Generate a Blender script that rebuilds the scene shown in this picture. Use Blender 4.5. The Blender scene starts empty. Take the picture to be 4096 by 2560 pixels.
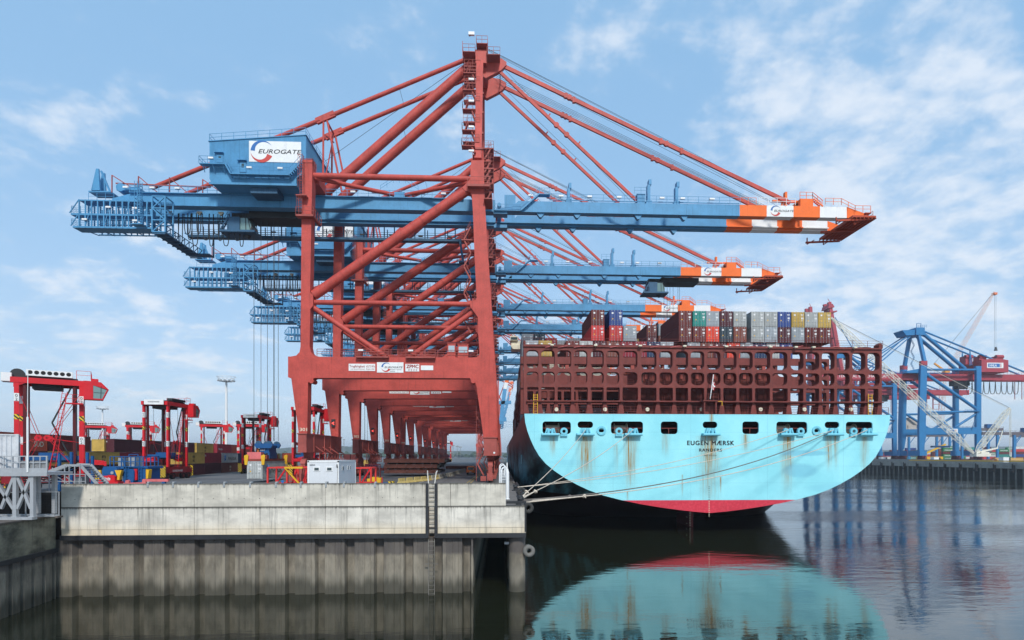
import bpy, bmesh, math, random
from mathutils import Vector, Matrix
from mathutils.geometry import tessellate_polygon
R = math.radians
random.seed(7)
S = bpy.context.scene
COL = S.collection
# ------------------------------------------------------------------ camera, sky, sun, exposure
CAM_H = 4.4; DZ = CAM_H-3.76; FPX = 2250.0; HOR = 1824.0; VPX = 2008.0; YAW = R(2.5)
PXC = VPX + FPX*math.tan(YAW)
cam = bpy.data.cameras.new('camera'); camo = bpy.data.objects.new('camera', cam); COL.objects.link(camo)
cam.sensor_fit = 'HORIZONTAL'; cam.sensor_width = 36.0; cam.lens = 36.0*FPX/4096
cam.shift_x = (2048-PXC)/4096; cam.shift_y = (HOR-1280)/4096
cam.clip_start = 0.5; cam.clip_end = 20000
camo.location = (0, 0, CAM_H); camo.rotation_euler = (R(90), 0, -YAW)
S.camera = camo
S.view_settings.view_transform = 'Standard'; S.view_settings.look = 'None'
S.view_settings.gamma = 1; S.view_settings.use_curve_mapping = False
S.view_settings.exposure = 0.15
HAZE_D = .0002
SUN_EL = R(40); SUN_AZ = R(9)          # azimuth: behind the camera, turned to the right
sv = Vector((math.sin(SUN_AZ)*math.cos(SUN_EL), -math.cos(SUN_AZ)*math.cos(SUN_EL), math.sin(SUN_EL)))
sl = bpy.data.lights.new('sun', 'SUN'); sl.energy = 3.0; sl.angle = R(7); sl.color = (1, .955, .89)
so = bpy.data.objects.new('sun', sl); COL.objects.link(so)
so.rotation_euler = sv.to_track_quat('Z', 'Y').to_euler(); so.location = (0, -50, 200)

def W(px, py, Y):
    """point of the plane y = Y seen at photograph pixel px, py"""
    xc = (px-PXC)/FPX; zc = (HOR-py)/FPX
    dx = math.sin(YAW)+xc*math.cos(YAW); dy = math.cos(YAW)-xc*math.sin(YAW)
    t = Y/dy
    return Vector((t*dx, Y, CAM_H+t*zc))
def G(px, py, Z=0.0):
    """point of the level z = Z seen at photograph pixel px, py"""
    xc = (px-PXC)/FPX; zc = (HOR-py)/FPX
    t = (Z-CAM_H)/zc
    return Vector((t*(math.sin(YAW)+xc*math.cos(YAW)), t*(math.cos(YAW)-xc*math.sin(YAW)), Z))
def ray(px, py):
    xc = (px-PXC)/FPX; zc = (HOR-py)/FPX
    return Vector((math.sin(YAW)+xc*math.cos(YAW), math.cos(YAW)-xc*math.sin(YAW), zc)).normalized()

class NT:
    """small helper for node trees"""
    def __init__(s, tree): s.t = tree; s.n = tree.nodes; s.l = tree.links
    def new(s, typ, ins=None, **kw):
        n = s.n.new(typ)
        for k, v in kw.items(): setattr(n, k, v)
        for k, v in (ins or {}).items():
            i = n.inputs[k]
            if isinstance(v, bpy.types.NodeSocket): s.l.new(v, i)
            else: i.default_value = v
        return n
    def math(s, op, a, b=None, c=None, clamp=False):
        n = s.n.new('ShaderNodeMath'); n.operation = op; n.use_clamp = clamp
        for i, v in enumerate((a, b, c)):
            if v is None: continue
            if isinstance(v, bpy.types.NodeSocket): s.l.new(v, n.inputs[i])
            else: n.inputs[i].default_value = v
        return n.outputs[0]
    def vmath(s, op, a, b=None, out=0):
        n = s.n.new('ShaderNodeVectorMath'); n.operation = op
        for i, v in enumerate((a, b)):
            if v is None: continue
            if isinstance(v, bpy.types.NodeSocket): s.l.new(v, n.inputs[i])
            else: n.inputs[i].default_value = v
        return n.outputs[out]
    def mix(s, f, a, b, blend='MIX'):
        n = s.n.new('ShaderNodeMix'); n.data_type = 'RGBA'; n.blend_type = blend; n.clamp_factor = True
        for k, v in ((0, f), (6, a), (7, b)):
            if isinstance(v, bpy.types.NodeSocket): s.l.new(v, n.inputs[k])
            else: n.inputs[k].default_value = v if k == 0 or len(v) == 4 else (*v, 1)
        return n.outputs[2]
    def ramp(s, f, lo, hi):
        n = s.n.new('ShaderNodeMapRange'); n.interpolation_type = 'SMOOTHSTEP'
        s.l.new(f, n.inputs[0]); n.inputs[1].default_value = lo; n.inputs[2].default_value = hi
        return n.outputs[0]
    def noise(s, vec, scale, detail=4, rough=.55, dim='3D', dist=0):
        n = s.n.new('ShaderNodeTexNoise'); n.noise_dimensions = dim
        s.l.new(vec, n.inputs['Vector']); n.inputs['Scale'].default_value = scale
        n.inputs['Detail'].default_value = detail; n.inputs['Roughness'].default_value = rough
        n.inputs['Distortion'].default_value = dist
        return n.outputs[0]
    def scale(s, vec, xyz):
        n = s.n.new('ShaderNodeMapping'); s.l.new(vec, n.inputs[0]); n.inputs['Scale'].default_value = xyz
        return n.outputs[0]

def make_world():
    w = bpy.data.worlds.new('World'); S.world = w; w.use_nodes = True
    t = NT(w.node_tree); t.n.clear()
    out = t.new('ShaderNodeOutputWorld')
    sky = t.new('ShaderNodeTexSky', sky_type='NISHITA', sun_disc=False, sun_elevation=SUN_EL, sun_rotation=math.pi-SUN_AZ,
                altitude=0, air_density=1.0, dust_density=0.6, ozone_density=1.4)
    d = t.vmath('NORMALIZE', t.new('ShaderNodeTexCoord').outputs['Generated'])
    sep = t.new('ShaderNodeSeparateXYZ', {0: d})
    z = t.math('MAXIMUM', sep.outputs[2], 0.0)
    zz = t.math('ADD', z, 0.28)
    p = t.new('ShaderNodeCombineXYZ', {0: t.math('DIVIDE', sep.outputs[0], zz), 1: t.math('DIVIDE', sep.outputs[1], zz), 2: 0.0}).outputs[0]
    puff = t.noise(t.scale(p, (1.0, 1.2, 1)), 5.2, 6, .52, dist=.35)
    fine = t.noise(p, 19, 5, .6)
    broad = t.noise(p, 1.6, 3, .5)
    # regions of the sky that hold cloud: (pixel of the photograph, width, weight)
    m = None
    for px, py, k, wt in ((3000, 300, 120, .10), (3330, 380, 120, .13), (3600, 560, 140, .11), (3950, 420, 120, .10), (3850, 80, 160, .08), (2500, 40, 200, .06), (2750, 150, 200, .06), (1680, 150, 500, .10), (3100, 560, 160, .05),
                          (20, 330, 120, .09), (380, 480, 250, .09), (3650, 640, 120, .05), (3800, 1060, 110, .10), (3300, 1260, 110, .10), (3950, 1300, 110, .09), (3400, 1120, 140, .05),
                          (500, 1330, 90, .08), (60, 1320, 90, .08), (900, 1050, 300, .07), (3000, 1150, 150, .08), (1350, 900, 300, .06), (2250, 800, 300, .07), (600, 1700, 40, .06), (3800, 1650, 50, .08)):
        c = ray(px, py)
        dt = t.vmath('DOT_PRODUCT', d, tuple(c), out=1)
        g = t.math('MULTIPLY', t.math('EXPONENT', t.math('MULTIPLY', t.math('SUBTRACT', dt, 1.0), float(k))), wt)
        m = g if m is None else t.math('ADD', m, g)
    v = t.math('ADD', t.math('ADD', puff, t.math('MULTIPLY', t.math('SUBTRACT', fine, .5), .42)), t.math('MULTIPLY', t.math('SUBTRACT', broad, .5), .35))
    v = t.math('ADD', v, m)
    cl = t.math('MULTIPLY', t.ramp(v, .57, .92), .68)
    hz = t.math('POWER', t.math('SUBTRACT', 1.0, z), 5.0)
    hz = t.math('MULTIPLY', hz, .82)
    mid = t.math('MULTIPLY', t.ramp(v, .50, .85), .14)
    base = t.mix(1.0, sky.outputs[0], (.9, 1.0, 1.06, 1), 'MULTIPLY')
    base = t.mix(.66, base, (3.5, 6.3, 9.6))
    a = t.mix(hz, base, (7.0, 8.0, 9.0))
    a = t.mix(mid, a, (7.2, 7.9, 8.8))
    a = t.mix(cl, a, (8.4, 8.8, 9.4))
    bg = t.new('ShaderNodeBackground', {'Color': a, 'Strength': 0.10})
    t.l.new(bg.outputs[0], out.inputs[0])
make_world()

# ------------------------------------------------------------------ materials
def srgb(r, g, b):
    f = lambda c: (c/255/12.92) if c/255 <= .04045 else ((c/255+.055)/1.055)**2.4
    return (f(r), f(g), f(b))
MATS = {}
def paint(name, col, rough=.5, var=.18, streak=.22, rust=0.0, metal=0.0, objcol=False, sc=.5, bump=0.0):
    m = bpy.data.materials.new(name); m.use_nodes = True; MATS[name] = m
    t = NT(m.node_tree); b = t.n['Principled BSDF']
    oc = t.new('ShaderNodeTexCoord').outputs['Object']
    oi = t.new('ShaderNodeObjectInfo')
    co = t.vmath('ADD', oc, t.new('ShaderNodeCombineXYZ', {0: t.math('MULTIPLY', oi.outputs['Random'], 37.0), 1: t.math('MULTIPLY', oi.outputs['Random'], 11.0), 2: 0.0}).outputs[0]) if objcol else oc
    base = oi.outputs['Color'] if objcol else t.new('ShaderNodeRGB').outputs[0]
    if not objcol: base.default_value = (*col, 1)
    n1 = t.noise(co, sc, 6, .62)
    n2 = t.noise(co, sc*7, 4, .6)
    f = t.math('ADD', t.math('MULTIPLY', n1, .65), t.math('MULTIPLY', n2, .35))
    f = t.ramp(f, .32, .68)
    k = t.math('ADD', t.math('MULTIPLY', f, var*1.3), 1-var)
    if streak:
        s = t.noise(t.scale(co, (2.6, 2.6, .13)), 1.0, 5, .65)
        k = t.math('MULTIPLY', k, t.math('SUBTRACT', 1.0, t.math('MULTIPLY', t.ramp(s, .52, .75), streak)))
    kk = t.new('ShaderNodeCombineXYZ', {0: k, 1: k, 2: k}).outputs[0]
    c = t.mix(1.0, base, kk, 'MULTIPLY')
    if rust:
        r1 = t.noise(t.scale(co, (1.6, 1.6, .5)), 1.3, 7, .7)
        c = t.mix(t.math('MULTIPLY', t.ramp(r1, .60, .72), rust), c, (.16, .055, .025))
    t.l.new(c, b.inputs['Base Color'])
    t.l.new(t.math('ADD', t.math('MULTIPLY', n2, .25), rough-.12), b.inputs['Roughness'])
    b.inputs['Metallic'].default_value = metal
    b.inputs['Specular IOR Level'].default_value = .3
    if bump:
        bn = t.new('ShaderNodeBump', {'Strength': bump, 'Distance': .05, 'Height': n2})
        t.l.new(bn.outputs[0], b.inputs['Normal'])
    return m
RED = paint('crane_red', srgb(190, 77, 67), .55, .26, .3, rust=.16)
REDD = paint('weathered_red', srgb(164, 82, 74), .6, .25, .25, rust=.4)
BLUE = paint('crane_blue', srgb(82, 146, 188), .5, .16, .25)
BLUED = paint('dark_blue_steel', srgb(54, 92, 122), .55, .2, .25, rust=.25)
ORANGE = paint('boom_orange', srgb(240, 112, 42), .5, .1, .1)
WHITE = paint('white_paint', (.78, .79, .78), .45, .08, .12)
GREY = paint('grey_steel', (.36, .38, .39), .5, .15, .1, metal=.2)
DARK = paint('dark_steel', (.035, .037, .04), .55, .3, .1)
BLACK = paint('black_rubber', (.014, .014, .015), .7, .3, 0)
ROPE = paint('rope_steel', (.06, .065, .075), .6, .2, 0)
MAROON = paint('ship_maroon', srgb(122, 58, 52), .6, .3, .3, rust=.25)
CPAINT = paint('container_paint', (0, 0, 0), .55, .22, .25, rust=.35, objcol=True, sc=.7)
YELLOW = paint('yellow_paint', srgb(228, 178, 40), .5, .15, .15)
STRRED = paint('carrier_red', srgb(206, 34, 44), .42, .12, .1)
STRDRK = paint('carrier_dark', srgb(86, 22, 26), .5, .2, .1)
HBLUE = paint('harbour_blue', srgb(48, 120, 172), .45, .12, .15)
HRED = paint('harbour_red', srgb(168, 66, 76), .5, .15, .15)
DBLUE = paint('deep_blue', srgb(28, 84, 138), .45, .12, .1)
PALE = paint('pale_cream', srgb(222, 214, 190), .5, .1, .2)
TXTD = paint('letter_black', (.02, .022, .028), .6, .1, 0)
TXTR = paint('letter_red', srgb(150, 46, 44), .6, .1, 0)
LOGB = paint('logo_blue', srgb(52, 108, 172), .5, .1, 0)
LOGR = paint('logo_red', srgb(196, 74, 66), .5, .1, 0)
TXTW = paint('letter_white', (.72, .72, .70), .6, .1, 0)
HULLC = paint('hull_turquoise', srgb(118, 196, 214), .42, .06, .06)
PINK = paint('faded_pink', srgb(214, 112, 112), .6, .2, .2)
WOODY = paint('rope_fibre', srgb(206, 190, 168), .9, .25, 0)
ORANGEV = paint('van_orange', srgb(214, 106, 36), .35, .05, 0)
def glassm(name, col, rough=.06):
    m = bpy.data.materials.new(name); m.use_nodes = True; b = m.node_tree.nodes['Principled BSDF']
    b.inputs['Base Color'].default_value = (*col, 1); b.inputs['Roughness'].default_value = rough
    b.inputs['Specular IOR Level'].default_value = .9
    return m
GLASS = glassm('window_glass', (.03, .05, .055)); GLASSG = glassm('green_glass', (.16, .26, .25), .12); GLASSW = glassm('pale_pane', (.38, .46, .50), .15)
def emitm(name, col, st):
    m = bpy.data.materials.new(name); m.use_nodes = True; b = m.node_tree.nodes['Principled BSDF']
    b.inputs['Base Color'].default_value = (*col, 1); b.inputs['Emission Color'].default_value = (*col, 1); b.inputs['Emission Strength'].default_value = st
    return m
SIGR = emitm('signal_red', (1, .08, .06), 1.2)
def hazard():
    m = bpy.data.materials.new('hazard_stripes'); m.use_nodes = True; t = NT(m.node_tree); b = t.n['Principled BSDF']
    sp = t.new('ShaderNodeSeparateXYZ', {0: t.new('ShaderNodeTexCoord').outputs['Object']})
    s = t.math('ADD', t.math('ADD', sp.outputs[0], sp.outputs[1]), sp.outputs[2])
    f = t.math('GREATER_THAN', t.math('FRACT', t.math('MULTIPLY', s, 2.1)), .5)
    t.l.new(t.mix(f, (.015, .015, .015), (.75, .50, .02)), b.inputs['Base Color']); b.inputs['Roughness'].default_value = .5
    return m
HAZ = hazard()

# ------------------------------------------------------------------ mesh helpers
TEXTS = {}
class MB:
    def __init__(s): s.v = []; s.f = []; s.m = []; s.sm = []; s.cur = 0
    def add(s, vs, fs, smooth=False):
        o = len(s.v); s.v += [tuple(v) for v in vs]
        for f in fs: s.f.append([i+o for i in f]); s.m.append(s.cur); s.sm.append(smooth)
        return s
    def mat(s, i): s.cur = i; return s
    def box(s, x0, x1, y0, y1, z0, z1):
        return s.add([(x, y, z) for z in (z0, z1) for y in (y0, y1) for x in (x0, x1)],
                     [(0, 2, 3, 1), (4, 5, 7, 6), (0, 1, 5, 4), (2, 6, 7, 3), (0, 4, 6, 2), (1, 3, 7, 5)])
    def hexa(s, a, b):
        """two quads of four points joined"""
        return s.add(list(a)+list(b), [(3, 2, 1, 0), (4, 5, 6, 7), (0, 1, 5, 4), (1, 2, 6, 5), (2, 3, 7, 6), (3, 0, 4, 7)])
    def prism(s, poly, y0, y1, axis='y'):
        n = len(poly); mk = {'y': lambda a, b, c: (a, c, b), 'x': lambda a, b, c: (c, a, b), 'z': lambda a, b, c: (a, b, c)}[axis]
        vs = [mk(a, b, y0) for a, b in poly]+[mk(a, b, y1) for a, b in poly]
        return s.add(vs, [tuple(range(n)), tuple(range(2*n-1, n-1, -1))]+[(i, i+n, (i+1) % n+n, (i+1) % n) for i in range(n)])
    def bar(s, p, q, w, h=None, up=(0, 0, 1)):
        p, q = Vector(p), Vector(q); d = (q-p)
        if d.length < 1e-6: return s
        d.normalize(); u = Vector(up)
        if abs(d.dot(u)) > .98: u = Vector((0, 1, 0))
        r = d.cross(u).normalized(); u = r.cross(d); h = w if h is None else h
        a = [p+r*x*w/2+u*y*h/2 for x, y in ((-1, -1), (1, -1), (1, 1), (-1, 1))]
        return s.hexa(a, [v+(q-p) for v in a])
    def tube(s, p, q, r, n=10, r2=None, caps=True):
        p, q = Vector(p), Vector(q); d = (q-p)
        if d.length < 1e-6: return s
        d.normalize(); u = Vector((0, 0, 1)) if abs(d.z) < .95 else Vector((1, 0, 0))
        a = d.cross(u).normalized(); b = a.cross(d); r2 = r if r2 is None else r2
        vs = [p+(a*math.cos(2*math.pi*i/n)+b*math.sin(2*math.pi*i/n))*r for i in range(n)]
        vs += [q+(a*math.cos(2*math.pi*i/n)+b*math.sin(2*math.pi*i/n))*r2 for i in range(n)]
        s.add(vs, [(i, i+n, (i+1) % n+n, (i+1) % n) for i in range(n)], True)
        if caps: s.add(vs, [tuple(range(n)), tuple(range(2*n-1, n-1, -1))])
        return s
    def path(s, pts, r, n=5):
        for a, b in zip(pts[:-1], pts[1:]): s.tube(a, b, r, n)
        return s
    def bars(s, pts, w, h=None):
        for a, b in zip(pts[:-1], pts[1:]): s.bar(a, b, w, h)
        return s
    def rail(s, pts, h=1.1, step=1.9, w=.055, n=2):
        for a, b in zip(pts[:-1], pts[1:]):
            a, b = Vector(a), Vector(b); L = (b-a).length; k = max(1, round(L/step))
            for i in range(k+1):
                p = a.lerp(b, i/k); s.bar(p, p+Vector((0, 0, h)), w)
            for j in range(n):
                o = Vector((0, 0, h*(1-j/n))); s.bar(a+o, b+o, w*.8)
        return s
    def disc(s, c, axis, r, th, n=14, r0=0):
        c = Vector(c); ax = Vector(axis).normalized()
        if not r0: return s.tube(c-ax*th/2, c+ax*th/2, r, n)
        u = Vector((0, 0, 1)) if abs(ax.z) < .9 else Vector((1, 0, 0)); a = ax.cross(u).normalized(); b = a.cross(ax)
        vs = []
        for rr, o in ((r0, -1), (r, -1), (r, 1), (r0, 1)):
            vs += [c+ax*th/2*o+(a*math.cos(2*math.pi*i/n)+b*math.sin(2*math.pi*i/n))*rr for i in range(n)]
        return s.add(vs, [(k*n+i, ((k+1) % 4)*n+i, ((k+1) % 4)*n+(i+1) % n, k*n+(i+1) % n) for k in range(4) for i in range(n)])
    def stair(s, p, q, w=.8, n=None, ax=(0, 1, 0)):
        """a flight of steps from p up to q; ax: the direction of a tread's width"""
        p, q = Vector(p), Vector(q); ax = Vector(ax); n = n or max(3, int(abs(q.z-p.z)/.28)); d = q-p
        for o in (-.5, .5): s.bar(p+ax*w*o, q+ax*w*o, .06, .22); s.bar(p+ax*w*o+Vector((0, 0, 1)), q+ax*w*o+Vector((0, 0, 1)), .05)
        hx = Vector((d.x, d.y, 0)).normalized() if d.xy.length > 1e-6 else Vector((1, 0, 0))
        for i in range(n):
            c = p+d*((i+.5)/n); a = [c+ax*w*.5*x+hx*.13*y for x, y in ((-1, -1), (1, -1), (1, 1), (-1, 1))]
            s.hexa(a, [v+Vector((0, 0, .05)) for v in a])
        return s
    def ladder(s, p, q, w=.5, ax=(1, 0, 0), step=.35, t=.06, cage=None):
        p, q = Vector(p), Vector(q); ax = Vector(ax)
        for o in (-.5, .5): s.bar(p+ax*w*o, q+ax*w*o, t)
        n = int((q-p).length/step)
        for i in range(n): c = p.lerp(q, (i+.5)/n); s.bar(c-ax*w/2, c+ax*w/2, t*.7)
        if cage:
            cg = Vector(cage)
            for i in range(2, int((q-p).length/1.0)+1):
                c = p.lerp(q, i/((q-p).length))
                s.bars([c-ax*w*.6, c-ax*w*.6+cg, c+ax*w*.6+cg, c+ax*w*.6], t*.8)
            for o in (-.6, 0, .6): s.bar(p.lerp(q, .15)+ax*w*o+cg, q+ax*w*o+cg, t*.6)
        return s
    def plate(s, outer, holes, y0, y1, mk=None):
        """flat plate with holes, in the x-z plane, from y0 to y1"""
        mk = mk or (lambda a, b, c: (a, c, b)); loops = [outer]+list(holes)
        tri = tessellate_polygon([[Vector((a, b, 0)) for a, b in lp] for lp in loops])
        flat = [p for lp in loops for p in lp]; n = len(flat)
        vs = [mk(a, b, y0) for a, b in flat]+[mk(a, b, y1) for a, b in flat]
        fs = [tuple(t) for t in tri]+[tuple(i+n for i in reversed(t)) for t in tri]; o = 0
        for lp in loops:
            k = len(lp); fs += [(o+i, o+i+n, o+(i+1) % k+n, o+(i+1) % k) for i in range(k)]; o += k
        return s.add(vs, fs)
    def text(s, txt, origin, size, xdir=(1, 0, 0), ydir=(0, 0, 1), depth=.02, shear=0, align='LEFT', width=None, bold=0.0, spacing=1.0):
        if 'M' in txt: bold = 0.0             # the built-in M breaks when it is thickened
        key = (txt, shear, bold, spacing)
        if key not in TEXTS:
            cu = bpy.data.curves.new('t', 'FONT'); cu.body = txt; cu.size = 1; cu.extrude = 0; cu.shear = shear; cu.offset = bold
            cu.space_character = spacing; cu.resolution_u = 3
            o = bpy.data.objects.new('t', cu); me = bpy.data.meshes.new_from_object(o)
            TEXTS[key] = ([tuple(v.co) for v in me.vertices], [tuple(q.vertices) for q in me.polygons])
            bpy.data.objects.remove(o); bpy.data.curves.remove(cu); bpy.data.meshes.remove(me)
        tv, tf = TEXTS[key]
        if not tv: return s
        xs = [v[0] for v in tv]; x0, x1 = min(xs), max(xs)
        k = size; kx = size if width is None else width/(x1-x0)
        off = 0 if align == 'LEFT' else (x0+x1)/2
        X, Y, O = Vector(xdir), Vector(ydir), Vector(origin); N = X.cross(Y).normalized()*depth
        return s.add([O+X*(v[0]-off)*kx+Y*v[1]*k+N for v in tv], tf)
    def arc(s, c, r0, r1, a0, a1, xdir=(1, 0, 0), ydir=(0, 0, 1), depth=.02, n=18, taper=True):
        X, Y, O = Vector(xdir), Vector(ydir), Vector(c); N = X.cross(Y).normalized()*depth; vs = []
        for i in range(n+1):
            t = i/n; a = R(a0+(a1-a0)*t); q = r1+(r0-r1)*((1-t) if taper else 1)
            u = X*math.cos(a)+Y*math.sin(a); vs += [O+u*q+N, O+u*r1+N]
        return s.add(vs, [(2*i, 2*i+1, 2*i+3, 2*i+2) for i in range(n)])
    def logo(s, o, h, xdir=(1, 0, 0), ydir=(0, 0, 1), mi=(1, 2, 3)):
        """swoosh ring and wordmark; o: centre of the ring, h: height of the ring; materials: blue, red, lettering"""
        X = Vector(xdir); Y = Vector(ydir); O = Vector(o); r = h/2
        s.mat(mi[0]).arc(O, r*.6, r, 176, 32, xdir, ydir, .02)
        s.mat(mi[1]).arc(O, r*.5, r, -24, -174, xdir, ydir, .02)
        s.mat(mi[2]).text('EUROGATE', O-X*r*.36-Y*r*.17, h*.27, xdir, ydir, .03, shear=.25, bold=.006, width=h*1.92)
        return s
    def build(s, name, mats, parent=None, smooth_all=False):
        me = bpy.data.meshes.new(name); me.from_pydata(s.v, [], s.f)
        for m in (mats if isinstance(mats, (list, tuple)) else [mats]): me.materials.append(m)
        me.polygons.foreach_set('material_index', s.m)
        me.polygons.foreach_set('use_smooth', [True]*len(s.sm) if smooth_all else s.sm)
        me.update(); o = bpy.data.objects.new(name, me); COL.objects.link(o)
        if parent: o.parent = parent
        return o
def normals(o):
    b = bmesh.new(); b.from_mesh(o.data); bmesh.ops.recalc_face_normals(b, faces=b.faces); b.to_mesh(o.data); b.free(); return o
def tag(o, label, cat, group=None, kind=None):
    if label: o['label'] = label
    if cat: o['category'] = cat
    if group: o['group'] = group
    if kind: o['kind'] = kind
    return o
def struct(o): o['kind'] = 'structure'; return o
def thing(name, label, cat, loc=(0, 0, 0), rz=0, group=None):
    o = bpy.data.objects.new(name, None); COL.objects.link(o); o.empty_display_size = .5
    o.location = loc; o.rotation_euler = (0, 0, rz)
    return tag(o, label, cat, group)
def copy_tree(o, parent=None, skip=()):
    c = o.copy(); COL.objects.link(c)
    if parent: c.parent = parent
    for ch in list(o.children):
        if ch.name.split('.')[0] in skip: continue
        copy_tree(ch, c, skip)
    return c
def rrect(x0, x1, z0, z1, r, n=5, top=None):
    """rounded rectangle outline"""
    out = []
    rt = r if top is None else top
    for cx, cz, a, q in ((x1-r, z0+r, -90, r), (x1-rt, z1-rt, 0, rt), (x0+rt, z1-rt, 90, rt), (x0+r, z0+r, 180, r)):
        for i in range(n+1):
            t = R(a+90*i/n); out.append((cx+q*math.cos(t), cz+q*math.sin(t)))
    return out
# ------------------------------------------------------------------ the red and blue quay cranes
CY = 91.0
def C(px, py, y):
    v = W(px, py, CY+y); v.y = y; return v
def XZ(px, py, y=0.0):
    v = C(px, py, y); return (v.x, v.z)
MID = 9.35
def mir(v): return Vector((v.x, 2*MID-v.y, v.z))
GN0, GN1 = 5.7, 7.1                       # near girder, front and back face
FN = (5.7, 7.1); FF = (11.6, 13.0)
ZT = C(2000, 800, GN0).z; ZB = C(2000, 845.5, GN0).z     # girder top and bottom
def gx(px): return C(px, 830, GN0).x
GS = C  # shorthand

def make_crane():
    c = thing('quay_crane', '', 'crane', (0, CY, 0), 0, 'row of red and blue container cranes on the quay')
    P = lambda name, mb, mats: mb.build(name, mats, c)
    frames = ((0.0, 1.7), (17.0, 18.7))
    land_up = [(1210, 637), (1250, 637), (1245, 900), (1240, 1168), (1252, 1180), (1252, 1222), (1241, 1236), (1238, 1385), (1243, 1408), (1256, 1422), (1278, 1427),
               (1163, 1426), (1185, 1422), (1198, 1408), (1202, 1385), (1206, 900)]
    land_lo = [(1152, 1509), (1165, 1514), (1195, 1733), (1229, 1733), (1232, 1532), (1240, 1522), (1258, 1511.5)]
    sea = [(1885, 641), (1936, 641), (1937, 730), (1939, 800), (1951, 996), (1962, 1171), (1972, 1344), (1978.5, 1425), (1983, 1498), (1987, 1748), (1934, 1748), (1906.5, 1549),
           (1902, 1534), (1892, 1526), (1883, 1520), (1880, 1512.5), (1880, 1430), (1906, 1429), (1916, 1421), (1918, 1408), (1912, 1323), (1911, 1268), (1881, 1226), (1881, 1203), (1901, 1200), (1906.5, 1192),
           (1898, 1023), (1891.5, 848), (1887, 778), (1880, 767), (1861, 763), (1849, 751), (1880, 716)]
    for y0, y1 in frames:
        q = lambda pts: [XZ(a, b) for a, b in pts]
        mb = MB().prism(q(land_up), y0, y1); mb.prism(q(land_lo), y0, y1); P('leg', mb, RED)
        P('leg', MB().prism(q(sea), y0, y1), RED)
        mb = MB().prism(q([(1152, 1426), (1280, 1427), (1880, 1430), (1880, 1512.5), (1258, 1511.5), (1152, 1509)]), y0, y1)
        if y0 > 5:                        # lugs on the rear beam
            for i in range(5):
                for pz in (1440, 1490):
                    a = C(1345+i*118, pz, y0); mb.box(a.x-.2, a.x+.2, y0-.22, y0-.002, a.z-.2, a.z+.25)
        for px in (1246, 1893):
            a = C(px, 1524, 0); mb.disc((a.x, (y0+y1)/2, a.z), (0, 1, 0), .38, 1.9, 12)
        P('portal_beam', mb, RED)
    # sill beams along the rails, bogies below
    for px0, px1, pt, pb in ((1195, 1229, 1733, 1807), (1935, 1987, 1748, 1820)):
        a, b = C(px0, pt, 0), C(px1, pb, 0); x0, x1, z0, z1 = a.x, b.x, b.z, a.z-.003
        mb = MB().box(x0, x1, -.35, 19.1, z0, z1).box(x0-.12, x1+.12, -.5, 19.25, z1-.16, z1+.02).box(x0-.05, x1+.05, -.42, 19.2, z0-.12, z0)
        for yy in (3, 8.5, 12, 16): mb.box(x1, x1+.12, yy, yy+.12, z0, z1-.2)
        P('sill_beam', mb, REDD)
        xm = (x0+x1)/2
        for yc in (2.6, 16.1):
            mb = MB()
            mb.prism([(yc-1.0, z0-.05), (yc+1.0, z0-.05), (yc+.6, z0-1.1), (yc-.6, z0-1.1)], xm-.55, xm+.55, 'x')
            mb.prism([(yc-2.9, z0-1.9), (yc-2.5, z0-1.3), (yc-.7, z0-.75), (yc+.7, z0-.75), (yc+2.5, z0-1.3), (yc+2.9, z0-1.9), (yc+1.6, z0-2.0), (yc, z0-1.6), (yc-1.6, z0-2.0)], xm-.4, xm+.4, 'x')
            for s in (-1, 1):
                yb = yc+s*2.2
                mb.prism([(yb-1.5, .55), (yb-1.3, 1.15), (yb-.4, z0-1.7), (yb+.4, z0-1.7), (yb+1.3, 1.15), (yb+1.5, .55)], xm-.34, xm+.34, 'x')
                mb.box(xm+.35, xm+.95, yb-.5, yb+.5, .7, 1.35)
            bo = P('bogie', mb, REDD)
            for s in (-1.6, -.55, .55, 1.6):
                MB().disc((xm, yc+s*1.95, .42), (1, 0, 0), .42, .5, 16).build('wheel', DARK, bo)
        mb = MB().box(xm-.45, xm+.45, -2.1, -1.2, .5, 1.7).box(xm-.28, xm+.28, -1.3, -.3, .6, 2.9).tube((xm, -2.1, .75), (xm, -2.9, .75), .22, 10).box(xm-1.5, xm-.6, -1.9, -.9, .45, 1.2)
        P('rail_buffer', mb, REDD)
        # truss walkway below the sill
        if px0 < 1500:
            mb = MB(); zt, zb = z0-.35, z0-2.1; xx = x1+.5
            for xo in (xx, xx+1.0):
                mb.bar((xo, 4.5, zt), (xo, 15.5, zt), .14).bar((xo, 4.5, zb), (xo, 15.5, zb), .14)
                for i in range(7):
                    y = 4.5+i*11/6; mb.bar((xo, y, zb), (xo, y, zt), .12)
                    if i < 6: mb.bar((xo, y, zb), (xo, y+11/6, zt), .1)
            for i in range(4): mb.bar((x1, 4+i*3.6, z0+.9), (xx+1, 5+i*3.6, zt), .14)
            mb.box(xx, xx+1, 4.5, 15.5, zt, zt+.06)
            P('truss_walkway', mb, REDD)
    # tubes of the two portal frames
    for i, (y0, y1) in enumerate(frames):
        y = (y0+y1)/2; e = lambda px, py: Vector((C(px, py, .85).x, y, C(px, py, .85).z))
        flip = (lambda v: v) if i == 0 else mir
        P('tie_tube', MB().tube(e(1252, 703), e(1882, 717), .47, 14), RED)
        P('tie_tube', MB().tube(e(1252, 1209), e(1884, 1217), .40, 14), RED)
        mb = MB().tube(e(1256, 1181), e(1872, 758), .80, 16)
        for t in (.14, .19, .24, .30, .35, .40, .46, .52, .58, .64, .70, .76):
            a, b = e(1256, 1181), e(1872, 758); mb.disc(a.lerp(b, t), b-a, .86, .08, 16)
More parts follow.
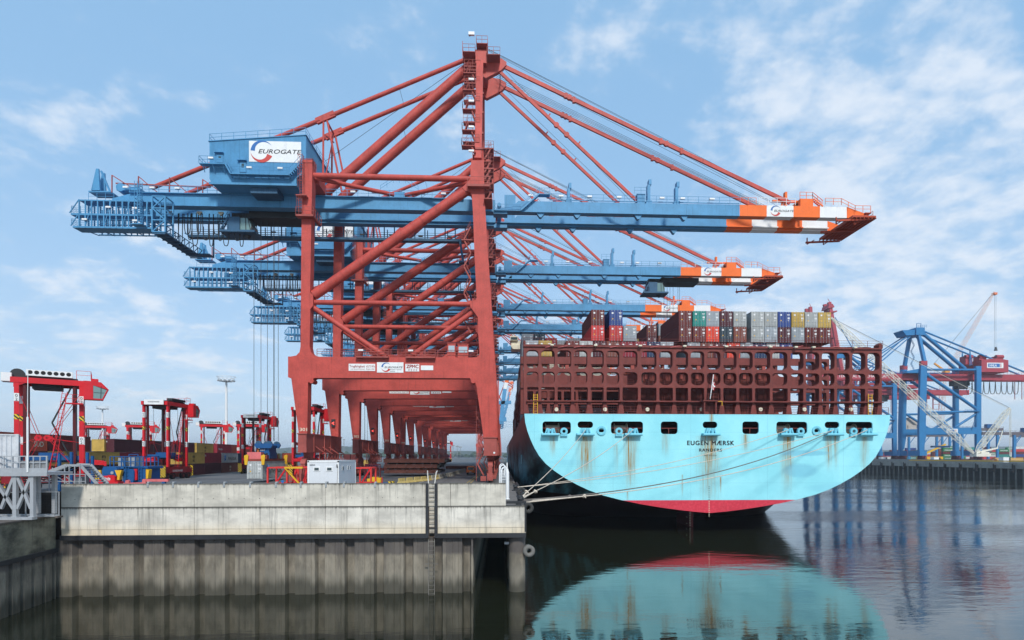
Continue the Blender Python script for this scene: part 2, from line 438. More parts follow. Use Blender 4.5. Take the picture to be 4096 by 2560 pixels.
        P('brace_tube', mb, RED)
        P('brace_tube', MB().tube(e(1250, 1228), e(1545, 1428), .42, 12), RED)
        P('brace_tube', MB().tube(e(1895, 1246), e(1638, 1429), .42, 12), RED)
        # bracing from the frame in to the girder
        tgt = Vector((C(1597, 762, GN0).x, GN0+.7, ZT+.75)); tgt = flip(tgt)
        P('brace_tube', MB().tube(e(1258, 712), tgt+Vector((-.5, 0, 0)), .34, 12), RED)
        P('brace_tube', MB().tube(e(1872, 731), tgt+Vector((.5, 0, 0)), .34, 12), RED)
        P('girder_bracket', MB().box(tgt.x-.9, tgt.x+.9, tgt.y-.5, tgt.y+.5, ZT+.01, ZT+1.15).rail([(tgt.x-3.2, tgt.y-.6, ZT+1.1), (tgt.x-1, tgt.y-.6, ZT+2.6), (tgt.x+1, tgt.y-.6, ZT+2.6), (tgt.x+3.2, tgt.y-.6, ZT+1.1)], 1.0, 1.2), BLUE)
        # brackets from the legs to the girders
        for px, pw in ((1230, 1.2), (1912, 1.4)):
            x = C(px, 800, 0).x
            a = (y1 if i == 0 else FF[1]); b = (FN[0] if i == 0 else y0)
            P('girder_bracket', MB().box(x-pw, x+pw, min(a, b), max(a, b), ZT+.2, ZT+1.6), RED)
        # mast, back legs, stays
        mt = Vector((C(1921, 200, 6.2).x, 6.2, C(1921, 205, 6.2).z)); mbm = Vector((C(1912, 641, .85).x, .85, C(1912, 641, .85).z))
        P('mast', MB().bar(flip(mbm), flip(mt), 1.15, 1.15, (1, 0, 0)), RED)
        P('back_leg', MB().tube(flip(C(1301, 771, 6.9)), flip(C(1895, 250, 6.9)), .80, 16), RED)
        j = C(1301, 471, 6.9)
        P('back_stay', MB().tube(flip(C(1885, 229, 6.9)), flip(j+Vector((.9, 0, .35))), .36, 12).tube(flip(j+Vector((-.9, 0, -.45))), flip(C(607, 752, 6.9)), .36, 12)
          .bar(flip(j+Vector((-1.5, 0, -.7))), flip(j+Vector((1.6, 0, .75))), .5, 1.0), RED)
        mb = MB()
        for dx0, dx1 in ((-.3, -.4), (.3, 3.1)): mb.tube(flip(j+Vector((dx0, 0, -.4))), flip(Vector((j.x+dx1, 6.9, ZT))), .17, 8)
        P('stay_strut', mb, RED)
        ap = C(1968, 243, 6.6); ap2 = C(1968, 258, 6.6)
        q1 = C(3160, 812, 6.6); q2 = C(2550, 806, 6.6)
        mb = MB().bar(flip(ap), flip(q1), .36, .62)
        for px, py in ((2263, 399), (2277, 407), (2665, 598)): mb.disc(flip(ap.lerp(q1, (C(px, py, 6.6).x-ap.x)/(q1.x-ap.x))), (0, 1, 0), .44, .5, 12)
        for t in (.27, .56, .63): v = flip(ap.lerp(q1, t)); mb.box(v.x-.25, v.x+.25, v.y-.25, v.y+.25, v.z-.55, v.z+.4)
        P('fore_stay', mb, RED)
        mb = MB().bar(flip(ap2), flip(q2), .32, .5)
        for t in (.44, .51): mb.disc(flip(ap2.lerp(q2, t)), (0, 1, 0), .44, .46, 12)
        for t in (.38, .585): v = flip(ap2.lerp(q2, t)); mb.bar(v, v+Vector((.45, 0, .6)), .18)
        P('fore_stay', mb, RED)
        # top gusset
        g = [(1906, 225), (1906, 258), (1930, 310), (1944, 318), (2003, 288), (2026, 265), (2026, 254), (2006, 240), (1964, 230)]
        g = [XZ(a, b, 6.6) for a, b in g]
        P('top_gusset', MB().prism(g, *sorted((flip(Vector((0, 6.2, 0))).y, flip(Vector((0, 7.0, 0))).y))), RED)
    # cross members between the two stay planes
    j = C(1301, 471, 6.9)
    mb = MB().tube(j, mir(j), .16, 8).tube(Vector((j.x-.4, 6.9, ZT+1.5)), mir(j), .12, 6).tube(j+Vector((0, 0, -3)), mir(j)+Vector((0, 0, -1.5)), .12, 6)
    P('stay_strut', mb, RED)
    # apex: cross box, platforms, rails, lamp
    tp = C(1921, 226, 6.2)
    P('apex_beam', MB().box(tp.x-.75, tp.x+1.1, 5.0, 14.7, tp.z-1.9, tp.z+.3).box(tp.x+.2, tp.x+1.2, 7.5, 12.2, tp.z+.3, tp.z+2.3), RED)
    mb = MB()
    for x0, x1, z in ((tp.x-2.9, tp.x-.8, tp.z-.55), (tp.x-.6, tp.x+1.3, tp.z+.9), (tp.x+1.2, tp.x+3.4, tp.z-.9)):
        mb.box(x0, x1, 4.2, 7.0, z-.1, z).bar((x0, 7, z-.1), (x0, 14, z-.1), .15).bar((x1, 7, z-.1), (x1, 14, z-.1), .15); mb.rail([(x0, 7.0, z), (x0, 4.2, z), (x1, 4.2, z), (x1, 7.0, z)], 1.2, 1.1, .06)
    mb.bar((tp.x-1.8, 4.4, tp.z+2.1), (tp.x-1.0, 4.4, tp.z+2.5), .1); mb.bars([(tp.x-2.9, 4.2, tp.z-2.2), (tp.x-2.9, 4.2, tp.z+1.1)], .08)
    for z in (tp.z-3.4, tp.z-5.2): mb.box(tp.x-2.6, tp.x-.6, 4.6, 6.0, z-.1, z); mb.rail([(tp.x-2.6, 4.6, z), (tp.x-.6, 4.6, z)], 1.0, 1.0, .05)
    P('apex_platform', mb, REDD)
    P('floodlight', MB().box(tp.x-1.9, tp.x-.9, 4.1, 4.5, tp.z+2.2, tp.z+2.7), WHITE)
    # zigzag stairs on the mast
    mb = MB(); lv = [1.0]*0
    zs = [C(1880, p, 2).z for p in (636, 580, 486, 385, 300, 215)]
    xo = C(1880, 500, 2).x
    for k in range(len(zs)-1):
        z0, z1 = zs[k], zs[k+1]; f0, f1 = k/(len(zs)-1), (k+1)/(len(zs)-1); y0, y1 = .3+5.0*f0, .3+5.0*f1
        zm = (z0+z1)/2
        mb.stair((xo+.95, y0, z0), (xo+.25, y0+.2, zm), .75, 11); mb.stair((xo-.75, y0+.2, zm), (xo-.35, y1, z1), .75, 11)
        mb.box(xo-1.25, xo+.9, y0-.4, y0+.9, zm-.12, zm); mb.rail([(xo-1.25, y0+.9, zm), (xo-1.25, y0-.4, zm), (xo+.9, y0-.4, zm)], 1.1, 1.1, .05)
        mb.box(xo-1.1, xo+1.6, y1-.4, y1+.8, z1-.12, z1); mb.rail([(xo-1.1, y1-.4, z1), (xo+1.6, y1-.4, z1)], 1.1, 1.2, .05)
        mb.box(xo+.9, xo+2.2, y0+.2, y0+.6, zm-.3, zm)
    P('mast_stairs', mb, REDD)
    for z in zs[1:5]: P('floodlight', MB().box(xo-.1, xo+.75, -.15, .1, z-2.2, z-1.9), WHITE)
    # platforms with rails round the seaside leg and the landside leg
    for px0, px1, py in ((1870, 1958, 737), ):
        a, b = C(px0, py, -.8), C(px1, py, -.8)
        P('leg_platform', MB().box(a.x, b.x, -1.0, -.02, a.z-.35, a.z).rail([(a.x, -.95, a.z), (b.x, -.95, a.z)], 1.2, 1.2, .06).box(b.x-.9, b.x+.4, -.9, 3, a.z-2.3, a.z-2.15)
          .rail([(b.x+.4, -.9, a.z-2.2), (b.x+.4, 3, a.z-2.2)], 1.1, 1, .05), REDD)
    a, b = C(1933, 588, 0), C(1974, 588, 0)
    mb = MB()
    for k, py in enumerate((588, 640, 668, 700, 728, 764)):
        z = C(1950, py, 0).z; mb.box(a.x, b.x-.3*(k % 2), .2, 3.5, z-.15, z); mb.rail([(a.x, .2, z), (b.x, .2, z), (b.x, 3.5, z)], 1.1, .9, .05)
        mb.stair((a.x+.2, .6, z-1.8), (b.x-.4, .6, z), .6, 6)
    P('leg_stairs', mb, REDD)
    a, b = C(1188, 862, -.5), C(1258, 862, -.5)
    P('leg_platform', MB().box(a.x, b.x, -1.1, -.01, a.z-.3, a.z).box(C(1250, 862, 0).x+.02, b.x, -.01, 3, a.z-.3, a.z).rail([(a.x, -1.05, a.z), (b.x, -1.05, a.z), (b.x, 3, a.z)], 1.2, 1.1, .06), REDD)
    a = C(1203, 735, -.6)
    mb = MB().ladder((a.x, -.75, C(0, 840, 0).z), (a.x, -.75, C(0, 770, 0).z), .55, step=.4, cage=(0, -.7, 0)).ladder((a.x+.2, -.75, C(0, 765, 0).z), (a.x+.2, -.75, C(0, 605, 0).z), .55, step=.4, cage=(0, -.75, 0))
    mb.box(a.x-.6, a.x+1.0, -1.2, -.05, C(0, 767, 0).z-.15, C(0, 767, 0).z)
    mb.rail([(C(1204, 0, 0).x, -.1, C(0, 638, 0).z), (C(1252, 0, 0).x, -.1, C(0, 638, 0).z), (C(1252, 0, 0).x, 1.7, C(0, 638, 0).z)], 1.2, 1, .06)
    P('caged_ladder', mb, REDD)
    a, b = C(1898, 1010, 0), C(1905, 1120, 0)
    mb = MB()
    for k in range(8):
        z = ZB-4.2-k*2.2; mb.stair((b.x-2.1+(k % 2)*1.1, 2.4, z-2.1), (b.x-1.0-(k % 2)*1.1, 2.4, z), .7, 8)
    mb.box(b.x-2.5, b.x-.2, 1.9, 3.0, ZB-4.2-2.3, ZB-4.1-2.2)
    P('leg_stairs', mb, REDD)
    # stairs by the seaside leg near the ground
    mb = MB(); a = C(1936, 1800, 1.0)
    for k in range(7):
        z = 1.2+k*1.9; mb.stair((a.x-1.1 if k % 2 else a.x-.1, 2.4, z), (a.x-.1 if k % 2 else a.x-1.1, 2.4, z+1.9), .7, 6)
    mb.bars([(a.x-1.3, 2.1, .3), (a.x-1.3, 2.1, 14.5)], .07)
    P('leg_stairs', mb, REDD)
    # things on the portal beam
    za = C(1500, 1427, 0).z+.02
    xa, xb = C(1245, 0, 0).x+.9, C(1915, 0, 0).x-.2
    mb = MB().rail([(xa, -.0, za), (xb, .05, za-.02)], 1.15, 2.2, .07, 3)
    for p0, p1 in ((1427, 1557), (1626, 1743)):
        x0, x1 = C(p0, 0, 0).x, C(p1, 0, 0).x; mb.box(x0, x1, -.75, -.01, za-.28, za-.06); mb.rail([(x0, -.72, za-.1), (x1, -.72, za-.1)], 1.2, 1.6, .06, 3)
    P('railing', mb, REDD)
    for p0, p1, pt, mat in ((1790, 1822, 1374, GLASSW), (1831, 1873, 1378, GLASSW)):
        a, b = C(p0, pt, .1), C(p1, 1427, .1)
        o = P('cabin', MB().box(a.x, b.x, .1, 1.6, za-.01, a.z).box(a.x-.08, b.x+.08, .02, 1.65, a.z, a.z+.1), RED)
        MB().box(a.x+.15, b.x-.15, .06, .098, za+.9 if p0 < 1800 else za+.75, a.z-.35).build('window', mat, o)
    for p in (1448, 1646, 1885): x = C(p, 0, 0).x; P('floodlight', MB().box(x-.38, x+.38, -.9, -.7, za+.75, za+1.0), WHITE)
    # signs on the portal beam
    def sign(p0, p1, q0, q1):
        a, b = C(p0, q0, 0), C(p1, q1, 0); return a.x, b.x, b.z, a.z, MB().box(a.x, b.x, -.06, -.005, b.z, a.z)
    x0, x1, z0, z1, mb = sign(1395, 1501, 1455, 1484)
    mb.mat(1).text('Tragfahigkeit', (x0+.12, -.06, z1-.58), .52, width=2.45, bold=.01).text('65/75/95t', (x0+2.75, -.06, z1-.58), .48, width=1.4)
    mb.text('unter Lastaufnahmemittel', (x0+.3, -.06, z0+.2), .26, width=2.2).text('Baujahr 2005', (x0+2.75, -.06, z0+.2), .28, width=1.3); P('sign', mb, [WHITE, TXTR])
    x0, x1, z0, z1, mb = sign(1508, 1614, 1449, 1491)
    mb.logo((x0+1.45, -.06, (z0+z1)/2+.02), 1.5, mi=(1, 2, 3)).text('Container Terminal', (x0+2.05, -.08, z0+.42), .24, width=1.8).text('Hamburg', (x0+2.05, -.08, z0+.14), .24, width=.8); P('sign', mb, [WHITE, LOGB, LOGR, TXTD])
    x0, x1, z0, z1, mb = sign(1621.5, 1677, 1456, 1486)
    mb.mat(1).text('ZPMC', (x0+.15, -.06, z0+.52), .75, width=1.9).text('ZPMC', (x0+.2, -.063, z0+.52), .75, width=1.9).text('ZPMC', (x0+.17, -.066, z0+.56), .75, width=1.9)
    xs = x0+.45
    for ch in range(4):                   # four brushed characters below, built of strokes
        cx = xs+ch*.4
        for st in ((0, 0, .28, .03), (.02, .13, .24, .03), (0, .25, .28, .03), (.12, 0, .03, .28), (.03, .05, .03, .16 if ch % 2 else .1)):
            mb.box(cx+st[0], cx+st[0]+st[2], -.07, -.06, z0+.1+st[1], z0+.1+st[1]+st[3])
    P('sign', mb, [WHITE, TXTR])
    x0, x1, z0, z1, mb = sign(1683.5, 1733, 1462, 1481); P('sign', mb, WHITE)
    # girders on the land side and booms over the water
    xl = gx(448); xh = gx(1990); xt = gx(3457)
    segs = [gx(p) for p in (2959, 3067, 3174, 3280, 3387)]
    for k, (y0, y1) in enumerate((FN, FF)):
        mb = MB().prism([(xl, ZT-1.0), (xl+3, ZT-.15), (xl+8, ZT), (xh-.4, ZT), (xh-.4, ZB), (xl, ZB)], y0, y1)
        inner = y1 if k == 0 else y0; s = 1 if k == 0 else -1
        mb.box(xl+2, xh-.4, *sorted((inner, inner+s*.45)), ZB+.35, ZB+.55).box(xl+1, xh-.4, y0-.12, y1+.12, ZB-.1, ZB-.002)
        P('girder', mb, BLUE)
        mb = MB().prism([(xh+2.2, ZT-1.35), (xh+3.6, ZT-.1), (segs[0]-.001, ZT), (segs[0]-.001, ZB), (xh-.2, ZB), (xh-.2, ZT-1.35)], y0, y1)
        mb.box(xh-.2, segs[0], *sorted((inner+s*.002, inner+s*.45)), ZB+.35, ZB+.55)
        for px in (2163, 2310, 2555, 2740):
            x = gx(px); mb.prism([(x-.7, ZB-.01), (x+.7, ZB-.01), (x+.15, ZB-.75), (x-.15, ZB-.75)], y0+.3, y1-.3)
        b = P('boom', mb, BLUE)
        ed = segs+[xt]
        for i in range(5):
            x0, x1 = ed[i], ed[i+1]; zt1 = ZT if i < 4 else ZT-1.05
            mb = MB().prism([(x0, ZT), (x1-.001, zt1), (x1-.001, ZB), (x0, ZB)], y0, y1)
            if i < 4: mb.box(x0, x1-.001, *sorted((inner+s*.002, inner+s*.45)), ZB+.35, ZB+.55)
            if i == 1 and k == 0: mb.logo((x0+1.6, y0-.005, (ZT+ZB)/2+.03), 1.85, mi=(1, 2, 3))
            o = mb.build('boom_band', [ORANGE if i % 2 == 0 else WHITE, LOGB, LOGR, TXTD], b)
            if i % 2: o['label'] = 'white painted band of the boom'
    P('boom_hinge', MB().box(xh-.7, xh+1.7, FN[0]-.15, FN[1]+.15, ZB-.45, ZB+.3).box(xh-.7, xh+1.7, FF[0]-.15, FF[1]+.15, ZB-.45, ZB+.3).tube((xh+.3, 5.4, ZT-.9), (xh+.3, 14.3, ZT-.9), .35, 12)
      .prism([(xh+.2, ZT-1.3), (xh+1.2, ZT-1.3), (xh+1.2, ZT+1.0), (xh+3.1, ZT+1.0), (xh+3.1, ZT-.9), (xh+3.6, ZT-1.3)], FN[0]+.2, FN[1]-.2)
      .box(xh+1.2, xh+3.1, FF[0], FF[1], ZT-1.3, ZT+1.0), BLUE)
    # boom walkway rail, stairs, lights, standing posts
    yr = FN[0]-.25
    P('railing', MB().rail([(xl+3, yr, ZT-.05), (gx(1215), yr, ZT)], 1.15, 1.6, .06).box(xl+3, gx(1215), yr-.2, FN[0]-.01, ZT-.12, ZT-.02), BLUE)
    P('railing', MB().rail([(gx(1262), yr, ZT), (gx(1855), yr, ZT)], 1.15, 1.8, .06).box(gx(1262), gx(1855), yr-.2, FN[0]-.01, ZT-.12, ZT-.02), BLUE)
    P('railing', MB().rail([(xh-.6, yr, ZT-1.9), (xh+4.0, yr, ZT-1.9)], 1.1, 1.4, .06).stair((xh+4.0, yr, ZT-1.9), (xh+7.2, yr, ZT+1.0), .7, 10).box(xh-.6, xh+4.0, yr-.3, FN[0]-.01, ZT-2.0, ZT-1.9), BLUE)
    P('step_platform', MB().rail([(xh+7.2, yr, ZT+1.0), (xh+9, yr, ZT+1.0)], 1.1, 1, .06).box(xh+7.1, xh+9, yr-.3, yr+.9, ZT+.9, ZT+1.0), BLUE)
    P('railing', MB().rail([(xh+9, yr, ZT), (segs[0], yr, ZT)], 1.15, 1.9, .06).bar((xh+9, yr+.5, ZT+.3), (segs[0], yr+.5, ZT+.3), .12), BLUE)
    P('railing', MB().rail([(xh+9, FF[1]+.2, ZT), (segs[0], FF[1]+.2, ZT)], 1.15, 1.9, .06), BLUE)
    P('railing', MB().rail([(segs[0], yr, ZT), (segs[1]-2, yr, ZT)], 1.15, 1.6, .06), ORANGE)
    P('railing', MB().rail([(xt-7.2, yr, ZT+.2), (xt-4.3, yr, ZT+.2), (xt-1.8, yr, ZT-1.0), (xt+1.0, yr, ZT-1.0)], 1.15, 1.2, .07), ORANGE)
    P('railing', MB().rail([(segs[2]+1.3, yr+.5, ZT+1.36), (segs[2]+3.6, yr+.5, ZT+1.36), (segs[2]+5.3, yr+.5, ZT)], 1.2, 1.1, .07).stair((segs[2]+3.6, yr+.5, ZT+1.3), (segs[2]+5.3, yr+.5, ZT), .6, 6), ORANGE)
    P('railing', MB().rail([(segs[1]-1.5, yr, ZT), (segs[1]+5, yr, ZT)], 1.2, 1.6, .07), WHITE)
    P('railing', MB().rail([(segs[2]+8, yr, ZT), (xt-7.2, yr, ZT)], 1.2, 1.2, .07), WHITE)
    for px in (2122, 2243, 2357, 2474, 2645, 2727, 2843, 2845, 510, 616, 716, 1415, 1500, 1692, 1775):
        x = gx(px); P('floodlight', MB().box(x-.4, x+.4, yr-.35, yr-.05, ZT+.55, ZT+.83), WHITE)
    for px, h in ((2276, 2.4), (2597, 3.3), (2709, 3.0)):
        x = gx(px); P('rest_post', MB().box(x-.25, x+.25, FN[0]+.2, FN[1]-.2, ZT, ZT+h).box(x-.02, x+.45, FN[0]+.15, FN[1]-.15, ZT+h, ZT+h+.9).box(x-.5, x+.5, FN[0]+.1, FN[1]-.1, ZT, ZT+.5), BLUE)
    P('winch_box', MB().box(gx(2550), gx(2580), FN[0]+.1, FN[1]+.4, ZT, ZT+1.5).box(gx(2548), gx(2582), FN[0], FN[1]+.5, ZT+1.5, ZT+1.6).rail([(gx(2538), FN[0], ZT+1.6), (gx(2590), FN[0], ZT+1.6)], 1.1, 1, .05), BLUE)
    # boom tip
    mb = MB().box(xt-3.0, xt+1.2, 4.3, 14.6, ZB-.42, ZB-.11)
    for yy in (4.8, 9.8, 14.9): mb.bar((xt-5.5, yy, ZB-.9), (xt+1.2, yy, ZB-.5), .3)
    for yy in (5.2, 14.6):
        for dx in (-3.4, -.2): mb.bars([(xt+dx-2, yy, ZB-.1), (xt+dx-2, yy, ZB-1.35), (xt+dx-.6, yy, ZB-.5)], .16)
    for i in range(7): mb.bar((xt-3.0+i*.7, 4.3, ZB-.55), (xt-3.0+i*.7, 14.6, ZB-.55), .16)
    mb.bar((xt, 9, ZT-1.1), (xt+1.2, 5, ZB), .3).bar((xt-.2, FN[0], ZB+.3), (xt+1.1, FN[0], ZT-1.05), .25)
    mb.box(xt-.05, xt+1.1, yr-.1, FN[1], ZT-1.2, ZT-1.06).rail([(xt+1.1, 5, ZB-.1), (xt+1.1, 14, ZB-.1)], 1.1, 1.5, .06)
    P('tip_platform', mb, paint('tip_red', srgb(176, 72, 44), .55, .2, .1))
    mb = MB().box(segs[2]+1.3, segs[2]+3.6, FN[0]+.1, FF[1]-.1, ZT, ZT+1.35).bar((segs[0]+8.8, 7.0, ZT), (segs[0]+8.8, 7.0, ZT+2.9), .4, .7).bar((segs[0]+8.1, 7.0, ZT), (segs[0]+8.3, 7.0, ZT+1.9), .25)
    mb.bars([(segs[1]+2.6, 9, ZT+2.3), (segs[1]+9.3, 9, ZT+2.2), (segs[1]+9.3, 9, ZT)], .35).box(segs[1]+8, segs[2]+1.3, 6.6, 13, ZT, ZT+1.0)
    P('sheave_frame', mb, ORANGE)
    # ropes from the apex to the boom tip
    for y, pa, pb in ((8.0, (1953, 196), (3130, 796)), (8.5, (1954, 201), (3128, 799)), (9.2, (1955, 198), (3126, 793)), (10.6, (1955, 205), (3080, 803)), (8.3, (1985, 290), (3060, 822)), (8.9, (1985, 297), (3056, 825)),
                      (9.8, (1984, 303), (3052, 826)), (10.6, (1984, 310), (3050, 827)), (11.3, (1983, 318), (3046, 828)), (10.2, (2000, 262), (3100, 818)), (9.0, (1972, 310), (2480, 800)), (10.4, (2020, 280), (2520, 802))):
        P('hoist_rope', MB().tube(C(*pa, y), C(*pb, y), .028, 5, caps=False), ROPE)
    for a, b in (((1850, 258), (1300, 645)), ((1450, 625), (1360, 690))):
        P('guy_rope', MB().tube(C(*a, 8), C(*b, 8), .035, 5, caps=False), ROPE)
    for a, b in (((1598, 354), (1617, 425)), ((1615, 517), (1627, 566))): P('guy_rope', MB().tube(C(*a, 6.9), C(*b, 12.8), .03, 5, caps=False), ROPE)
    # machinery house
    y0, y1 = 2.2, 16.5
    a, b, d = C(838, 567, y0), C(1223, 542, y0), C(838, 698, y0)
    x0, x1, zr, zw = a.x, b.x, (a.z+b.z)/2-.05, d.z
    zf = ZT+.03
    zra, zrb = a.z, b.z
    prof = [(x0, zf+.9), (x0, zra), (x1, zrb), (x1, zw+1.0), (x1-1.5, zw-.3), (x1-1.5, zf), (x0+.4, zf)]
    mb = MB().prism(prof, y0, y1)
    n = 64
    for i in range(n):                    # ribbed cladding
        x = x0+.15+(x1-x0-.3)*i/n; mb.box(x, x+(x1-x0)/n*.45, y0-.05, y0-.001, zw+.1, zra+(zrb-zra)*i/n-.1)
    for i in range(50):
        y = y0+.1+(y1-y0-.2)*i/50; mb.box(x1+.001, x1+.05, y, y+.13, zw+1.1, zrb-.1)
    mb.prism([(x0-.15, zra), (x1+.15, zrb), (x1+.15, zrb+.12), (x0-.15, zra+.12)], y0-.15, y1+.15).box(x0-.05, x1-1.4, y0-.1, y0-.002, zf-.0, zf+.35)
    h = P('machinery_house', mb, BLUE)
    MB().rail([(x0, y1, zra+.12), (x0, y0, zra+.12), (x1, y0, zrb+.12), (x1, y1, zrb+.12)], 1.15, 1.9, .06).build('railing', BLUE, h)
    a, b = C(997, 564, y0), C(1205, 652, y0)
    mb = MB().box(a.x, b.x, y0-.09, y0-.052, b.z, a.z)
    mb.logo((a.x+2.05, y0-.09, (a.z+b.z)/2), 3.6, mi=(1, 2, 3))
    mb.build('sign', [WHITE, LOGB, LOGR, TXTD], h)
    for px, pt, pb in ((868, 619, 652), (960, 650, 690)):
        a, b = C(px, pt, y0), C(px+25, pb, y0)
        dd = MB().box(a.x, b.x, y0-.12, y0-.055, b.z, a.z).box(a.x-.3, b.x+.15, y0-.5, y0-.06, a.z+.2, a.z+.3).build('door', BLUE, h)
        MB().box(a.x+.3, b.x-.3, y0-.14, y0-.121, b.z+.75, a.z-.25).build('door_window', GLASS, dd)
    zl, zl2 = C(838, 665, y0).z, C(838, 703, y0).z
    xa, xb, xc, xd = C(810, 0, y0).x, C(912, 0, y0).x, C(934, 0, y0).x, C(1165, 0, y0).x
    mb = MB().box(xa, xb, y0-1.1, y0-.16, zl-.14, zl).rail([(xa, y0+1, zl), (xa, y0-1.1, zl), (xb, y0-1.1, zl)], 1.1, 1.2, .06)
    mb.stair((xc, y0-.65, zl2), (xb, y0-.65, zl), .8, 8).box(xc, xd, y0-1.1, y0-.16, zl2-.14, zl2).rail([(xc, y0-1.1, zl2), (xd, y0-1.1, zl2)], 1.1, 1.6, .06).stair((xd, y0-.65, zl2), (xd+2.2, y0-.65, zl2+2.4), .8, 8)
    for i in range(9): x = xc+(xd-xc)*i/8; mb.bar((x, y0-1.0, zl2-.1), (x, y0-.2, zl2-.5), .1)
    for i in range(3): x = xa+.5+i*1.6; mb.bar((x, y0-1.0, zl-.1), (x, y0-.2, zl-1.1), .1)
    mb.build('house_walkway', BLUE, h)
    for px, py in ((851, 640), (1004, 678), (1127, 681)):
        a = C(px, py, y0-.6); MB().box(a.x-.4, a.x+.4, y0-1.35, y0-1.1, a.z-.12, a.z+.14).build('floodlight', WHITE, h)
    a, b = C(1019, 750, 4.5), C(1125, 787, 4.5)
    mb = MB().box(a.x, b.x, 2.9, 5.6, ZT-.95, ZT+.02)
    for i in range(12): x = a.x+(b.x-a.x)*(i+.2)/12; mb.box(x, x+.15, 2.87, 2.9, ZT-.9, ZT-.1)
    mb.build('vent_duct', BLUED, h)
    # rear end: winch frame, davits, stairs
    xw = C(395, 700, 6.5).x
    zt = C(400, 684, 6.5).z
    P('winch_frame', MB().prism([(xw-.7, ZT+.3), (xw+.1, zt), (xw+.5, zt), (xw+.7, ZT+.3)], FN[0], FN[0]+.3).prism([(xw-.7, ZT+.3), (xw+.1, zt), (xw+.5, zt), (xw+.7, ZT+.3)], FN[0]+1.4, FN[0]+1.7)
      .bar((xw+.4, FN[0]+.8, zt), (xw+1.9, FN[0]+.8, ZT+.3), .25).box(xw-1.2, xw+2.4, FN[0]+.1, FN[1]+1, ZT+.05, ZT+.25).tube((xw+4, FN[0], ZT+.9), (xw+4, FN[1]+1.6, ZT+.9), .7, 12).box(xw+3.4, xw+7, FN[0], FN[1]+1, ZT+.4, ZT+1.0), BLUE)
    for i, px in enumerate((443, 549, 674, 807)):
        x = gx(px); zz = ZT+[3.0, 2.9, 2.8, 2.6][i]
        for y in (6.0, 13.5): P('davit_frame', MB().bar((x, y, ZT+.1), (x, y, zz), .14).bar((x, y, zz), (x+[4.6, 3.3, 3.2, 3.6][i], y, ZT+.1), .14), REDD)
    for y in (6.2, 13.6): P('davit_rail', MB().bar((gx(455), y, ZT+1.75), (gx(836), y, ZT+1.4), .17), REDD)
    # rear galleries, two storeys hung beside the girders
    zu, zd = C(300, 852, 3.6).z, C(300, 903, 3.6).z; ztop = C(300, 797, 3.6).z
    for k in range(1):
        f = lambda v: v
        ya, yb = 3.6, 5.7; xa, xb = C(316, 850, ya).x, C(612, 850, ya).x
        mb = MB()
        def fbox(x0, x1, y0, y1, z0, z1):
            p, q = f((x0, y0, z0)), f((x1, y1, z1)); mb.box(x0, x1, min(p[1], q[1]), max(p[1], q[1]), z0, z1)
        for z in (zu, zd): fbox(xa-1.3 if z == zu else xa-1.0, xb, ya, yb, z-.3, z); mb.rail([f((xa-1.2, yb, z)), f((xa-1.2, ya, z)), f((xb, ya, z))], 1.15, 1.5, .05, 4)
        fbox(xa, xb, ya, yb, ztop-.2, ztop)
        for i in range(13):
            x = xa+(xb-xa)*i/12
            for y in (ya+.05, yb): mb.bar(f((x, y, zd-.3)), f((x, y, ztop)), .17)
            if i % 3 == 1: mb.bar(f((x, ya+.05, zd)), f((x+1.2, ya+.05, ztop)), .1)
            mb.bar(f((x, yb, ztop)), (x, 6.9, ZB), .14); mb.bar((x+.5, 8.2, zd+.3), (x+.5, 8.2, ZB), .15)
        mb.bar(f((xa, ya, ztop)), f((xa-1.5, ya, zu)), .12).bar(f((xa, ya, zu)), f((xa-1.3, ya, zd)), .12)
        mb.bar((xa, 8.2, zd+.3), (xb, 8.2, zd+.3), .18).bar((xa, 8.2, zu), (xb, 8.2, zu), .18)
        for i in range(7): mb.bar((xa+i*2.6, yb, zd-.1), (xa+i*2.6, 8.2, zd+.2), .12)
        mb.rail([f((xa+1.5, ya, ztop)), f((xa+5.5, ya, ztop))], 1.1, 1.2, .05)
        P('rear_gallery', mb, BLUE)
        if k == 0:
            for px, py in ((283+150, 828), (540, 832), (338, 877), (540, 882)): a = C(px, py, ya-.2); P('floodlight', MB().box(a.x-.4, a.x+.4, ya-.3, ya-.1, a.z-.13, a.z+.13), WHITE)
            mb = MB(); xq, xr = C(612, 0, 3.4).x, C(664, 0, 3.4).x; zq0, zq1 = C(612, 929, 3.4).z, C(612, 787, 3.4).z
            for x in (xq, xr):
                for y in (3.2, 5.4): mb.bar((x, y, zq0), (x, y, zq1), .2)
            for z in [zq0+(zq1-zq0)*i/3 for i in range(4)]: mb.bars([(xq, 3.2, z), (xr, 3.2, z), (xr, 5.4, z), (xq, 5.4, z), (xq, 3.2, z)], .16)
            for i in range(3):
                z = zq0+(zq1-zq0)*i/3; dz = (zq1-zq0)/3; p = (xq, xr) if i % 2 == 0 else (xr, xq); mb.bar((p[0], 3.2, z), (p[1], 3.2, z+dz), .15)
            P('lattice_tower', mb, BLUE)
            xl2 = C(563, 0, 3.3).x; mb = MB().ladder((xl2, 3.1, zd+.2), (xl2, 3.1, C(0, 722, 3.3).z), .7, cage=(0, -.7, 0), step=.4, t=.09).box(xl2-.9, xl2+.9, 2.2, 3.5, zd-.1, zd); P('caged_ladder', mb, BLUE)
            mb = MB().box(xq, xr, 3.2, 14.4, zq0-.16, zq0)
            for y in [3.2+i*1.4 for i in range(9)]: mb.bar((xq, y, zq0-.3), (xr, y, zq0-.3), .16)
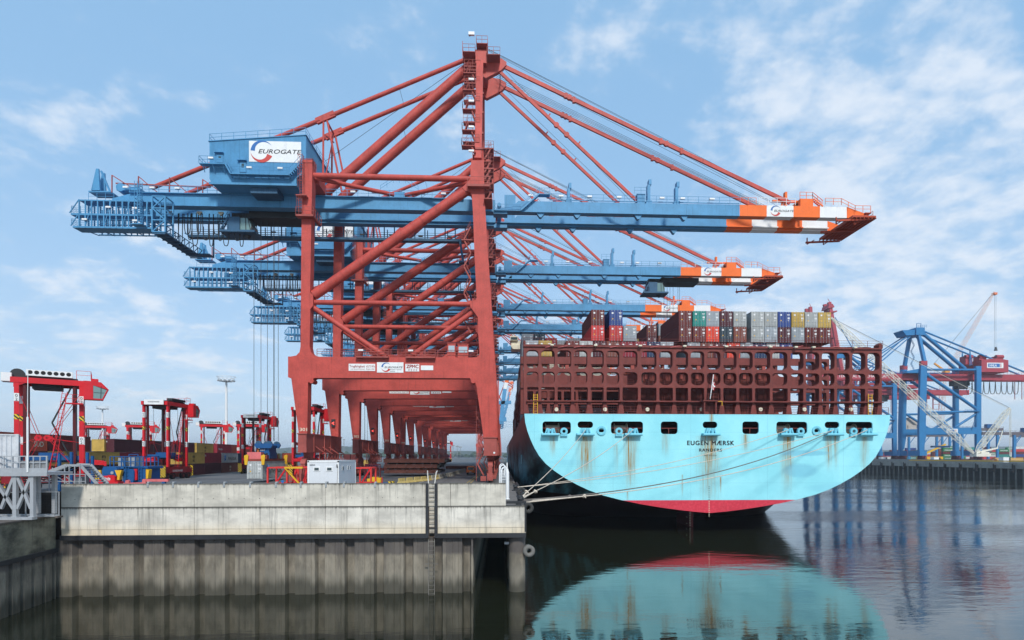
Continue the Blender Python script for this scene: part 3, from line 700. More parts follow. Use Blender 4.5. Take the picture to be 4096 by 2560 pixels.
            for x in (xq, xr):
                for i in range(8): y = 3.2+i*1.4; mb.bar((x, y, zq0-.3), (x, y+1.4, zq0+1.0), .1).bar((x, y, zq0), (x, y, zq0+1.1), .1)
                mb.bar((x, 3.2, zq0+1.1), (x, 14.4, zq0+1.1), .1)
            mb.bars([(xr+2, 14.6, zq0-.2), (xr+2, 14.6, zq0+4.8)], .2).box(xr, xr+2.1, 12.9, 14.6, zq0-.16, zq0)
            P('cross_bridge', mb, BLUED)
    # long walkway hung below the far girder
    yw = 13.9; zwk = C(1000, 949, yw).z; xa, xb = C(757, 940, yw).x, C(1862, 966, yw).x
    mb = MB().box(xa, xb, yw-.5, yw+.6, zwk-.35, zwk-.2).bar((xa, yw-.5, zwk-.1), (xb, yw-.5, zwk-.1), .12, .45).rail([(xa, yw-.5, zwk), (xb, yw-.5, zwk)], 1.1, 40, .05, 3).rail([(xa, yw+.6, zwk), (xb, yw+.6, zwk)], 1.1, 40, .05, 3)
    n = 27
    for i in range(n+1):
        x = xa+(xb-xa)*i/n; mb.bar((x, yw-.5, zwk), (x, yw-.5, ZB), .17)
        if i % 2: mb.bar((x+.35, yw+.6, zwk), (x+.35, yw+.6, ZB), .14)
    mb.box(xb-1.2, xb+.6, yw-.7, yw+.7, zwk-4.2, zwk-3.9).bar((xb-1.0, yw-.5, zwk), (xb-.4, yw-.5, zwk-4), .4)
    P('hung_walkway', mb, BLUED)
    for px, py in ((1096, 931), (1450, 940), (1566, 942), (1683, 947), (1798, 950)): a = C(px, py, yw-.6); P('floodlight', MB().box(a.x-.4, a.x+.4, yw-.9, yw-.7, a.z-.1, a.z+.14), DARK)
    # festoon cables below the near girder
    for i, px in enumerate((690, 712, 735, 752, 770, 790, 812, 836, 852, 872, 893, 915, 938, 958)):
        x = C(px, 830, 8).x; w = .75 if i % 2 else 1.15; pts = []; dp = 4.4+1.2*math.sin(i*2.1)
        for k in range(13):
            u = k/12; pts.append((x+w*u, 7.9+.2*math.sin(i), ZB-.5-dp*(1-(2*u-1)**4)**.5 if 0 < u < 1 else ZB-.4))
        P('festoon_cable', MB().path(pts, .075, 5), DARK)
    for px in (687, 800, 886): a = C(px, 823, 8); P('cable_trolley', MB().prism([(a.x-.4, ZB-.1), (a.x+.4, ZB-.1), (a.x+.4, ZB-.4), (a.x, ZB-.75), (a.x-.4, ZB-.4)], 7.7, 8.0), PALE)
    # trolley with its cab, and the ropes hanging from it
    xc = C(985, 900, 8).x
    mb = MB().box(xc+.5, xc+9.5, 7.9, 11.8, ZB-.9, ZB+.2).box(xc-2.5, xc+.6, 8.1, 11.0, ZB-1.2, ZB-.1)
    for x in (xc+1, xc+4, xc+7.4): mb.tube((x, 8.0, ZB-.2), (x, 11.7, ZB-.2), .55, 12)
    P('trolley', mb, DARK)
    a, b = C(908, 862, 7.0), C(958, 920, 7.0)
    P('trolley_house', MB().box(a.x, b.x, 7.0, 10.4, b.z, ZB-1.2).box(a.x-1.2, b.x+2.6, 6.8, 10.6, b.z-.35, b.z).rail([(a.x-1.2, 6.8, b.z), (a.x+.2, 6.8, b.z)], 1.1, .7, .06).stair((a.x-1.1, 7.2, b.z), (a.x+.2, 7.2, ZB-1.4), .6, 7), BLUED)
    a, b = C(951, 871, 7.2), C(1008, 922, 7.2); x0, x1, z0, z1 = a.x, b.x, b.z, a.z
    cb = P('operator_cab', MB().box(x0-.03, x0+.12, 7.2, 9.8, z0, z1).box(x0, x1-.5, 7.2, 9.8, z1, z1+.14).prism([(x0, z0-.3), (x1-.9, z0-.3), (x1-.2, z0), (x0, z0)], 7.1, 9.9)
           .bar((x1-.25, 7.22, z0), (x1-.7, 7.22, z1), .1).bar((x0+1.35, 7.2, z0), (x0+1.3, 7.2, z1), .09).bar((x1+.05, 9.7, z0), (x1-.4, 9.7, z1), .1).tube((x0+1.2, 8.5, z0-.3), (x0+.9, 8.5, z0-.8), .5, 8), DARK)
    MB().prism([(x0+.12, z0), (x1-.25, z0), (x1-.15, z0+.9), (x1-.7, z1-.01), (x0+.12, z1-.01)], 7.25, 9.75).build('window', GLASSG, cb)
    for k, px in enumerate((1024, 1046, 1066, 1088, 1102, 1115)):
        x = C(px, 900, 9).x; P('trolley_rope', MB().tube((x, 8.2+.6*(k % 4), ZB-.6), (x, 8.2+.6*(k % 4), 7.0), .04, 5, caps=False), ROPE)
    # signal board on the rear landside leg
    a, b = C(1327, 1677, 16.9), C(1341, 1707, 16.9)
    sb = P('signal_board', MB().box(a.x, b.x, 16.6, 16.99, b.z, a.z), DARK)
    zc = (a.z*.45+b.z*.55); xm = (a.x+b.x)/2
    MB().add([(xm+.22, 16.58, zc+.32), (xm-.3, 16.58, zc), (xm+.22, 16.58, zc-.32), (xm+.22, 16.58, zc-.12), (xm, 16.58, zc), (xm+.22, 16.58, zc+.12)], [(0, 1, 4, 5), (1, 2, 3, 4)]).build('signal_arrow', SIGR, sb)
    P('warning_disc', MB().disc((C(1977, 1811, 0).x, -.38, C(1977, 1811, 0).z), (0, 1, 0), .16, .03, 14), WHITE)
    return c

def number_sign(c, txt):
    mb = MB().text(txt, (C(1198, 1722, 0).x, -.01, C(1198, 1724, 0).z), .72, width=1.15, bold=.01); return mb.build('number', PALE, c)
crane = make_crane()
OFF = [0, 32.5, 65, 90, 127, 156, 184, 209]
ORD = ['nearest to the grey concrete wall', 'second from the concrete wall, cab out on its boom', 'third of the row behind the concrete wall', 'fourth of the row, half hidden by the nearer ones',
       'fifth of the row along the quay', 'sixth of the row along the quay', 'seventh of the row along the quay', 'last of the close row before the open quay']
BOOMY = {'boom', 'boom_band', 'railing', 'fore_stay', 'hoist_rope', 'tip_platform', 'sheave_frame', 'rest_post', 'winch_box', 'boom_hinge'}
cranes = [crane]
for i, d in enumerate(OFF):
    if i: k = copy_tree(crane, None, () if i < 4 else ('guy_rope', 'floodlight', 'festoon_cable', 'door', 'cable_trolley')); k.location.y = CY+d; cranes.append(k)
    cranes[i]['label'] = 'red and blue container crane, '+ORD[i]
dx = W(2640, 1165, CY+32.5+8).x-W(990, 900, CY+8).x
for o in cranes[1].children:
    n = o.name.split('.')[0]
    if n in ('trolley', 'trolley_house', 'operator_cab', 'trolley_rope'): o.location.x += dx
for o in [o for k in cranes[4:] for o in k.children if o.name.split('.')[0] == 'trolley_rope']: bpy.data.objects.remove(o)
# far group: three cranes of the same kind, much further along the quay
far = []
for d, lb in ((640, 'far pale red crane framed by the portals of the near row'), (700, 'farther pale red crane behind the first one of the far group'), (760, 'farthest pale red crane at the end of the quay')):
    k = copy_tree(crane, None, ('guy_rope', 'floodlight', 'festoon_cable', 'door', 'cable_trolley', 'trolley_rope', 'hoist_rope', 'fore_stay', 'hung_walkway', 'signal_arrow'))
    k.location.y = CY+d; k['label'] = lb; k['group'] = 'far cranes at the end of the quay'; far.append(k)
    if d == 640:                           # booms of the far group stand raised
        h = Vector((gx(1990)+.3, MID, ZT-.9)); M = Matrix.Translation(h) @ Matrix.Rotation(R(-78), 4, 'Y') @ Matrix.Translation(-h)
        pass
for k in far:
    h = Vector((gx(1990)+.3, MID, ZT-.9)); M = Matrix.Translation(h) @ Matrix.Rotation(R(-76), 4, 'Y') @ Matrix.Translation(-h)
    for o in k.children:
        if o.name.split('.')[0] in ('boom', 'tip_platform', 'sheave_frame', 'rest_post', 'winch_box'): o.matrix_local = M @ o.matrix_local
for i, k in enumerate(cranes[:8]): number_sign(k, str(301+i))
# ------------------------------------------------------------------ setting: water, quays, walls
WZ = CAM_H-11.96
def water_mat():
    m = bpy.data.materials.new('harbour_water'); m.use_nodes = True; t = NT(m.node_tree); b = t.n['Principled BSDF']
    co = t.new('ShaderNodeTexCoord').outputs['Object']
    b.inputs['Base Color'].default_value = (.013, .015, .008, 1); b.inputs['Roughness'].default_value = .025
    b.inputs['IOR'].default_value = 2.2
    sx = t.new('ShaderNodeSeparateXYZ', {0: co})
    # the open basin is ruffled, the corner below the quay wall is calm
    open_ = t.ramp(t.math('ADD', sx.outputs[0], t.math('MULTIPLY', t.noise(co, .03, 3), 30.0)), 22.0, 95.0)
    a = t.noise(t.scale(co, (.5, 1.5, 1)), .55, 3, .5)
    c = t.noise(t.scale(co, (.6, 1.3, 1)), 2.2, 4, .55)
    patch = t.ramp(t.noise(t.scale(co, (.5, 1.4, 1)), .035, 3, .5), .38, .62)
    h = t.math('ADD', t.math('MULTIPLY', a, .55), t.math('MULTIPLY', c, .14))
    st = t.math('ADD', .022, t.math('MULTIPLY', open_, t.math('ADD', .03, t.math('MULTIPLY', patch, .2))))
    bn = t.new('ShaderNodeBump', {'Strength': 1.0, 'Distance': st, 'Height': h})
    t.l.new(bn.outputs[0], b.inputs['Normal'])
    return m
struct(MB().add([(-1500, -400, WZ), (6000, -400, WZ), (6000, 9000, WZ), (-1500, 9000, WZ)], [(0, 1, 2, 3)]).build('harbour_water', water_mat()))

def asphalt():
    m = bpy.data.materials.new('asphalt'); m.use_nodes = True; t = NT(m.node_tree); b = t.n['Principled BSDF']
    co = t.new('ShaderNodeTexCoord').outputs['Object']
    n1 = t.noise(co, .07, 5, .6); n2 = t.noise(co, 1.2, 5, .6); n3 = t.noise(t.scale(co, (1.2, .04, 1)), .9, 4, .6)
    c = t.mix(t.ramp(n1, .35, .68), (.085, .087, .09), (.145, .142, .138))
    c = t.mix(t.math('MULTIPLY', t.ramp(n3, .52, .7), .5), c, (.055, .055, .058))
    c = t.mix(t.math('MULTIPLY', n2, .35), c, (.16, .155, .15))
    t.l.new(c, b.inputs['Base Color']); b.inputs['Roughness'].default_value = .85
    t.l.new(t.new('ShaderNodeBump', {'Strength': .3, 'Distance': .02, 'Height': n2}).outputs[0], b.inputs['Normal'])
    return m
ASPH = asphalt()
QX = 2.05; WY = 49.0; XL = W(245, 2100, WY).x
QUAYC = paint('quay_concrete', (.17, .155, .14), .9, .3, 0, sc=.35, bump=.2)
# terminal ground, reaching the horizon
struct(MB().box(-4000, 0.3, WY+1.4, 6000, -.6, 0).build('terminal_ground', ASPH))
mb = MB().box(.3, QX, WY+.02, 1500, -.9, .02)
mb.box(QX-.35, QX+.02, WY+.02, 1500, .02, .14)
struct(mb.build('quay_edge', QUAYC))
LINEY = paint('road_line_yellow', (.55, .38, .06), .8, .4, 0, sc=1.5); LINEW = paint('road_line_white', (.42, .41, .38), .8, .4, 0, sc=1.5)
mb = MB()
lx0 = G(1871, 1928).x
for x0, x1 in ((lx0, lx0+.14), (lx0+.55, lx0+.7)): mb.add([(x0, 76, .004), (x1, 76, .004), (x1, 500, .004), (x0, 500, .004)], [(0, 1, 2, 3)])
struct(mb.build('lane_marking', LINEY))
mb = MB()
for xx in (-13.6, -48, -40, -44): mb.add([(xx, 60, .004), (xx+.16, 60, .004), (xx+.16, 600, .004), (xx, 600, .004)], [(0, 1, 2, 3)])
struct(mb.build('lane_marking', LINEW))
mb = MB()
for xx in (-2.3, -1.6, -32.2-.3, -32.2+.35): mb.box(xx, xx+.1, WY+2, 1500, .001, .012)
struct(mb.build('crane_rail', paint('rail_rust', (.10, .06, .04), .7, .3, 0)))

def concrete(name, base, zt, zb, dark=.55, tint=None):
    m = bpy.data.materials.new(name); m.use_nodes = True; t = NT(m.node_tree); b = t.n['Principled BSDF']
    co = t.new('ShaderNodeTexCoord').outputs['Object']; sp = t.new('ShaderNodeSeparateXYZ', {0: co}); z = sp.outputs[2]
    big = t.noise(t.scale(co, (.35, .35, .6)), 1.0, 6, .62); fine = t.noise(co, 5, 5, .65)
    st1 = t.noise(t.scale(co, (1.9, 1.9, .12)), 1.0, 6, .68); st2 = t.noise(t.scale(co, (5.5, 5.5, .25)), 1.0, 4, .65)
    hh = t.math('DIVIDE', t.math('SUBTRACT', z, zb), zt-zb)      # 0 at the foot, 1 at the top
    top = t.math('POWER', t.math('MAXIMUM', hh, 0.0), 3.0)
    c = t.mix(t.ramp(big, .35, .66), tuple(v*(.3 if 'old' in name else .70) for v in base), tuple(v*(1.5 if 'old' in name else 1.08) for v in base))
    if tint: c = t.mix(t.math('MULTIPLY', t.ramp(hh, .55, .0), .8), c, tint)
    f = t.math('MULTIPLY', t.ramp(st1, .5, .72), t.math('ADD', .5, t.math('MULTIPLY', top, .45)))
    c = t.mix(f, c, (.17, .16, .14))
    f2 = t.math('MULTIPLY', t.ramp(st2, .55, .72), t.math('ADD', .3, t.math('MULTIPLY', top, .6)))
    c = t.mix(f2, c, (.07, .066, .055))
    f3 = t.math('MULTIPLY', t.ramp(t.math('ADD', hh, t.math('MULTIPLY', st2, .12)), .965, 1.05), .85)
    c = t.mix(f3, c, (.045, .043, .033))
    c = t.mix(t.math('MULTIPLY', t.ramp(fine, .6, .75), .35), c, (.15, .145, .13))
    t.l.new(c, b.inputs['Base Color']); b.inputs['Roughness'].default_value = .9
    t.l.new(t.new('ShaderNodeBump', {'Strength': .25, 'Distance': .03, 'Height': fine}).outputs[0], b.inputs['Normal'])
    return m
zP = W(1200, 1934, WY).z; zJ = W(1200, 2027, WY).z; zK = W(1200, 2115, WY).z; zB = W(1200, 2137, WY).z; zC = W(1200, 2155, WY).z
XR1 = W(2023, 2000, WY).x; XR2 = W(2104, 2000, WY).x; XLAD0, XLAD1 = W(1703, 0, WY).x, W(1751, 0, WY).x
wall = thing('quay_wall', 'pale concrete quay wall above brown sheet piles in the foreground', 'wall', (0, WY, WZ))
def rel(mb): mb.v = [(x, y-WY, z-WZ) for x, y, z in mb.v]; return mb
CUP = concrete('wall_concrete_upper', (.61, .57, .485), zP-WZ, zJ-WZ); CLO = concrete('wall_concrete_lower', (.68, .64, .56), zJ-WZ, zB-WZ, tint=(.68, .57, .40))
joints = [XL]+[W(p, 2000, WY).x for p in (776, 1300)]+[XLAD0]
segsx = [(XL, joints[1]), (joints[1]+.03, joints[2]), (joints[2]+.03, XLAD0), (XLAD1, W(1801, 0, WY).x), (W(1801, 0, WY).x+.03, XR1)]
for x0, x1 in segsx:
    rel(MB().box(x0, x1, WY, WY+.55, zJ+.035, zP)).build('parapet', CUP, wall)
segl = [(XL, joints[1]), (joints[1]+.03, joints[2]), (joints[2]+.03, XLAD0), (XLAD1, XR2)]
for x0, x1 in segl:
    rel(MB().box(x0, x1, WY, WY+1.2, zK+.02, zJ)).build('wall_panel', CLO, wall)
    rel(MB().box(x0, x1, WY+.03, WY+1.2, zB, zK)).build('wall_panel', CLO, wall)
rel(MB().box(XLAD0, XLAD1, WY+.25, WY+.8, zB, zP-.03)).build('wall_recess', CUP, wall)
rel(MB().box(XL, XR1, WY+.3, WY+.5, zJ-.05, zJ+.1).box(XL, XR2-.1, WY+.2, WY+.8, zK-.05, zK+.06).box(joints[1]-.1, joints[1]+.2, WY+.2, WY+.5, zB, zP-.1).box(joints[2]-.1, joints[2]+.2, WY+.2, WY+.5, zB, zP-.1)).build('joint_filler', DARK, wall)
FEND = paint('fender_black', (.03, .032, .036), .6, .3, .2)
for x0, x1 in ((XL-.05, XLAD0), (XLAD1, XR2)): rel(MB().box(x0, x1, WY-.12, WY+.9, zC, zB-.003)).build('fender_beam', FEND, wall)
for x0, x1 in ((XLAD0, XLAD0+.26), (XLAD1-.26, XLAD1)): rel(MB().box(x0, x1, WY-.14, WY+.25, zC+.02, zP-.02)).build('fender_post', FEND, wall)
rel(MB().box(XR2-.12, XR2+.03, WY-.06, WY+.3, zB+.1, W(0, 2016, WY).z).box(XR1+.05, XR2+.02, WY-.05, WY+.25, W(0, 2022, WY).z, W(0, 2012, WY).z)).build('edge_angle', FEND, wall)
rel(MB().box(.3, QX-.02, WY+1.2, 300, zB, -.9)).build('quay_beam', QUAYC, wall)
# sheet piles
def pile_mat():
    m = bpy.data.materials.new('sheet_pile_steel'); m.use_nodes = True; t = NT(m.node_tree); b = t.n['Principled BSDF']
    co = t.new('ShaderNodeTexCoord').outputs['Object']; z = t.new('ShaderNodeSeparateXYZ', {0: co}).outputs[2]
    n = t.noise(t.scale(co, (.8, .8, .35)), 1.2, 6, .65); s = t.noise(t.scale(co, (3, 3, .15)), 1.0, 5, .65); fine = t.noise(co, 6, 4, .6); w = t.noise(t.scale(co, (1.0, 1.0, .1)), .8, 4, .6)
    c = t.mix(t.ramp(n, .35, .66), (.135, .118, .09), (.26, .228, .175))
    c = t.mix(t.math('MULTIPLY', t.ramp(s, .52, .7), .5), c, (.075, .062, .05))
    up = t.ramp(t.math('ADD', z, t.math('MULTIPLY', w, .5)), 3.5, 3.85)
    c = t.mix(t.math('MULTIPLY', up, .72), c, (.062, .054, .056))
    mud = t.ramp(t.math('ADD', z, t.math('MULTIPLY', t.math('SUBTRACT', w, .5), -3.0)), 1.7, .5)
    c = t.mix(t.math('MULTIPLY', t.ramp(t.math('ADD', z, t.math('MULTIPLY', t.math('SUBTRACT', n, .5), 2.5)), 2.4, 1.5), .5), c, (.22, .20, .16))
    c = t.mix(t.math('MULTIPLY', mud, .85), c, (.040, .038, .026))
    c = t.mix(t.math('MULTIPLY', t.ramp(fine, .62, .72), .3), c, (.04, .036, .03))
    t.l.new(c, b.inputs['Base Color']); b.inputs['Roughness'].default_value = .8
    t.l.new(t.new('ShaderNodeBump', {'Strength': .3, 'Distance': .03, 'Height': fine}).outputs[0], b.inputs['Normal'])
    return m
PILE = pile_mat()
def sheet(p, q, top, n, depth=.55, name='sheet_piles', parent=None, phase=0.0, zb=WZ-3):
    """corrugated sheet piling between two ground points"""
    p, q = Vector((*p, 0)), Vector((*q, 0)); d = (q-p).normalized(); nn = Vector((d.y, -d.x, 0)); L = (q-p).length; pitch = L/n; pts = []
    for i in range(n):
        for u, o in ((0, 1), (.10, 1), (.12, .93), (.30, 1.0), (.32, .93), (.34, 1), (.50, 1.0), (.52, .93), (.54, 1), (.64, 1), (.70, 0), (.92, 0), (.98, 1)):
            pts.append(p+d*(pitch*(i+u))+nn*(o-1)*depth)
    pts.append(q)
    vs = [(a.x, a.y-WY, zb-WZ) for a in pts]+[(a.x, a.y-WY, top-WZ) for a in pts]; k = len(pts)
    return MB().add(vs, [(i, i+1, i+1+k, i+k) for i in range(k-1)]).build(name, PILE, parent)
XPE = W(1889, 2200, WY).x
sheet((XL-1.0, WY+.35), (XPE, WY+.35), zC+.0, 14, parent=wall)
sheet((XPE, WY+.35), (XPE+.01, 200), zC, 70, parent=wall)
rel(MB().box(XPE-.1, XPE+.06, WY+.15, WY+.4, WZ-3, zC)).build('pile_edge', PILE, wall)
for px in (2068,):
    a = W(px, 2300, WY+1.0); rel(MB().tube((a.x, WY+1.1, WZ-4), (a.x, WY+1.1, zC+.2), .74, 24)).build('round_pile', PILE, wall)
for i in range(1, 14): rel(MB().tube((QX-.85, WY+1.1+i*5, WZ-4), (QX-.85, WY+1.1+i*5, zC+.2), .7, 14)).build('round_pile', PILE, wall)
rel(MB().box(W(2018, 0, WY).x, W(2036, 0, WY).x, WY+.9, WY+1.3, W(0, 2198, WY).z, W(0, 2188, WY).z)).build('beam_stub', GREY, wall)
rel(MB().box(-36, XPE-.4, WY+.9, 52, WZ-3, -.61)).build('backfill', QUAYC, wall)
# parapet clips and tie holes
mb = []
for px in (592, 693, 794, 897, 1001, 1104, 1203, 1304, 1376, 1500):
    a = W(px, 1934, WY); rel(MB().box(a.x-.08, a.x+.08, WY-.06, WY+.1, a.z-.32, a.z+.06).box(a.x-.02, a.x+.14, WY-.1, WY+.25, a.z+.02, a.z+.16)).build('steel_clip', GREY, wall)
mb = MB()
for i in range(23): a = W(300+i*61.5, 1998-i*.35, WY); mb.disc((a.x, WY-.004, a.z), (0, 1, 0), .032, .012, 8)
rel(mb).build('tie_hole', DARK, wall)['kind'] = 'stuff'
# ladder
xa = (XLAD0+XLAD1)/2
lad = thing('quay_ladder', 'pale steel ladder between black fenders down the concrete wall', 'ladder', (xa, WY-.05, WZ))
MB().ladder((0, 0, zJ-WZ), (0, 0, zP-WZ), .53, step=.36, t=.07).bars([(-.27, 0, zP-WZ), (-.37, .15, zP-WZ+.9), (-.42, .5, zP-WZ+1.05)], .08).bars([(.27, 0, zP-WZ), (.37, .15, zP-WZ+.9), (.42, .5, zP-WZ+1.05)], .08).build('upper_ladder', paint('pale_galvanised', (.55, .53, .48), .5, .15, .1), lad)
MB().ladder((0, .12, zC-WZ-.1), (0, .12, zJ-WZ-.05), .5, step=.36, t=.06).build('middle_ladder', REDD if False else paint('rusty_ladder', (.12, .085, .06), .8, .4, .2, rust=.5), lad)
MB().ladder((0, -.12, -.5), (0, -.12, zC-WZ-.1), .5, step=.355, t=.055).box(-.55, -.25, -.14, -.1, 2.6, 2.7).box(.25, .55, -.14, -.1, 2.6, 2.7).build('lower_ladder', paint('old_ladder', (.2, .185, .16), .8, .4, .2), lad)
# older wall on the left
P0 = Vector((XL-.3, WY-.2)); P1 = G(0, 2478, WZ); P1 = Vector((P1.x, P1.y)); dd = (P1-P0).normalized(); P2 = P0+dd*30
zo = -1.15+DZ
old = thing('old_quay_wall', 'older mossy quay wall with rusty sheet piles at the left edge', 'wall', (0, WY, WZ))
OLDC = concrete('old_concrete', (.17, .16, .115), zo-WZ, -4.0-WZ); OLDC2 = paint('old_coping', (.12, .10, .085), .9, .35, 0, sc=1.2, bump=.4)
nn = Vector((-dd.y, dd.x)); nn = nn if nn.x < 0 else -nn
zoB = W(230, 2215, WY-1).z
def slab(a, b, back, z0, z1, off=0.0):
    o = -nn*off; q = [a+o, b+o, b+nn*back, a+nn*back]
    return rel(MB().hexa([(v.x, v.y, z0) for v in q], [(v.x, v.y, z1) for v in q]))
slab(P0, P2, 2, zoB+.35, zo-.12).build('concrete_face', OLDC, old)
slab(P0, P2, 30, zo-.12, zo, .12).build('coping', OLDC2, old)
slab(P0, P2, 1, zoB, zoB+.35, .18).build('waling', FEND, old)
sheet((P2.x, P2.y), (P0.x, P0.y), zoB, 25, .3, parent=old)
mb = MB()
for t_, zz in ((.62*7.6, -2.4), (.62*7.6, -4.4)):
    p = P0+dd*t_*1.35; q = p+dd*.5; o = -nn*.004; mb.add([((p+o).x, (p+o).y, zz), ((q+o).x, (q+o).y, zz), ((q+o).x, (q+o).y, zz+.45), ((p+o).x, (p+o).y, zz+.45)], [(0, 1, 2, 3)])
rel(mb).build('drain_opening', BLACK, old)
# dark retaining wall behind the left platform
rw = thing('retaining_wall', 'dark rusty retaining wall behind the grey platform', 'wall', (XL-30, WY+.6, -3))
MB().box(-40, 29.98, 0, .8, 0, 4.35).build('wall_face', paint('dark_rust_wall', (.028, .018, .014), .85, .4, .4), rw)
MB().box(-40, 29.98, -.12, .0, 4.1, 4.36).build('capping', paint('capping_rust', (.05, .035, .03), .85, .4, .2), rw)
# mud and ground in front of the retaining wall
# ---- far quay on the other side of the basin
FX = 259.0; FZ = .3+DZ
struct(MB().box(FX, 4000, 120, 4000, -2.2, FZ).build('far_quay_ground', ASPH))
fq = thing('far_quay_wall', 'long dark quay wall on piles across the basin', 'wall', (FX, 300, WZ))
MB().box(-.6, -.003, -150, 900, 5.6, FZ-WZ+.25).box(-.8, -.6, -150, 900, 7.4, 7.9).build('capping_beam', paint('far_wall_concrete', (.36, .34, .30), .9, .35, .3, sc=.2), fq)
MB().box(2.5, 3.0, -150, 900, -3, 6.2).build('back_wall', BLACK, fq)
mb = MB()
for i in range(95): mb.tube((-.2, -120+i*4.2, -3), (-.2, -120+i*4.2, 5.6), .42, 8, caps=False)
o = mb.build('pile_row', paint('far_pile', (.22, .21, .185), .85, .3, .2), fq); o['kind'] = 'stuff'
for i in range(26):
    y = -60+i*11; f = MB().box(-1.5, -.6, y-.5, y+.5, 4.4, 7.2).tube((-1.7, y-.9, 4.2), (-1.7, y+.9, 4.2), .65, 10).tube((-1.6, y, 7.2), (-1.6, y, 8.0), .25, 8).build('rubber_fender', BLACK, fq)
# far shore trees and hills closing the horizon
def treeline(name, pts, h, seed, col, kind='structure'):
    rnd = random.Random(seed); mb = MB()
    for (x0, y0), (x1, y1) in zip(pts[:-1], pts[1:]):
        L = math.hypot(x1-x0, y1-y0); n = int(L/14)
        for i in range(n):
            u = (i+rnd.random())/n; cx, cy = x0+(x1-x0)*u+rnd.uniform(-8, 8), y0+(y1-y0)*u+rnd.uniform(-40, 40); hh = h*rnd.uniform(.55, 1.15); w = rnd.uniform(9, 17)
            vs = []; rings = 5
            for r in range(rings):
                f = r/(rings-1); rr = w*(math.sin(math.pi*min(.97, .18+f*.8)))*rnd.uniform(.85, 1.1)
                for k in range(7):
                    a = 2*math.pi*k/7+rnd.uniform(-.2, .2); q = rr*rnd.uniform(.75, 1.15); vs.append((cx+q*math.cos(a), cy+q*math.sin(a), hh*f-1))
            fs = [(r*7+k, r*7+(k+1) % 7, (r+1)*7+(k+1) % 7, (r+1)*7+k) for r in range(rings-1) for k in range(7)]+[tuple(range(7*(rings-1), 7*rings))]
            mb.add(vs, fs)
    o = mb.build(name, col); o['kind'] = 'stuff'; return o
TREE = paint('far_foliage', (.045, .075, .035), .95, .4, 0, sc=.06)
t1 = treeline('far_woods', [(-1500, 1500), (-300, 1650), (300, 1700), (1500, 1500)], 17, 3, TREE)
tag(t1, 'low dark band of trees along the horizon', 'woods')
hv = []; n = 60
for i in range(n+1):
    x = -3500+7000*i/n; hv.append((x, 38+16*math.sin(i*.37)+10*math.sin(i*.9+1)))
struct(MB().prism([(-3500, -5)]+hv+[(3500, -5)], 3200, 3600).build('distant_hills', paint('hill_green', (.05, .075, .04), .95, .3, 0, sc=.01)))
# ------------------------------------------------------------------ shipping containers
PAL = {'maroon': srgb(106, 46, 44), 'dark maroon': srgb(84, 36, 46), 'brown': srgb(124, 70, 58), 'red': srgb(196, 58, 56), 'bright red': srgb(224, 72, 50), 'grey': srgb(158, 166, 172), 'pale grey': srgb(178, 182, 180),
       'teal': srgb(46, 148, 138), 'blue': srgb(52, 76, 140), 'dark blue': srgb(38, 58, 92), 'navy': srgb(44, 62, 74), 'yellow': srgb(196, 164, 84), 'orange': srgb(190, 88, 62), 'green': srgb(42, 128, 74), 'white': srgb(206, 208, 204), 'crimson': srgb(150, 40, 56)}
def container_mesh(L=12.19, H=2.9, name='corrugated_box'):
    mb = MB(); w = 1.2
    for s in (-1, 1):                     # corrugated long sides
        n = int(L/.28); p = (L-.3)/n; pts = []
        for i in range(n):
            y = -L/2+.15+i*p
            for u, o in ((0, 0), (.25, 0), (.36, -.045), (.86, -.045)): pts.append((y+u*p, w+o-.012))
        pts.append((L/2-.15, w-.012)); k = len(pts)
        vs = [(s*x, y, .14) for y, x in pts]+[(s*x, y, H-.12) for y, x in pts]
        mb.add(vs, [(i, i+1, i+1+k, i+k) for i in range(k-1)])
        mb.box(*sorted((s*w, s*(w+.02))), -L/2+.02, L/2-.02, 0.01, .16).box(*sorted((s*(w-.1), s*(w+.012))), -L/2+.02, L/2-.02, H-.12, H-.01)
    n = 9
    for s in (-1, 1):                     # corrugated ends
        y = s*(L/2-.05); pts = []
        for i in range(n):
            x = -1.1+2.2*i/n
            for u, o in ((0, 0), (.3, 0), (.42, .04), (.88, .04)): pts.append((x+u*2.2/n, y-s*o))
        pts.append((1.1, y)); k = len(pts)
        mb.add([(x, yy, .14) for x, yy in pts]+[(x, yy, H-.12) for x, yy in pts], [(i, i+1, i+1+k, i+k) for i in range(k-1)])
        mb.box(-1.2, 1.2, *sorted((s*(L/2-.08), s*(L/2-.01))), 0.02, .16).box(-1.2, 1.2, *sorted((s*(L/2-.08), s*(L/2-.01))), H-.13, H-.01)
        for q in (-1, 1):
            mb.box(*sorted((q*1.10, q*1.215)), *sorted((s*(L/2-.16), s*(L/2))), 0, H)
    mb.add([(-1.2, -L/2+.05, H-.03), (1.2, -L/2+.05, H-.03), (1.2, L/2-.05, H-.03), (-1.2, L/2-.05, H-.03)], [(0, 1, 2, 3)])
    for q in (-1, 1):
        for s in (-1, 1): mb.box(*sorted((q*1.05, q*1.22)), *sorted((s*(L/2-.17), s*(L/2+.005))), H-.12, H+.002)
    o = mb.build(name, CPAINT); me = o.data; bpy.data.objects.remove(o); return me
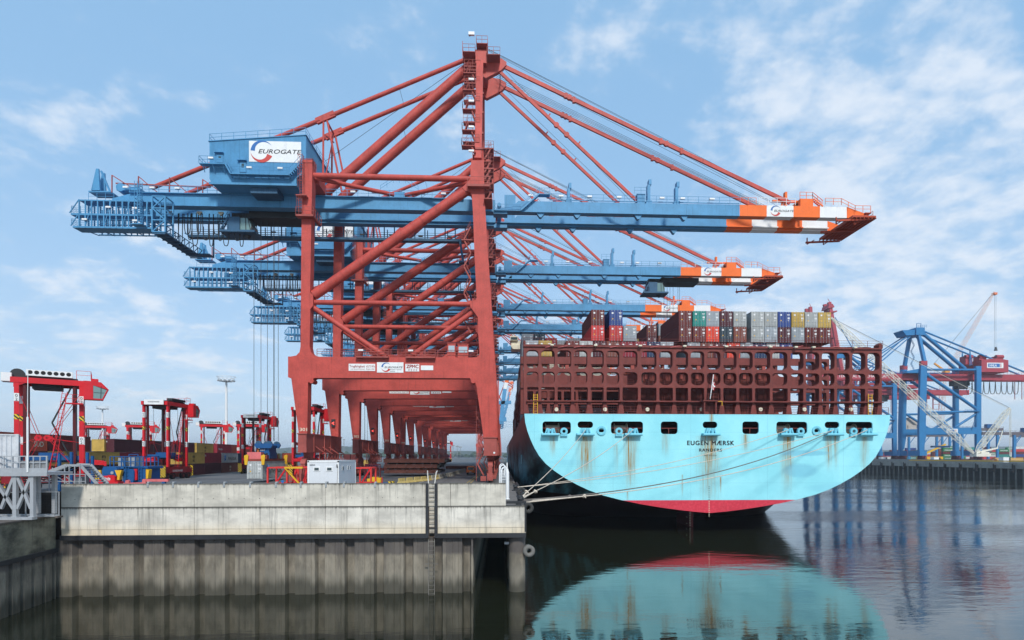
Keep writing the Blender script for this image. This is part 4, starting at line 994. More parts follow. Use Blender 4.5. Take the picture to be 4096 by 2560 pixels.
def door_mesh(s, H=2.9):
    mb = MB(); x0, x1 = (-1.09, -.012) if s < 0 else (.012, 1.09)
    mb.box(x0, x1, -.06, -.01, .15, H-.14)
    for i in range(4): z = .3+(H-.6)*i/4; mb.box(x0+.06, x1-.06, -.085, -.06, z+.1, z+(H-.6)/4-.06)
    mb.mat(1)
    for fx in (.28, .74): x = x0+(x1-x0)*fx; mb.tube((x, -.12, .12), (x, -.12, H-.1), .022, 6); mb.box(x-.05, x+.05, -.14, -.06, .1, .2).box(x-.05, x+.05, -.14, -.06, H-.2, H-.1).box(x-.2, x+.04, -.15, -.11, .95, 1.0)
    mb.mat(2)
    if s > 0: mb.box(.5, 1.0, -.09, -.086, 2.3, 2.42).box(.55, .95, -.09, -.086, 2.12, 2.2).box(.6, .98, -.09, -.086, 1.5, 1.85).box(.62, .9, -.09, -.086, 1.2, 1.3)
    else: mb.box(-.85, -.5, -.09, -.086, 2.15, 2.45).mat(3).box(-.75, -.55, -.09, -.086, 1.15, 1.35)
    o = mb.build('door', [CPAINT, GREY, WHITE, YELLOW]); me = o.data; bpy.data.objects.remove(o); return me
CM = {(12.19, 2.9): container_mesh(), (12.19, 2.6): container_mesh(12.19, 2.6), (6.06, 2.6): container_mesh(6.06, 2.6)}
DM = {(h, s): door_mesh(s, h) for h in (2.9, 2.6) for s in (-1, 1)}
def container(x, y, z, col, label, group, L=12.19, H=2.9, rz=0.0, doors=True, jitter=.06):
    """x, y: middle of the end that faces the camera"""
    c, s = math.cos(rz), math.sin(rz)
    o = thing('container', label, 'container', (x-s*L/2, y+c*L/2, z), rz, group)
    k = 1+random.uniform(-jitter, jitter)*2; cc = (*[min(1, v*k) for v in PAL[col]], 1)
    b = bpy.data.objects.new('box_body', CM[(L, H)]); COL.objects.link(b); b.parent = o; b.color = cc
    if doors:
        for q in (-1, 1):
            d = bpy.data.objects.new('door', DM[(H, q)]); COL.objects.link(d); d.parent = o; d.color = cc; d.location = (0, -L/2+.005, 0)
    return o
# ------------------------------------------------------------------ the container ship, seen from its stern
SY = 85.0
V7 = lambda x, y: (1960+x/2.3623, 1600+y/2.3623)
V8 = lambda x, y: (2700+x/2.3623, 1600+y/2.3623)
V4 = lambda x, y: (1960+x/2.3623, 1150+y/2.3623)
def sp(fn, x, y, Y=SY): return W(*fn(x, y), Y)
lp = [sp(V7, *p) for p in ((320, 130), (322, 190), (345, 270), (375, 350), (415, 440), (470, 530), (560, 630), (650, 700), (760, 770), (900, 840), (1050, 895), (1240, 950), (1450, 995), (1700, 1030), (1900, 1055), (2080, 1068))]
rp = [sp(V8, *p) for p in ((2030, 140), (2022, 220), (2005, 310), (1970, 410), (1920, 510), (1850, 600), (1750, 680), (1650, 745), (1550, 800), (1450, 850), (1300, 905), (1130, 943), (1050, 962), (900, 990), (700, 1025), (500, 1050), (332, 1068))]
def interp(pts, z):
    for a, b in zip(pts[:-1], pts[1:]):
        if b.z <= z <= a.z: f = (a.z-z)/max(1e-6, a.z-b.z); return a.x+(b.x-a.x)*f
    return pts[0].x if z > pts[0].z else pts[-1].x
ZD = (lp[0].z+rp[0].z)/2; ZBOT = lp[-1].z; SXC = lp[-1].x
zz = [ZD-(ZD-ZBOT)*(1-math.cos(math.pi/2*i/18))**0.9 if i else ZD for i in range(19)]
zz = [ZD+(ZBOT-ZD)*math.sin(math.pi/2*i/18) for i in range(19)]
hl = [(interp(lp, z)) for z in zz]; hr = [(interp(rp, z)) for z in zz]
SXC = sum((a+b)/2 for a, b in zip(hl[:6], hr[:6]))/6
half = [(b-a)/2 for a, b in zip(hl, hr)]; half[-1] = .01
ship = thing('container_ship', 'huge turquoise container ship moored stern towards us beside the quay', 'ship', (SXC, SY, WZ))
def srel(mb): mb.v = [(x-SXC, y-SY, z-WZ) for x, y, z in mb.v]; return mb
ZRED = W(2700, 2001, SY).z
def hull_mat(name, stains):
    m = bpy.data.materials.new(name); m.use_nodes = True; t = NT(m.node_tree); b = t.n['Principled BSDF']
    co = t.new('ShaderNodeTexCoord').outputs['Object']; s = t.new('ShaderNodeSeparateXYZ', {0: co}); x, z = s.outputs[0], s.outputs[2]
    n = t.noise(co, .16, 5, .6); fine = t.noise(co, 3.0, 4, .6)
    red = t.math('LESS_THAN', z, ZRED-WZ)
    c = t.mix(t.ramp(n, .35, .7), srgb(138, 212, 222), srgb(156, 226, 234))
    # plate seams
    fz = t.math('FRACT', t.math('DIVIDE', z, 2.6)); fx = t.math('FRACT', t.math('DIVIDE', t.math('ADD', x, 3.0), 12.0))
    seam = t.math('MAXIMUM', t.math('LESS_THAN', fz, .012), t.math('LESS_THAN', fx, .003))
    c = t.mix(t.math('MULTIPLY', seam, .5), c, srgb(96, 160, 178))
    rc = t.mix(t.ramp(fine, .4, .7), srgb(196, 48, 66), srgb(214, 66, 82)); rc = t.mix(t.math('MULTIPLY', t.ramp(n, .5, .7), .4), rc, srgb(150, 50, 56))
    if stains:
        sm = None; sn = t.noise(t.scale(co, (1.6, 1.6, .1)), 1.6, 6, .7); sn2 = t.noise(t.scale(co, (5, 5, .2)), 1.0, 4, .6)
        for x0, w, zt, ln, k in stains:
            g = t.math('EXPONENT', t.math('MULTIPLY', t.math('POWER', t.math('DIVIDE', t.math('SUBTRACT', x, x0), w), 2.0), -1.0))
            v = t.math('MULTIPLY', t.math('LESS_THAN', z, zt), t.math('MULTIPLY', t.ramp(z, zt-ln, zt-ln*.25), k))
            g = t.math('MULTIPLY', g, v); sm = g if sm is None else t.math('MAXIMUM', sm, g)
        f = t.math('MULTIPLY', sm, t.math('ADD', .5, t.math('MULTIPLY', t.ramp(sn, .42, .66), .7)))
        f = t.math('MULTIPLY', f, t.math('ADD', .55, t.math('MULTIPLY', t.ramp(sn2, .4, .6), .6)), clamp=True)
        c = t.mix(t.math('MULTIPLY', f, 1.25, clamp=True), c, srgb(150, 112, 36))
        # fine rust weeps all over and scuffed patches
        wp = t.math('MULTIPLY', t.ramp(t.noise(t.scale(co, (7, 7, .35)), 1.0, 3, .6), .70, .78), .55); c = t.mix(wp, c, srgb(140, 118, 70))
        for x0, z0, rx, rz, kk in ((14.6, WZ*0+12.4, 5.0, .55, .6), (14.2, 9.7, 3.2, 1.3, .5), (26.5, 7.9, 2.6, .3, .7), (20.5, 7.0, 6.5, .9, .25), (-17.0, 8.9, 5.0, .8, .25), (-21.5, 11.0, 4, .5, .2)):
            q = t.math('ADD', t.math('POWER', t.math('DIVIDE', t.math('SUBTRACT', x, x0), rx), 2.0), t.math('POWER', t.math('DIVIDE', t.math('SUBTRACT', z, z0), rz), 2.0))
            q = t.math('MULTIPLY', t.ramp(t.math('ADD', q, t.math('MULTIPLY', fine, .9)), 1.45, .75), kk); c = t.mix(q, c, srgb(108, 176, 200))
    else:
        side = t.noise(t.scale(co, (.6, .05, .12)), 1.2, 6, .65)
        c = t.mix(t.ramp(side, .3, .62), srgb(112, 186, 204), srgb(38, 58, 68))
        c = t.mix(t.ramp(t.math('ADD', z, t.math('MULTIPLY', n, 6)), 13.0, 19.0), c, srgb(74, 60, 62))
        rc = srgb(44, 14, 20)  # bottom red darkened to near-black: shade under the hull put into the colour
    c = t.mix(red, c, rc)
    t.l.new(c, b.inputs['Base Color']); b.inputs['Roughness'].default_value = .45; b.inputs['Specular IOR Level'].default_value = .3
    t.l.new(t.new('ShaderNodeBump', {'Strength': .12, 'Distance': .25, 'Height': t.noise(co, .35, 3, .5)}).outputs[0], b.inputs['Normal'])
    return m
sx = lambda fn, v: sp(fn, v, 300).x-SXC
zf = lambda v: sp(V7, 1000, v).z
st = [(sx(V7, 905), 1.0, zf(345)-WZ, 9.0, .95), (sx(V7, 1325), .8, zf(345)-WZ, 9.5, .9), (sx(V7, 2075), 1.35, zf(335)-WZ, 13.0, .85), (sx(V8, 1060), .75, zf(345)-WZ, 10.5, .95), (sx(V8, 1455), .5, zf(335)-WZ, 6, .9), (sx(V8, 1520), .35, zf(335)-WZ, 6, .7), (sx(V8, 1790), .5, zf(345)-WZ, 7, .8),
      (sx(V7, 1660), .5, zf(322)-WZ, 4, .6), (sx(V8, 670), .5, zf(322)-WZ, 3.4, .7), (sx(V7, 590), .4, zf(345)-WZ, 3.6, .7), (sx(V8, 345), .3, zf(130)-WZ, 2.6, .8), (sx(V7, 1190), .3, zf(420)-WZ, 6, .4), (sx(V7, 1816), .12, zf(706)-WZ, 4, .9), (sx(V8, 430), .12, zf(730)-WZ, 3, .8), (sx(V7, 1300), .12, zf(868)-WZ, 2, .8)]
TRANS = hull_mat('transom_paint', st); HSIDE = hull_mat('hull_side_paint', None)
outer = [(SXC-h, z) for h, z in zip(half, zz)]+[(SXC+h, z) for h, z in reversed(list(zip(half[:-1], zz[:-1])))]
holes = []; HOLES = []
for fn, x0, x1, y0, y1 in ((V7, 496, 764, 202, 320), (V7, 828, 974, 202, 264), (V7, 1143, 1446, 202, 320), (V7, 1614, 1773, 203, 322), (V7, 2010, 2148, 204, 265), (V8, 637, 792, 203, 321), (V8, 958, 1250, 205, 320), (V8, 1415, 1553, 205, 265), (V8, 1615, 1867, 206, 320)):
    a, b = sp(fn, x0, y0), sp(fn, x1, y1); HOLES.append((a.x, b.x, b.z, a.z)); holes.append(rrect(a.x, b.x, b.z, a.z, .45, 4))
for fn, x0 in ((V7, 1052), (V8, 1337)):
    a = sp(fn, x0, 290); holes.append(rrect(a.x-.38, a.x+.38, a.z-.25, a.z+.25, .24, 4))
srel(MB().plate(outer, holes, SY, SY+.25)).build('transom', TRANS, ship)
# lofted hull: sections run from the transom to the parallel middle body
mb = MB(); ns = len(zz); ys = [SY+.25, 88, 92, 97, 103, 110, 120, 135, 155, 400]
KEEL = WZ-6
for y in ys:
    f = min(1, (y-SY)/60.0); f = f*f*(3-2*f); row = []
    for i in range(ns):
        th = math.pi/2*i/(ns-1); h0, z0 = half[i], zz[i]
        zm = ZD+(KEEL-ZD)*min(1, 1.25*math.sin(th)); hm = half[0] if i < ns*.72 else half[0]*(1-((i-ns*.72)/(ns*.28-1))**2*.9)
        row.append((h0+(hm-h0)*f, z0+(zm-z0)*f))
    mb.v += [(SXC-h, y, z) for h, z in row]+[(SXC+h, y, z) for h, z in reversed(row)]
k = 2*ns
for r in range(len(ys)-1):
    for i in range(k-1): mb.f.append([r*k+i, r*k+i+1, (r+1)*k+i+1, (r+1)*k+i]); mb.m.append(0); mb.sm.append(True)
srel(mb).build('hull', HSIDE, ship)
DK = paint('deck_paint', srgb(96, 48, 44), .8, .3, 0)
srel(MB().box(SXC-half[0]+.06, SXC+half[0]-.06, SY+.26, 400, ZD-.25, ZD-.02)).build('main_deck', DK, ship)
zfl = HOLES[0][2]-.6
srel(MB().box(SXC-half[0]+1.2, SXC+half[0]-1.2, SY+.3, SY+9, zfl-.2, zfl).box(SXC-half[0]+1.5, SXC+half[0]-1.5, SY+8.8, SY+9, zfl, ZD-.3)).build('mooring_deck', paint('mooring_deck_red', srgb(84, 34, 32), .8, .3, 0), ship)
for i, (x0, x1, z0, z1) in enumerate(HOLES):
    if i in (3, 5, 0, 2, 6, 8): srel(MB().bar((x0, SY+.3, (z0+z1)/2-.05), (x1, SY+.3, (z0+z1)/2-.05), .06).bar(((x0+x1)/2, SY+.3, z0), ((x0+x1)/2, SY+.3, (z0+z1)/2), .06)).build('hole_rail', REDD, ship)
    if i in (0, 1, 2, 6, 7, 8):
        xm = x0+(x1-x0)*.38; w = srel(MB().tube((xm-.9, SY+2.2, zfl+1.5), (xm+.9, SY+2.2, zfl+1.5), .55, 14).disc((xm-1, SY+2.2, zfl+1.5), (1, 0, 0), .85, .12, 16).disc((xm+1, SY+2.2, zfl+1.5), (1, 0, 0), .85, .12, 16).box(xm-1.2, xm+1.2, SY+1.8, SY+2.8, zfl, zfl+.8)).build('winch', WOODY if i % 2 == 0 else MAROON, ship)
def fairlead(fn, x0, x1):
    a, b = sp(fn, x0, 315), sp(fn, x1, 340); xm, w = (a.x+b.x)/2, (b.x-a.x)/2; zt = sp(fn, x0, 266).z
    mb = MB().prism([(xm-w, b.z+.12), (xm-w, a.z), (xm+w, a.z), (xm+w, b.z+.12), (xm+w-.15, b.z), (xm-w+.15, b.z)], SY-.85, SY-.004)
    mb.tube((xm-w, SY-.85, (a.z+b.z)/2), (xm+w, SY-.85, (a.z+b.z)/2), (a.z-b.z)/2, 10)
    for q in (-1, 1): mb.prism([(xm+q*w*.5, a.z), (xm+q*w*.62, a.z), (xm+q*w*.45, zt), (xm+q*w*.28, zt)], SY-.6, SY-.1)
    for q in (-.16, .16): mb.tube((xm+q*w*1.4, SY-.4, a.z), (xm+q*w*1.4, SY-.4, zt-.05), .22, 12)
    mb.tube((xm-w*.4, SY-.3, a.z+.45), (xm+w*.4, SY-.3, a.z+.45), .2, 10)
    f = srel(mb).build('roller_fairlead', HULLC, ship); return Vector((xm, SY-.5, a.z+.5))
FL = [fairlead(V7, 486, 650), fairlead(V7, 815, 980), fairlead(V7, 1263, 1427), fairlead(V7, 1996, 2155), fairlead(V8, 975, 1135), fairlead(V8, 1405, 1562), fairlead(V8, 1720, 1876)]
for fn, x0 in ((V7, 697), (V7, 1215), (V8, 1180), (V8, 1678)):
    a = sp(fn, x0, 296); mb = MB()
    for r0, r1, y in ((.25, .56, SY-.35), ): mb.disc((a.x, SY-.2, a.z), (0, 1, 0), r1, .4, 18, r0)
    mb.box(a.x-.54, a.x+.54, SY-.35, SY-.01, a.z-.75, a.z-.42); srel(mb).build('ring_chock', HULLC, ship)
for fn, x0 in ((V7, 1052), (V8, 1337)):
    a = sp(fn, x0, 290); srel(MB().disc((a.x, SY-.06, a.z), (0, 1, 0), .72, .22, 18, .42)).build('ring_chock', HULLC, ship)
a = sp(V7, 1858, 427); b = sp(V7, 2300, 385)
srel(MB().text('EUGEN MÆRSK', (a.x, SY, a.z), (b.z-a.z)*1.38, width=b.x-a.x, spacing=1.15).text('EUGEN MÆRSK', (a.x+.07, SY-.002, a.z), (b.z-a.z)*1.38, width=b.x-a.x, spacing=1.15).text('EUGEN MÆRSK', (a.x, SY-.004, a.z+.05), (b.z-a.z)*1.38, width=b.x-a.x, spacing=1.15)).build('ship_name', TXTD, ship)
a = sp(V7, 1972, 487); b = sp(V7, 2186, 457); srel(MB().text('RANDERS', (a.x, SY, a.z), (b.z-a.z)*1.38, width=b.x-a.x, spacing=1.2).text('RANDERS', (a.x+.05, SY-.002, a.z), (b.z-a.z)*1.38, width=b.x-a.x, spacing=1.2)).build('home_port', TXTD, ship)
a = sp(V7, 2020, 530); b = sp(V7, 2137, 517); srel(MB().text('IMO 9321550', (a.x, SY, a.z), (b.z-a.z)*1.38, width=b.x-a.x, spacing=1.1)).build('registry_number', TXTD, ship)
mb = MB(); x = SXC-.2
for i in range(17): z = ZRED+2.0-i*.28; mb.add([(x, SY-.01, z), (x+.13, SY-.01, z), (x+.13, SY-.01, z+.1), (x, SY-.01, z+.1)], [(0, 1, 2, 3)]).cur = 0 if z > ZRED else 1; 
mb.m = [0 if mb.v[4*i][2] > ZRED else 1 for i in range(len(mb.f))]
srel(mb).build('draught_marks', [TXTD, PALE], ship)
# rudder
yr = 93.5; a = W(2768, 2108, yr); b = W(2836, 2052, yr)
mb = MB().prism([(yr, WZ-4), (yr, ZBOT+1.5), (yr+7, ZBOT+1.5), (yr+7, WZ-4)], SXC-.32, SXC+.32, 'x')
srel(mb).build('rudder', paint('rudder_red', srgb(120, 44, 46), .6, .25, .3), ship)
mb = MB()
for i in range(16): mb.box(SXC-.36, SXC-.1, yr-.02, yr-.003, WZ+.2+i*.28, WZ+.3+i*.28)
for q in (.4, 1.5): mb.box(SXC-.4, SXC-.33, yr+1, yr+1.6, WZ+q, WZ+q+.1)
srel(mb).build('rudder_marks', PALE, ship)
# lashing bridge: a great plate pierced by rounded openings, twice
LY = 87.0
cols = [(345, 458), (485, 612), (638, 768), (795, 920), (955, 1075), (1100, 1222), (1257, 1393), (1430, 1573), (1600, 1725), (1758, 1872), (1897, 2025), (2050, 2178), (2205, 2330)]+[(a+1748, b+1748) for a, b in ((605, 735), (753, 900), (920, 1062), (1093, 1215), (1237, 1363), (1388, 1508), (1530, 1650), (1675, 1800), (1820, 1935))]
LX = [(sp(V4, a, 600, LY).x, sp(V4, b, 600, LY).x) for a, b in cols]
lz = lambda v: sp(V4, 1000, v, LY).z-.05
xA, xB = sp(V4, 318, 600, LY).x, sp(V4, 3703, 600, LY).x
holes = []
edges = [xA+.35]+[(LX[i][1]+LX[i+1][0])/2 for i in range(21)]+[xB-.35]
for i, (x0, x1) in enumerate(LX):
    holes.append(rrect(x0, x1, lz(765), lz(592), .75, 5, .6)); holes.append(rrect(x0+.0, x1, lz(915), lz(795), .8, 5, .55))
    e0, e1 = edges[i]+.22, edges[i+1]-.22
    holes.append(rrect(e0, e1, lz(1064), lz(940), .16, 2)); holes.append([(e0+.28, lz(1186)), (e1-.28, lz(1186)), (e1, lz(1082)), (e0, lz(1082))])
outl = [(xA, lz(1190)), (xB, lz(1190)), (xB, lz(562)), (xA, lz(562))]
LB = MB().plate(outl, holes, LY, LY+1.15)
lb = srel(LB).build('lashing_bridge', MAROON, ship); lb['label'] = 'dark red lattice of rounded openings above the transom'
mb = MB().box(xA, xB-.1, LY-.25, LY+1.6, lz(562)+.0, lz(548)).box(xA, xB, LY+1.15, LY+2.2, lz(762)-.25, lz(762)-.1).box(xA, xB, LY+1.15, LY+2.2, lz(912)-.25, lz(912)-.1).box(xA+.4, xB, LY-.5, LY-.02, lz(1072)-.1, lz(1072)+.02)
for e in edges[1:-1]: mb.box(e-.4, e+.4, LY+.1, LY+1.3, lz(548), lz(536)); 
mb.box(xA+.2, xB-1.2, LY+.9, LY+1.1, lz(536)-.02, lz(528))
srel(mb).build('bridge_walkway', MAROON, ship)
srel(MB().rail([(xA, LY-.2, lz(548)), (xB, LY-.2, lz(548))], 1.1, 2.5, .045, 3)).build('railing', MAROON, ship)
srel(MB().rail([(xA, LY+1.1, lz(765)), (xB, LY+1.1, lz(765))], 1.0, 2.5, .04, 3).rail([(xA, LY+1.1, lz(915)), (xB, LY+1.1, lz(915))], 1.0, 2.5, .04, 3)).build('railing', MAROON, ship)
srel(MB().rail([(SXC-half[0]+.1, SY+.3, ZD), (SXC+half[0]-.1, SY+.3, ZD)], 1.15, 2.0, .05, 3)).build('railing', MAROON, ship)
srel(MB().box(xA-.05, xA+.3, LY-.1, LY+1.2, lz(560), lz(506)).box(xB-.55, xB+.02, LY-.1, LY+1.2, lz(560), lz(512)).prism([(xB-.6, lz(512)), (xB, lz(512)), (xB-.05, lz(500)), (xB-.35, lz(498))], LY, LY+1)).build('corner_post', MAROON, ship)
for v in (587, 997, 1419, 1838, 2232, 2234+750-96, 2648, 3055, 3448):
    a = sp(V4, v, 548, LY-.5); srel(MB().box(a.x-.25, a.x+.25, LY-.75, LY-.3, lz(556), lz(543)).tube((a.x, LY-.55, lz(556)), (a.x, LY-.3, lz(562)), .06, 6)).build('deck_lamp', PALE, ship)
for v in (627, 1087, 1487, 2000, 2556, 2970, 3409): a = sp(V4, v, 1152, LY-.3); srel(MB().disc((a.x, LY-.3, a.z), (0, 1, 0), .3, .25, 14)).build('deck_lamp', PALE, ship)
for i, v in enumerate((540, 950, 1645, 1955, 2368, 3030)): a = sp(V4, v, 685, LY+.4); srel(MB().box(a.x-.28, a.x+.28, 101.2, 101.4, a.z-.3, a.z+.3)).build('deck_lamp', DARK, ship)
for v in (520, 640, 790, 1130, 1510, 1700, 2060, 2420, 2600, 2860, 3210): # lashing rods lying along the bridge
    a, b = sp(V4, v, 572, LY), sp(V4, v+90, 560, LY); srel(MB().bar((a.x, LY-.28, a.z+.05), (b.x, LY-.28, b.z+.1), .06)).build('lashing_rod', PINK, ship)
for i, (x0, x1) in enumerate(LX):          # pipes, boxes and rods standing in the cells
    if i % 3 == 1: srel(MB().tube((x0+.35, LY+.9, lz(912)), (x0+.35, LY+.9, lz(800)), .07, 6).bars([(x0+.35, LY+.9, lz(800)), (x1-.2, LY+.9, lz(800)+.1)], .1)).build('pipe', DARK if i % 2 else MAROON, ship)
    if i % 4 == 2: srel(MB().box(x1-.8, x1-.25, LY+1.0, LY+1.5, lz(762)-.1, lz(762)+.7)).build('valve_box', REDD, ship)
    if i % 2 == 0: srel(MB().bar((x0+.1, LY+1.3, lz(752)), (x1-.2, LY+1.4, lz(735)), .055)).build('lashing_rod', PALE, ship)
    if i % 5 == 3: srel(MB().ladder(((x0+x1)/2, LY+1.4, lz(1186)), ((x0+x1)/2, LY+1.4, lz(930)), .4, t=.05)).build('ladder', MAROON, ship)
# casing behind the middle of the lashing bridge
xC, xD = sp(V4, 1400, 900, 91).x, sp(V4, 2660, 900, 91).x; zc = sp(V4, 1800, 770, 91).z
mb = MB().box(xC, xD, 91, 99, ZD, zc)
for i in range(24): x = xC+(xD-xC)*(i+.5)/24; mb.box(x-.04, x+.04, 90.85, 91, ZD, zc)
for i in range(3): z = ZD+(zc-ZD)*(i+1)/4; mb.box(xC, xD, 90.8, 91, z-.04, z+.04)
dh = srel(mb).build('engine_casing', MAROON, ship)
for v in (1475, 1645, 1800, 1950, 2110, 2255, 2400, 2540): a, b = sp(V4, v-12, 820, 90.8), sp(V4, v+20, 864, 90.8); srel(MB().box(a.x, b.x, 90.75, 90.84, b.z, a.z)).build('hatch', PINK if v < 0 else REDD, ship)
srel(MB().prism([(sp(V4, 1250, 945, 91).x, sp(V4, 1250, 945, 91).z), (xC, sp(V4, 1400, 1010, 91).z), (xC, ZD+.6), (sp(V4, 1270, 1140, 91).x, ZD+1)], 91, 92)).build('casing_wing', MAROON, ship)
srel(MB().prism([(sp(V4, 2800, 945, 91).x, sp(V4, 1250, 945, 91).z), (xD, sp(V4, 1400, 1010, 91).z), (xD, ZD+.6), (sp(V4, 2790, 1140, 91).x, ZD+1)], 91, 92)).build('casing_wing', MAROON, ship)
# second lashing bridge further forward
l2 = lb.copy(); COL.objects.link(l2); l2.location = (0, 14.4, 1.0); l2['label'] = 'second dark red lattice further forward'
srel(MB().box(xA, xB-6, 101.1, 101.39, 20.35+DZ, 21.65+DZ)).build('lashing_screen', MAROON, ship)
srel(MB().box(xA, xB-6, 101.1, 101.39, 16.0+DZ, 18.2+DZ)).build('lashing_screen', MAROON, ship)
for k, (z0_, z1_) in enumerate(((ZD+5.6, 17.0+DZ), (18.2+DZ, 20.0+DZ))): srel(MB().box(xA+.5, edges[18], 116.4, 116.8, z0_, z1_)).build('cross_deck_wall', MAROON, ship)
# flagstaff on its small platform
a = sp(V4, 2080, 1055, SY+.6); b = sp(V4, 2112, 822, SY+.6)
srel(MB().box(a.x-1.2, a.x+1.2, SY+.3, SY+1.6, a.z-.35, a.z-.2).rail([(a.x-1.2, SY+1.6, a.z-.2), (a.x-1.2, SY+.3, a.z-.2), (a.x+1.2, SY+.3, a.z-.2)], 1.0, .8, .05).box(a.x-1.0, a.x-.8, SY+.5, SY+1.4, ZD, a.z-.35).box(a.x+.8, a.x+1.0, SY+.5, SY+1.4, ZD, a.z-.35)).build('flag_platform', MAROON, ship)
fs = srel(MB().tube(a, b, .07, 8)).build('flagstaff', WHITE, ship)
mb = MB(); fv = []
for i in range(7):
    for j in range(5):
        t_ = i/6; p = a.lerp(b, .42+.32*t_); fv.append((p.x+.06+j*.09+.04*math.sin(i+j), SY+.62+.07*math.sin(j*2.1+i*.5), p.z-.10*j))
mb.v = fv
for i in range(6):
    for j in range(4): mb.f.append([i*5+j, i*5+j+1, i*5+j+6, i*5+j+5]); mb.m.append(1 if i == 3 or j == 1 else 0); mb.sm.append(True)
srel(mb).build('flag', [paint('flag_red', srgb(168, 46, 52), .8, .1, 0), WHITE], fs)
for v, w in ((1790, 0), (3450, 1)): a = sp(V4, 430 if v < 2000 else 3590, 1060, LY-.3); srel(MB().ladder((a.x, LY-.35, ZD), (a.x, LY-.35, a.z+.9), .6, t=.08)).build('yellow_ladder', YELLOW, ship)
a = sp(V4, 2190, 1100, SY+.8); srel(MB().bars([(a.x-.9, SY+.7, ZD), (a.x-.9, SY+.7, a.z+.4), (a.x, SY+.7, a.z+.4), (a.x, SY+.7, a.z-.3)], .08)).build('yellow_rail', YELLOW, ship)
# navigating bridge far forward
nb = MB().box(3.4, 32, 205, 211, 43.4, 46.4).box(3.0, 5.8, 204, 210.5, 46.4, 47.9).prism([(4.0, 43.2), (3.0, 44.6), (6.2, 44.6), (5.8, 43.2)], 204, 204.9).box(12, 40, 207, 216, 34, 43.4).bar((4.4, 206, 47.9), (4.4, 206, 53), .3).bars([(3.0, 206, 51), (6, 206, 51)], .2).bars([(3.3, 206, 48), (5.8, 206, 52.4)], .15)
nbo = srel(nb).build('navigating_bridge', PALE, ship)
srel(MB().box(3.2, 5.6, 203.9, 203.98, 46.6, 47.5)).build('bridge_window', GLASS, nbo)
# hull marks on the port side
srel(MB().box(SXC-half[0]-.03, SXC-half[0]+.02, 97, 99.5, 3.0, 4.6)).build('pilot_mark', HULLC, ship)

# ------------------------------------------------------------------ containers on the ship
PITCH = 2.52; XR0 = SXC-PITCH*10.5
BY = 103.0; T1, T2, T3 = 22.05+DZ, 24.93+DZ, 27.82+DZ
def row_of(fn, v): return round((sp(fn, v, 300, BY).x-XR0)/PITCH)
GA = 'containers stacked on the stern of the ship'
top = [(row_of(V4, 1019), 'maroon', 3), (row_of(V4, 1191), 'blue', 3)]
topc = ['maroon', 'teal', 'grey', 'dark maroon', 'pale grey', None, 'pale grey', 'pale grey', 'blue', 'yellow', 'pale grey', 'yellow']
lowc = ['maroon', 'maroon', 'bright red', 'navy', 'brown', None, 'pale grey', 'grey', 'dark maroon', 'grey', 'maroon', 'maroon']
xs_ = [1846, 1978, 2104, 2232, 2363, None, 2529, 2655, 2781, 2910, 3036, 3162]
word = ['first', 'second', 'third', 'fourth', 'fifth', 'sixth', 'seventh', 'eighth', 'ninth', 'tenth', 'eleventh', 'twelfth', 'thirteenth', 'fourteenth', 'fifteenth', 'sixteenth', 'seventeenth', 'eighteenth', 'nineteenth', 'twentieth']
T = [(1019, 'maroon'), (1191, 'blue')]+[(x, c) for x, c in zip(xs_, topc) if c]
B = [(1019, 'red'), (1191, 'red'), (1323, 'grey')]+[(x, c) for x, c in zip(xs_, lowc) if c]
for i, (v, c) in enumerate(T): container(sp(V4, v, 300, BY).x, BY, T3, c, f'{c} container, {word[i]} from the left in the ship\'s highest stern tier', GA)
for i, (v, c) in enumerate(B): container(sp(V4, v, 300, BY).x, BY, T2, c, f'{c} container, {word[i]} from the left just above the ship\'s lashing bridge', GA)
tc = ['grey', 'yellow', 'grey', 'maroon', 'pale grey', 'dark maroon', 'brown', 'crimson', 'crimson', 'dark blue', 'grey', 'red', 'grey', 'brown', 'dark maroon', 'bright red', 'grey', 'dark blue', 'pale grey', 'blue']
for i, c in enumerate(tc):
    if i in (2, 11): continue
    container(XR0+i*PITCH, BY+.02*i, T1, c, f'{c} container seen through the {word[i]} upper opening of the lashing bridge', GA)
for i, (z, c) in enumerate(((29.7+DZ, 'dark maroon'), (32.6+DZ, 'maroon'))): container(sp(V4, 1528, 300, 134.5).x, 134.5, z, c, ['dark maroon container low in the gap between the tall stacks', 'maroon container with its long side showing, in the gap between the stern stacks'][i], GA)
container(sp(V4, 1640, 300, 134.5).x, 134.5, 32.9+DZ, 'grey', 'grey container just left of the long brown one, partly hidden', GA); container(sp(V4, 1640, 300, 134.5).x, 134.5, 30.0+DZ, 'brown', 'brown container beneath the partly hidden grey one', GA)
Y2 = 119.5
for i, c in enumerate(['grey', 'navy', 'red', 'white', 'pale grey', 'red', None, 'grey', 'maroon', 'yellow']):
    if not c: continue
    top_z = DZ+(29.7 if i < 2 else 28.9-(.5 if i == 3 else 0))
    for k in range(4 if i < 2 else 1):
        cc = c if k == 0 else random.choice(['grey', 'pale grey', 'yellow', 'grey'])
        container(XR0+i*PITCH, Y2, top_z-2.9*(k+1), cc, f'{cc} container, {["top", "second", "third", "fourth"][k]} of the {word[i]} stack behind the stern stacks', 'containers in the second bay of the ship')
GP = 'containers along the port side of the ship'
